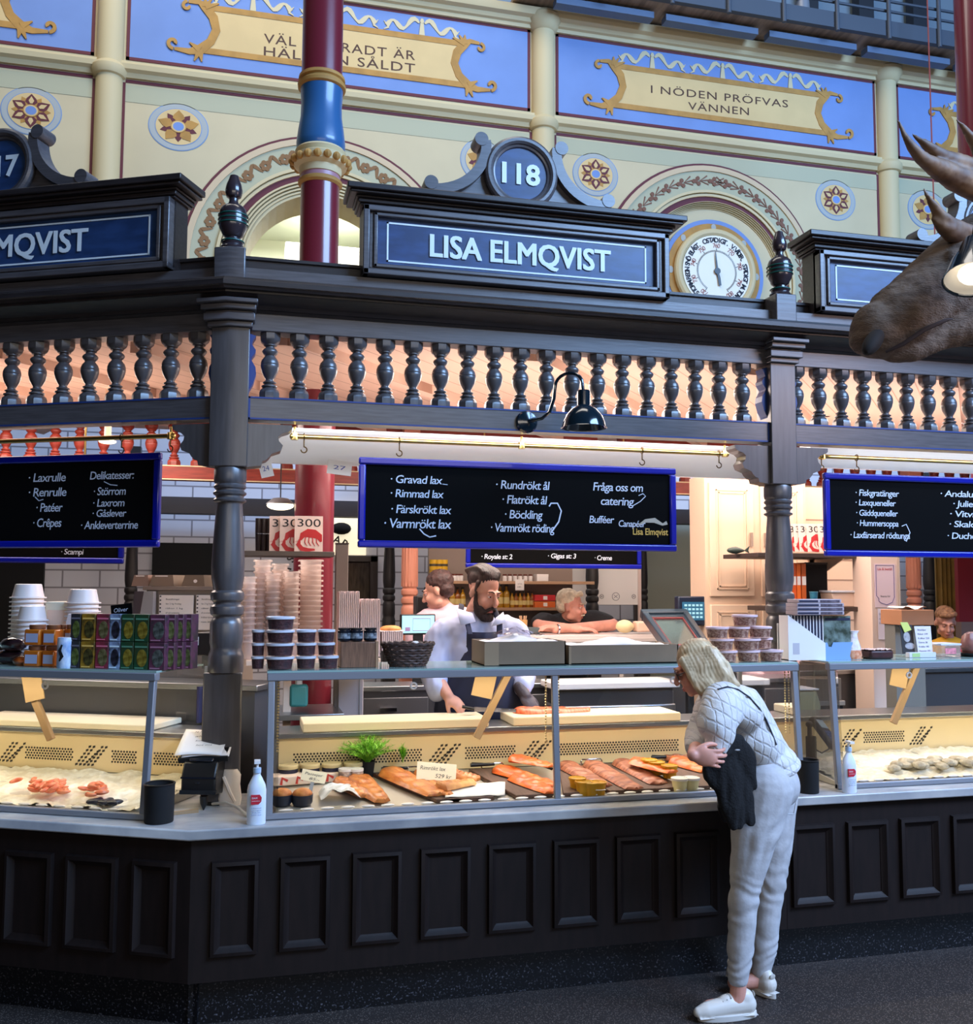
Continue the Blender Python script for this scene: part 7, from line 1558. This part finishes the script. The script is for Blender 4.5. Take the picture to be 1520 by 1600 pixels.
def knit():
    m = mat('white_lace_knit', (226, 226, 226), .85, sheen=.2); nt = m.node_tree; b = nt.nodes['Principled BSDF']; tc = nt.nodes.new('ShaderNodeTexCoord'); ad = None
    outs = []
    for sg in (1, -1):
        mp = nt.nodes.new('ShaderNodeMapping'); mp.inputs['Rotation'].default_value = (0, sg*.55+.5, 0); wv = nt.nodes.new('ShaderNodeTexWave'); wv.inputs['Scale'].default_value = 7 if sg > 0 else 10; wv.inputs['Distortion'].default_value = 1.6; wv.inputs['Detail Scale'].default_value = 3
        r = nt.nodes.new('ShaderNodeValToRGB'); r.color_ramp.elements[0].position = .0; r.color_ramp.elements[1].position = .16
        nt.links.new(tc.outputs['Object'], mp.inputs[0]); nt.links.new(mp.outputs[0], wv.inputs['Vector']); nt.links.new(wv.outputs['Fac'], r.inputs[0]); outs.append(r)
    mn = nt.nodes.new('ShaderNodeMath'); mn.operation = 'MINIMUM'; nt.links.new(outs[0].outputs[0], mn.inputs[0]); nt.links.new(outs[1].outputs[0], mn.inputs[1])
    n = nt.nodes.new('ShaderNodeTexNoise'); n.inputs['Scale'].default_value = 160; nt.links.new(tc.outputs['Object'], n.inputs['Vector'])
    a = nt.nodes.new('ShaderNodeMath'); a.operation = 'MULTIPLY_ADD'; a.inputs[1].default_value = .25; nt.links.new(n.outputs['Fac'], a.inputs[0]); nt.links.new(mn.outputs[0], a.inputs[2])
    bp = nt.nodes.new('ShaderNodeBump'); bp.inputs['Strength'].default_value = .38; bp.inputs['Distance'].default_value = .010; nt.links.new(a.outputs[0], bp.inputs['Height']); nt.links.new(bp.outputs[0], b.inputs['Normal'])
    r2 = nt.nodes.new('ShaderNodeValToRGB'); r2.color_ramp.elements[0].color = srgb(196, 198, 202); r2.color_ramp.elements[1].color = srgb(212, 212, 210); nt.links.new(mn.outputs[0], r2.inputs[0]); nt.links.new(r2.outputs[0], b.inputs['Base Color'])
    return m
KN = knit()
q = MB()
limb(q, [g(1118, 1080), g(1140, 1108), g(1174, 1158), g(1199, 1188)], [.075, .142, .130, .108], 20)
q.ell(g(1140, 1108), (.12, .20, .11), 20, 12, M=RY(.75)); q.ell(g(1176, 1160), (.115, .158, .12), 20, 12); q.ell(g(1201, 1188), (.106, .146, .055), 20, 12, M=RY(-.33))
limb(q, [g(1130, 1098, -.12), shL+Vector((0, -.02, 0)), g(1116, 1135, -.21), elbL, g(1120, 1162, -.22)], [.09, .09, .080, .066, .05], 16)
limb(q, [g(1126, 1098, .12), shR, elbR, g(1087, 1168, -.08)], [.09, .085, .065, .046], 16)
SW = solid('sweater', q, KN, w, .008, 6, .006, 11)
q = MB(); C0 = g(1201, 1194)
q.tube([C0+Vector((.100*math.cos(a), .140*math.sin(a), -.012+.034*math.cos(a))) for a in [2*PI*k/40 for k in range(40)]], .020, 10, True); build('ribbed_hem', q, KN, w)
JEANS = mat('white_denim', (184, 184, 186), .8, var=.05, scale=40, bump=.12, bscale=90)
q = MB()
q.ell(g(1200, 1222), (.118, .165, .12), 20, 14); q.ell(g(1211, 1228, -.07), (.098, .095, .105), 16, 10); q.ell(g(1214, 1228, .07), (.092, .09, .105), 16, 10)
limb(q, [g(1196, 1232, NL), g(1180, 1300, NL), g(1163, 1390, NL), g(1160, 1430, NL), g(1157, 1480, NL), g(1153, 1527, NL)], [.112, .098, .062, .058, .054, .043], 18)
limb(q, [g(1208, 1232, NR), g(1206, 1300, NR), g(1203, 1390, NR), g(1198, 1430, NR), g(1194, 1480, NR), g(1189, 1518, NR)], [.105, .094, .062, .058, .053, .042], 18)
def crease(p):
    z = p.z; d = 0
    d += .0028*math.exp(-((z-.46)/.08)**2)*math.sin(z*105+p.x*40+7*noise.noise(p*9))
    d += .0020*math.exp(-((z-.22)/.12)**2)*math.sin(z*95-p.x*60+7*noise.noise(p*10))
    d += .004*math.exp(-((z-.74)/.14)**2)*math.sin(z*40-p.x*80+4*noise.noise(p*6))
    return d
jn = solid('jeans', q, JEANS, w, .0065, 5, .0025, 9, (1, 1, 1.5), wfn=crease)
q = MB().tube([g(1225, 1236, -.155), g(1243, 1233, -.10), g(1244, 1250, -.085), g(1240, 1272, -.095), g(1226, 1272, -.14), g(1222, 1262, -.155)], .0028, 6); build('back_pocket_seam', q, JEANS, jn)
q = MB(); from mathutils.bvhtree import BVHTree
bv = BVHTree.FromPolygons([v.co for v in SW.data.vertices], [tuple(p.vertices) for p in SW.data.polygons])
P_ = []; o_c = O @ CP
for u, v in ((1122, 1078), (1136, 1074), (1152, 1078), (1170, 1090), (1184, 1106), (1195, 1124), (1204, 1144), (1212, 1164)):
    e_ = g(u, v); h_ = bv.ray_cast(o_c, (e_-o_c).normalized())
    if h_[0] is not None: P_.append(h_[0]+h_[1]*.003)
q.tube(P_, .0065, 6, flat=.5); build('bag_strap', q, mat('navy_strap', (30, 34, 50), .6), w)
LEA = mat('white_leather', (214, 208, 198), .45); SOLE = mat('white_rubber', (204, 200, 192), .6); SOCK = mat('dark_sock', (70, 40, 40), .8)
for nm, a, toe, l in (('L', ankL, (-1, .06), ''), ('R', ankR, (-.30, .95), '')):
    d = Vector((toe[0], toe[1], 0)).normalized(); M = T3((a.x, a.y, 0)) @ Matrix(((d.x, -d.y, 0, 0), (d.y, d.x, 0, 0), (0, 0, 1, 0), (0, 0, 0, 1))) @ SC(.9, .9, .95)
    q = MB(); limb(q, [(-.045, 0, .055), (.02, 0, .055), (.10, 0, .045), (.165, .004, .038), (.192, .004, .034)], [.040, .042, .040, .036, .026], 14); q.ell((-.03, 0, .075), (.045, .036, .045), 14, 10); q.ell((.05, 0, .072), (.05, .03, .03), 14, 10); q.box(-.08, .2, -.04, .04, -.02, .012)
    # cut flat at the sole
    q.v = [(x, y, max(z, .02)) for x, y, z in q.v]
    sh = solid('shoe', q, LEA, w, .005, 5, M=M)
    out = [(-.083*1.0, 0)]; out = [(.055+.142*math.cos(b)-.0, (.043+.004*math.cos(b))*math.sin(b)) for b in [2*PI*k/36 for k in range(36)]]
    build('sole', MB().prism(out, 'z', 0, .028), SOLE, sh, bev=.004); q = MB()
    for k in range(5): q.tube([(.045+.019*k, -.026+.001*k, .092-.0065*k), (.050+.019*k, 0, .103-.0085*k), (.045+.019*k, .026-.001*k, .092-.0065*k)], .003, 6)
    build('lace', q, mat('grey_lace', (176, 172, 166), .7), sh); build('sock', MB().cyl((0, 0, .08), (-.0, 0, .135), .034, .036), SOCK, sh); build('heel_tab', MB().ell((-.072, 0, .095), (.004, .018, .012), 10, 6), mat('heel_grey', (186, 180, 170), .5), sh)
# black cardigan hanging over her arm
cg = thing('cardigan', 'black cardigan hanging over the arm of the woman in white', 'jacket', w.matrix_world.translation)
q = MB(); CY = -.215
limb(q, [g(1120, 1162, CY+.06), g(1128, 1150, CY+.0), g(1150, 1160, CY), g(1165, 1190, CY)], [.045, .04, .05, .045], 12)
limb(q, [g(1112, 1192, CY+.02), g(1110, 1208, CY+.02), g(1128, 1222, CY)], [.04, .046, .045], 12)
limb(q, [g(1124, 1160, CY), g(1136, 1215, CY), g(1146, 1262, CY), g(1150, 1284, CY)], [.055, .066, .058, .036], 14)
limb(q, [g(1150, 1170, CY), g(1165, 1205, CY), g(1178, 1228, CY-.0)], [.05, .046, .016], 12)
limb(q, [g(1152, 1200, CY), g(1162, 1250, CY), g(1172, 1284, CY)], [.05, .042, .022], 12)
limb(q, [g(1138, 1240, CY), g(1150, 1270, CY), g(1154, 1288, CY)], [.04, .036, .024], 12)
q.v = [(x, CY+(y-CY)*.55, z) for x, y, z in q.v]
solid('knitted_fabric', q, mat('black_knit', (9, 9, 11), .9, bump=.4, scale=120), cg, .006, 4, .008, 14, (1.6, 1, .5))
build('button_edge', MB().ell(g(1152, 1172, CY-.05), (.012, .006, .004), 8, 6), mat('cardigan_tag', (150, 150, 150), .6), cg)
hb = thing('shoulder_bag', 'small black gathered bag hanging in front of the woman under the cardigan', 'bag', w.matrix_world.translation)
q = MB(); limb(q, [g(1128, 1235, .0), g(1131, 1262, .0), g(1133, 1278, .0)], [.02, .03, .02]); solid('pouch', q, mat('dark_leather', (26, 22, 22), .4), hb, .006, 3, .004, 20); build('bag_cord', MB().tube([g(1126, 1200, .0), g(1127, 1238, .0)], .005, 6), mat('dark_leather', (26, 22, 22), .4), hb)

# ---------------------------------------------------------------- bearded salesman slicing salmon
YM = 1.10
m_ = thing('person', 'bearded man in pale blue shirt and navy apron slicing salmon', 'person', (at(740, 1000, y=YM).x, YM, 0))
O = m_.matrix_world.inverted(); g = lambda u, v, dy=0: O @ at(u, v, y=YM+dy)
headc = g(756, 927, -.06); neck = g(741, 962, .02); chest = g(740, 1010, .0)
shA, shB = g(692, 987, .0), g(800, 984, .0)      # his right, his left
elA, wrA = g(676, 1052, -.05), g(700, 1088, -.22)
elB, wrB = g(818, 1048, -.02), g(818, 1084, -.20)
HM = T3(headc) @ RZ(.46) @ RX(.36) @ RY(.06) @ SC(.95, 1.0, 1.0)
q = MB(); q.join(head_mb(1.02), HM); limb(q, [headc+Vector((-.01, .03, -.05)), neck, chest], [.056, .06, .12])
pel = Vector((0, .02, .95)); limb(q, [chest, pel], [.13, .13])
for s in (-1, 1): limb(q, [pel+Vector((s*.09, 0, 0)), Vector((s*.1, .0, .5)), Vector((s*.11, .02, .06)), Vector((s*.12, -.1, .05))], [.085, .06, .045, .04])
limb(q, [chest, shA, elA, wrA], [.07, .06, .045, .030]); limb(q, [chest, shB, elB, wrB], [.07, .06, .045, .030])
hA = T3(wrA) @ frame_of((.55, -.42, -.48), (-.1, -.45, .9)); q.join(hand_mb(-1, .8, .02, 1.02), hA)
hB = T3(wrB) @ frame_of((.30, -.55, -.62), (.05, -.5, .8)); q.join(hand_mb(1, .42, .1, 1.0), hB)
solid('body', q, SKIN, m_, .0055, 4)
BEARD = mat('dark_brown_beard', (46, 28, 22), .7, var=.4, scale=90, bump=.4); HAIRD = mat('dark_brown_hair', (30, 18, 15), .5, col2=(58, 34, 28), scale=30, stretch=(1, .15, 1), bump=.4)
face_parts(m_, HM, BEARD, (60, 50, 40), True, (176, 96, 86), SKIN)
q = MB(); q.join(MB().ell((0, .040, .072), (.083, .098, .082), 24, 16), HM)
for k in range(7):
    x = -.055+.018*k; limb(q, [HM @ Vector((x*.9, -.052+8*x*x, .090+.012*math.cos(x*24))), HM @ Vector((x, -.024, .122)), HM @ Vector((x*1.02, .04, .136)), HM @ Vector((x, .12, .085))], [.005, .015, .017, .018], 8)
for s in (1, -1): limb(q, [HM @ Vector((s*.078, -.01, .06)), HM @ Vector((s*.080, -.012, .015))], [.012, .006], 8)
solid('hair', q, HAIRD, m_, .005, 3, wfn=lambda p: .002*math.sin((HM.inverted() @ p).x*520))
q = MB()
for s in (1, -1): limb(q, [HM @ Vector((s*.072, -.012, .01)), HM @ Vector((s*.068, -.020, -.045)), HM @ Vector((s*.052, -.045, -.090)), HM @ Vector((s*.022, -.075, -.112))], [.007, .014, .022, .024], 10); limb(q, [HM @ Vector((s*.0, -.103, -.049)), HM @ Vector((s*.022, -.096, -.056)), HM @ Vector((s*.034, -.084, -.078))], [.010, .010, .010], 8)
q.join(MB().ell((0, -.062, -.112), (.046, .040, .028), 16, 10), HM); [q.join(MB().ell((s_*.044, -.045, -.082), (.022, .040, .036), 14, 10), HM) for s_ in (1, -1)]; q.join(MB().ell((0, -.088, -.088), (.018, .012, .008), 12, 8), HM)
solid('beard', q, BEARD, m_, .005, 2, .002, 90)
SHIRT = mat('pale_blue_shirt', (178, 186, 216), .7, var=.03, scale=10)
q = MB(); limb(q, [g(742, 978), chest, Vector((0, .01, 1.15)), pel], [.10, .165, .165, .155], 20); q.ell(g(745, 1003), (.235, .125, .16), 20, 12); q.ell(g(742, 988), (.19, .10, .09), 16, 10)
limb(q, [g(712, 990), shA, g(680, 1022, -.02), elA, g(684, 1078, -.14)], [.09, .088, .082, .072, .058], 16)
limb(q, [g(785, 988), shB, g(812, 1018, .0), elB, g(817, 1072, -.15)], [.09, .088, .080, .068, .052], 16)
solid('shirt', q, SHIRT, m_, .008, 5, .011, 10, (1.4, 1, .7))
q = MB()
for s in (1, -1): q.tube([neck+Vector((s*.005, -.080, -.075)), neck+Vector((s*.05, -.065, -.035)), neck+Vector((s*.075, .0, .012)), neck+Vector((s*.03, .06, .03))], [.012, .024, .02, .018], 8, flat=.4)
for s in (1, -1): q.prism([(s*.008, 0), (s*.075, .012), (s*.095, .055), (s*.06, .085), (s*.03, .04)], 'y', -.006, .006) if 0 else None
build('collar', q, mat('collar_white', (216, 218, 236), .7), m_)
q = MB()
for poly in (((713, 950), (720, 977), (743, 971), (738, 958)), ((768, 979), (790, 973), (786, 957), (774, 966))):
    P_ = [g(u, v, -.13-.002*(v-945)) for u, v in poly]; q.add(P_, [(0, 1, 2, 3)])
o = build('collar_point', q, mat('collar_white', (216, 218, 236), .7), m_); so = o.modifiers.new('t', 'SOLIDIFY'); so.thickness = .006
NAVY = mat('navy_apron', (28, 32, 56), .75, var=.15, scale=10)
ztop = g(745, 988, -.2).z
def apr(a, b):
    z = ztop-.80*b; wd = .085+.17*min(1, max(0, (b-.12)/.35))
    x = (a-.5)*2*wd+.0; y = -.142-.062*math.cos((a-.5)*PI)-.012*(1-b)+.008*math.sin(a*22+b*4)*b
    return (x+.012, y+.02*abs(a-.5), z-.0)
o = build('apron', MB().grid(apr, 24, 24), NAVY, m_); so = o.modifiers.new('t', 'SOLIDIFY'); so.thickness = .006
q = MB()
for s in (1, -1): q.tube([(s*.080+.012, -.205, ztop-.01), (s*.088+.012, -.175, ztop+.05), (s*.092, -.09, ztop+.115), (s*.06, .04, ztop+.14)], .016, 8, flat=.35)
build('apron_strap', q, NAVY, m_); build('name_tag', MB().box(.165, .195, -.175, -.168, ztop-.03, ztop-.005), PAPER, m_); q = MB().ell((0, 0, 0), .006, 8, 6)
for k in range(3): build('button', MB().ell(neck+Vector((.0, -.135-.01*k, -.10-.05*k)), (.005, .003, .005), 8, 6), WHITE, m_)
q = MB(); limb(q, [pel+Vector((-.09, 0, -.02)), (-.1, 0, .5), (-.11, .02, .09)], [.115, .085, .07]); limb(q, [pel+Vector((.09, 0, -.02)), (.1, 0, .5), (.11, .02, .09)], [.115, .085, .07]); solid('trousers', q, BLACKM, m_, .012, 4)
for s in (-1, 1): q = MB(); limb(q, [(s*.11, .04, .045), (s*.125, -.14, .04)], [.045, .038]); solid('shoe', q, BLACK, m_, .008, 3)
GLV = mat('dark_grey_glove', (70, 64, 70), .55, bump=.3, scale=60)
q = hand_mb(1, .42, .1, 1.10); limb(q, [(-.045, 0, 0), (.02, 0, 0)], [.033, .032]); solid('glove', q, GLV, m_, .005, 2, M=hB)
q = MB()
for k, (dx, dz) in enumerate(((0, 0), (.03, .012), (.055, .002))): q.tube([g(690+8*k, 1078+3*k, -.235), g(694+8*k, 1073+3*k, -.238), g(698+8*k, 1080+3*k, -.236)], .0025, 5)
kn = thing('slicing_knife', 'long thin slicing knife held over the raw salmon side', 'knife', at(737, 1107, y=.74)); p0, p1, p2 = at(722, 1104, y=.75), at(741, 1108, y=.74), at(830, 1112, y=.74); k0 = kn.location.copy()
build('handle', MB().tube([p0-k0, p1-k0], [.012, .011], 10, flat=.7), BLACK, kn); d = (p2-p1); q = MB().prism([(0, -.012), (d.length, -.006), (d.length+.01, .004), (d.length, .010), (0, .012)], 'y', -.001, .001); q.xf(T3(p1-k0) @ RY(-math.atan2(d.z, d.x)) @ RX(-.5)); build('blade', q, CHROME, kn)

# ---------------------------------------------------------------- colleague with his back turned
YC_ = 2.45
c_ = thing('person', 'man with short brown hair in a pale pink shirt facing away behind the bearded man', 'person', (at(692, 1000, y=YC_).x, YC_, 0)); O = c_.matrix_world.inverted(); g = lambda u, v, dy=0: O @ at(u, v, y=YC_+dy)
headc = g(684, 925, -.03); neck = g(694, 947); chest = g(700, 985); HM = T3(headc) @ RZ(-2.0) @ RX(.35)
q = MB(); q.join(head_mb(1), HM); limb(q, [headc+Vector((0, 0, -.05)), neck, chest, (0, 0, .95)], [.055, .058, .12, .13])
for s in (-1, 1): limb(q, [chest, chest+Vector((s*.2, 0, .05)), chest+Vector((s*.24, -.05, -.25)), chest+Vector((s*.12, -.25, -.38))], [.07, .06, .045, .032]); limb(q, [(s*.09, 0, .95), (s*.1, 0, .5), (s*.1, 0, .06), (s*.1, -.1, .04)], [.09, .06, .045, .04]); q.join(hand_mb(s, .5), T3(chest+Vector((s*.12, -.25, -.38))) @ frame_of((0, -1, -.3), (0, -.3, 1)))
solid('body', q, SKIN, c_, .008, 4); face_parts(c_, HM, HAIRD, (60, 50, 40), True, (176, 96, 86), SKIN)
q = MB(); q.join(MB().ell((0, .036, .062), (.084, .098, .088), 20, 14), HM); q.join(MB().ell((0, .06, -.0), (.076, .06, .06), 16, 10), HM); solid('hair', q, mat('short_brown_hair', (62, 38, 34), .6, var=.4, scale=50, bump=.5), c_, .007, 2, .004, 40)
PSH = mat('pale_pink_shirt', (206, 172, 182), .7); q = MB(); limb(q, [neck+Vector((0, 0, -.03)), chest, (0, 0, .95)], [.075, .16, .15], 16); q.ell(chest+Vector((0, 0, .05)), (.23, .12, .13), 16, 10)
for s in (-1, 1): limb(q, [chest+Vector((s*.14, 0, .06)), chest+Vector((s*.21, 0, .03)), chest+Vector((s*.24, -.05, -.25)), chest+Vector((s*.13, -.22, -.37))], [.09, .085, .07, .05])
solid('shirt', q, PSH, c_, .01, 4, .008, 10); q = MB()
for s in (-1, 1): limb(q, [(s*.09, 0, .93), (s*.1, 0, .5), (s*.1, 0, .08)], [.115, .085, .07])
solid('trousers', q, BLACKM, c_, .014, 3)

# ---------------------------------------------------------------- old man leaning on the rear counter
YO_ = 3.34
c_ = thing('person', 'white-haired old man in black t-shirt leaning on the rear counter', 'person', (at(892, 1000, y=YO_).x, YO_, 0)); O = c_.matrix_world.inverted(); g = lambda u, v, dy=0: O @ at(u, v, y=YO_+dy)
headc = g(893, 949, -.10); neck = g(885, 968, -.02); chest = g(884, 990, .02); HM = T3(headc) @ RZ(1.0) @ RX(.12)
shA, shB = g(850, 972, .0), g(925, 968, .0); elA, elB = g(838, 984, -.14), g(962, 982, -.14); wrA, wrB = g(905, 986, -.36), g(866, 987, -.38)
wrA.z = wrB.z = 1.42; elA.z = elB.z = 1.44
q = MB(); q.join(head_mb(1.08), HM); limb(q, [headc+Vector((0, .02, -.05)), neck, chest, (0, .1, .95)], [.06, .062, .12, .14])
limb(q, [chest, shA, elA, wrA], [.07, .06, .048, .032]); limb(q, [chest, shB, elB, wrB], [.07, .06, .048, .032])
q.join(hand_mb(1, .35), T3(wrA) @ frame_of((.9, -.3, .0), (0, -.2, 1))); q.join(hand_mb(-1, .35), T3(wrB+Vector((0, 0, .02))) @ frame_of((-.9, -.2, .0), (0, -.2, 1)))
for s in (-1, 1): limb(q, [(s*.09, .1, .95), (s*.1, .1, .5), (s*.1, .1, .06), (s*.1, 0, .04)], [.09, .06, .045, .04])
solid('body', q, SKINR, c_, .008, 4); WHB = mat('white_hair', (222, 206, 178), .6, var=.12, scale=40, bump=.5); face_parts(c_, HM, WHB, (80, 100, 120), True, (186, 104, 92), SKINR)
q = MB(); q.join(MB().ell((0, .040, .066), (.085, .095, .082), 20, 14), HM); q.join(MB().ell((0, .075, .01), (.078, .055, .065), 16, 10), HM); limb(q, [HM @ Vector((-.05, -.05, .11)), HM @ Vector((0, -.06, .125)), HM @ Vector((.05, -.05, .11))], [.02, .022, .02]); solid('hair', q, WHB, c_, .007, 2, .006, 40); build('moustache', MB().tube([HM @ Vector((-.03, -.093, -.056)), HM @ Vector((0, -.108, -.048)), HM @ Vector((.03, -.093, -.056))], [.004, .007, .004], 6), WHB, c_)
q = MB(); limb(q, [neck+Vector((0, 0, -.02)), chest, (0, .1, .95)], [.08, .16, .17], 16); q.ell(chest+Vector((0, .02, .04)), (.24, .13, .13), 16, 10)
for a, b in ((shA, elA), (shB, elB)): limb(q, [a.lerp(chest, .5), a, a.lerp(b, .6)], [.09, .088, .075])
solid('t_shirt', q, mat('black_tshirt', (30, 28, 32), .8), c_, .01, 4, .006, 10); q = MB()
for s in (-1, 1): limb(q, [(s*.09, .1, .93), (s*.1, .1, .5), (s*.1, .1, .08)], [.115, .085, .07])
solid('trousers', q, mat('dark_trousers', (40, 42, 54), .8), c_, .014, 3); q = MB().tube([wrB+Vector((.03+0*a, .034*math.cos(a), .034*math.sin(a))) for a in [2*PI*k/16 for k in range(16)]], .008, 6, True); build('wristwatch', q, CHROME, c_)

# ---------------------------------------------------------------- boy
YB_ = 2.72
c_ = thing('person', 'boy with short hair in a yellow and magenta top looking down', 'person', (at(1480, 1000, y=YB_).x, YB_, 0)); O = c_.matrix_world.inverted(); g = lambda u, v, dy=0: O @ at(u, v, y=YB_+dy)
headc = g(1477, 974, -.04); neck = g(1482, 996); chest = g(1482, 1022); HM = T3(headc) @ RZ(-.45) @ RX(.40) @ SC(.96, .96, .90)
zp = chest.z-.42
q = MB(); q.join(head_mb(.98), HM); limb(q, [headc+Vector((0, .01, -.05)), neck, chest, (0, 0, zp)], [.048, .046, .09, .10])
for s in (-1, 1): limb(q, [chest, chest+Vector((s*.15, 0, .06)), chest+Vector((s*.18, -.03, -.18)), chest+Vector((s*.1, -.2, -.22))], [.05, .045, .035, .026]); limb(q, [(s*.07, 0, zp), (s*.08, 0, zp*.5), (s*.08, 0, .06), (s*.08, -.08, .04)], [.07, .05, .036, .034]); q.join(hand_mb(s, .4, k=.85), T3(chest+Vector((s*.1, -.2, -.22))) @ frame_of((-s*.3, -1, -.2), (0, -.2, 1)))
solid('body', q, SKIN, c_, .007, 4); HB = mat('boy_hair', (112, 76, 52), .55, col2=(170, 126, 88), scale=40, bump=.4); face_parts(c_, HM, HB, (70, 80, 90), True, (186, 106, 96), SKIN)
q = MB(); q.join(MB().ell((0, .034, .070), (.081, .094, .080), 20, 14), HM); limb(q, [HM @ Vector((-.05, -.06, .10)), HM @ Vector((.0, -.085, .115)), HM @ Vector((.05, -.06, .12))], [.018, .02, .022]); solid('hair', q, HB, c_, .006, 2, .004, 40)
q = MB(); limb(q, [neck+Vector((0, 0, -.04)), chest, (0, 0, zp)], [.055, .125, .12], 16); q.ell(chest+Vector((0, 0, .05)), (.17, .10, .10), 16, 10)
for s in (-1, 1): limb(q, [chest+Vector((s*.1, 0, .06)), chest+Vector((s*.15, 0, .05)), chest+Vector((s*.17, -.02, -.08))], [.07, .065, .055])
solid('top', q, mat('yellow_top', (214, 160, 40), .8), c_, .008, 4, .004, 10); q = MB()
q.prism([(-.02, -.02), (.05, .09), (.085, .10), (.12, .04), (.12, -.12), (-.06, -.12)], 'y', -.16, -.06); q.xf(T3(chest)); solid('magenta_panel', q, mat('magenta_cloth', (196, 20, 84), .8), c_, .008, 3); q = MB()
for s in (-1, 1): limb(q, [(s*.07, 0, zp), (s*.08, 0, zp*.5), (s*.08, 0, .08)], [.085, .065, .055])
solid('trousers', q, mat('dark_trousers', (40, 42, 54), .8), c_, .014, 3)
# ================================================================ moose head trophy on the column near the camera
YMO = -1.0
mo = thing('moose_trophy', 'stuffed brown moose head with broad antlers reaching in from the side', 'trophy', tuple(at(1560, 430, y=YMO))); O = mo.matrix_world.inverted()
g = lambda u, v, dy=0: O @ at(u, v, y=YMO+dy)
k = 1/ppm(YMO, at(1450, 450, y=YMO).x)
FUR = mat('moose_fur', (112, 92, 76), .85, col2=(84, 66, 52), scale=16, stretch=(1, 1, 3), bump=.5, bscale=90)
q = MB()
limb(q, [g(1372, 522), g(1400, 500), g(1440, 470), g(1490, 432), g(1545, 400), g(1600, 400)], [40*k, 52*k, 56*k, 64*k, 78*k, 95*k], 24)
q.ell(g(1366, 514), (36*k, 40*k, 44*k), 20, 14, M=RY(.2)); q.ell(g(1352, 528), (20*k, 34*k, 26*k), 16, 10)
limb(q, [g(1392, 552), g(1420, 548), g(1460, 520), g(1500, 500), g(1560, 470)], [14*k, 22*k, 30*k, 44*k, 70*k], 18)
q.ell(g(1496, 408, -.11), (24*k, 14*k, 20*k), 12, 8)
solid('head', q, FUR, mo, .008, 6, .004, 22)
q = MB().ell(g(1364, 534, -31*k), (31*k, 13*k, 13*k), 18, 10, M=RZ(.35) @ RY(-.80))
build('nostril', q, mat('nostril_dark', (20, 14, 14), .8), mo)
q = MB().tube([g(1384, 550, -30*k), g(1410, 538, -42*k), g(1444, 515, -50*k), g(1478, 500, -56*k), g(1488, 498, -56*k)], [2*k, 3.5*k, 3.5*k, 3*k, 1*k], 8); build('mouth_line', q, mat('mouth_dark', (44, 26, 22), .8), mo)
e = build('eye', MB().ell(g(1512, 402, -66*k), 9*k, 14, 10), mat('glass_eye', (22, 14, 12), .1), mo)
ANT = mat('antler_horn', (92, 66, 48), .6, col2=(134, 104, 76), scale=12, bump=.3)
def antler(P, R, nm='antler', fl=.45):
    q = MB()
    for pts, rr in zip(P, R): limb(q, pts, rr, 12)
    solid(nm, q, ANT, mo, .007, 4, .003, 20)
antler([[g(1402, 187, -.1), g(1414, 216, -.1), g(1436, 246, -.1), g(1462, 262, -.06), g(1500, 282, .0), g(1560, 300, .06)], [g(1424, 209, -.06), g(1444, 224, -.06), g(1466, 244, -.04), g(1500, 258, .0), g(1560, 285, .06)],
        [g(1470, 272, .0), g(1500, 285, .02), g(1560, 310, .06)], [g(1495, 188, .0), g(1510, 204, .02), g(1530, 235, .04), g(1550, 280, .06)], [g(1540, 250, .04), g(1560, 320, .06), g(1555, 370, .02)]],
       [[2*k, 6*k, 10*k, 15*k, 22*k, 26*k], [2*k, 7*k, 12*k, 18*k, 24*k], [10*k, 18*k, 24*k], [2*k, 7*k, 12*k, 18*k], [14*k, 24*k, 22*k]])
antler([[g(1443, 296, -.16), g(1454, 316, -.16), g(1470, 340, -.14), g(1490, 358, -.1), g(1530, 372, -.05)], [g(1458, 342, -.14), g(1482, 362, -.12), g(1510, 372, -.06)]], [[2*k, 6*k, 10*k, 15*k, 16*k], [5*k, 14*k, 16*k]])
build('mount', MB().box(-.05, .3, .02, .2, -.2, .2), BASEW, mo, bev=.01)
tag(build('trophy_post', MB().cyl((at(1640, 430, y=YMO+.1).x, YMO+.15, 0), (at(1640, 430, y=YMO+.1).x, YMO+.15, 6), .12, seg=20), MAROONC), 'oxblood post carrying the moose head beyond the picture edge', 'post') if 0 else None
# second gooseneck lamp, mostly outside the picture
p = at(1520, 432, y=-1.28)
lp = thing('gooseneck_lamp', 'dark glossy lamp shade with white inside in front of the moose cheek', 'lamp', tuple(p)); M = RY(.28) @ RX(-.25)
build('shade', MB().lathe([(.03, .16), (.036, .15), (.05, .11), (.08, .05), (.095, .0), (.10, -.015), (.094, -.012), (.07, .04), (.03, .09)], 28, caps=False), LAMP, lp, M=M); build('white_lining', MB().lathe([(.092, -.008), (.068, .038), (.02, .08)], 28, caps=False), mat('shade_lining', (240, 236, 228), .5), lp, M=M); build('bulb', MB().ell((0, 0, .01), (.05, .05, .03), 16, 10), mat('lamp_bulb', (255, 244, 225), .4), lp, M=M)
build('arm', MB().tube([M @ Vector((0, 0, .15)), (.05, .02, .26), (.14, .05, .3), (.25, .1, .2)], .009, 8), LAMP, lp)
# thin red cord hanging before the painted wall
q = MB().cyl((0, 0, -1.6), (0, 0, 3.5), .008, seg=6); p = at(1455, 200, y=4.6); tag(build('hanging_cord', q, mat('red_cord', (150, 70, 60), .7), M=T3(p)), 'thin reddish cord hanging from the gantry before the painted wall', 'cord')
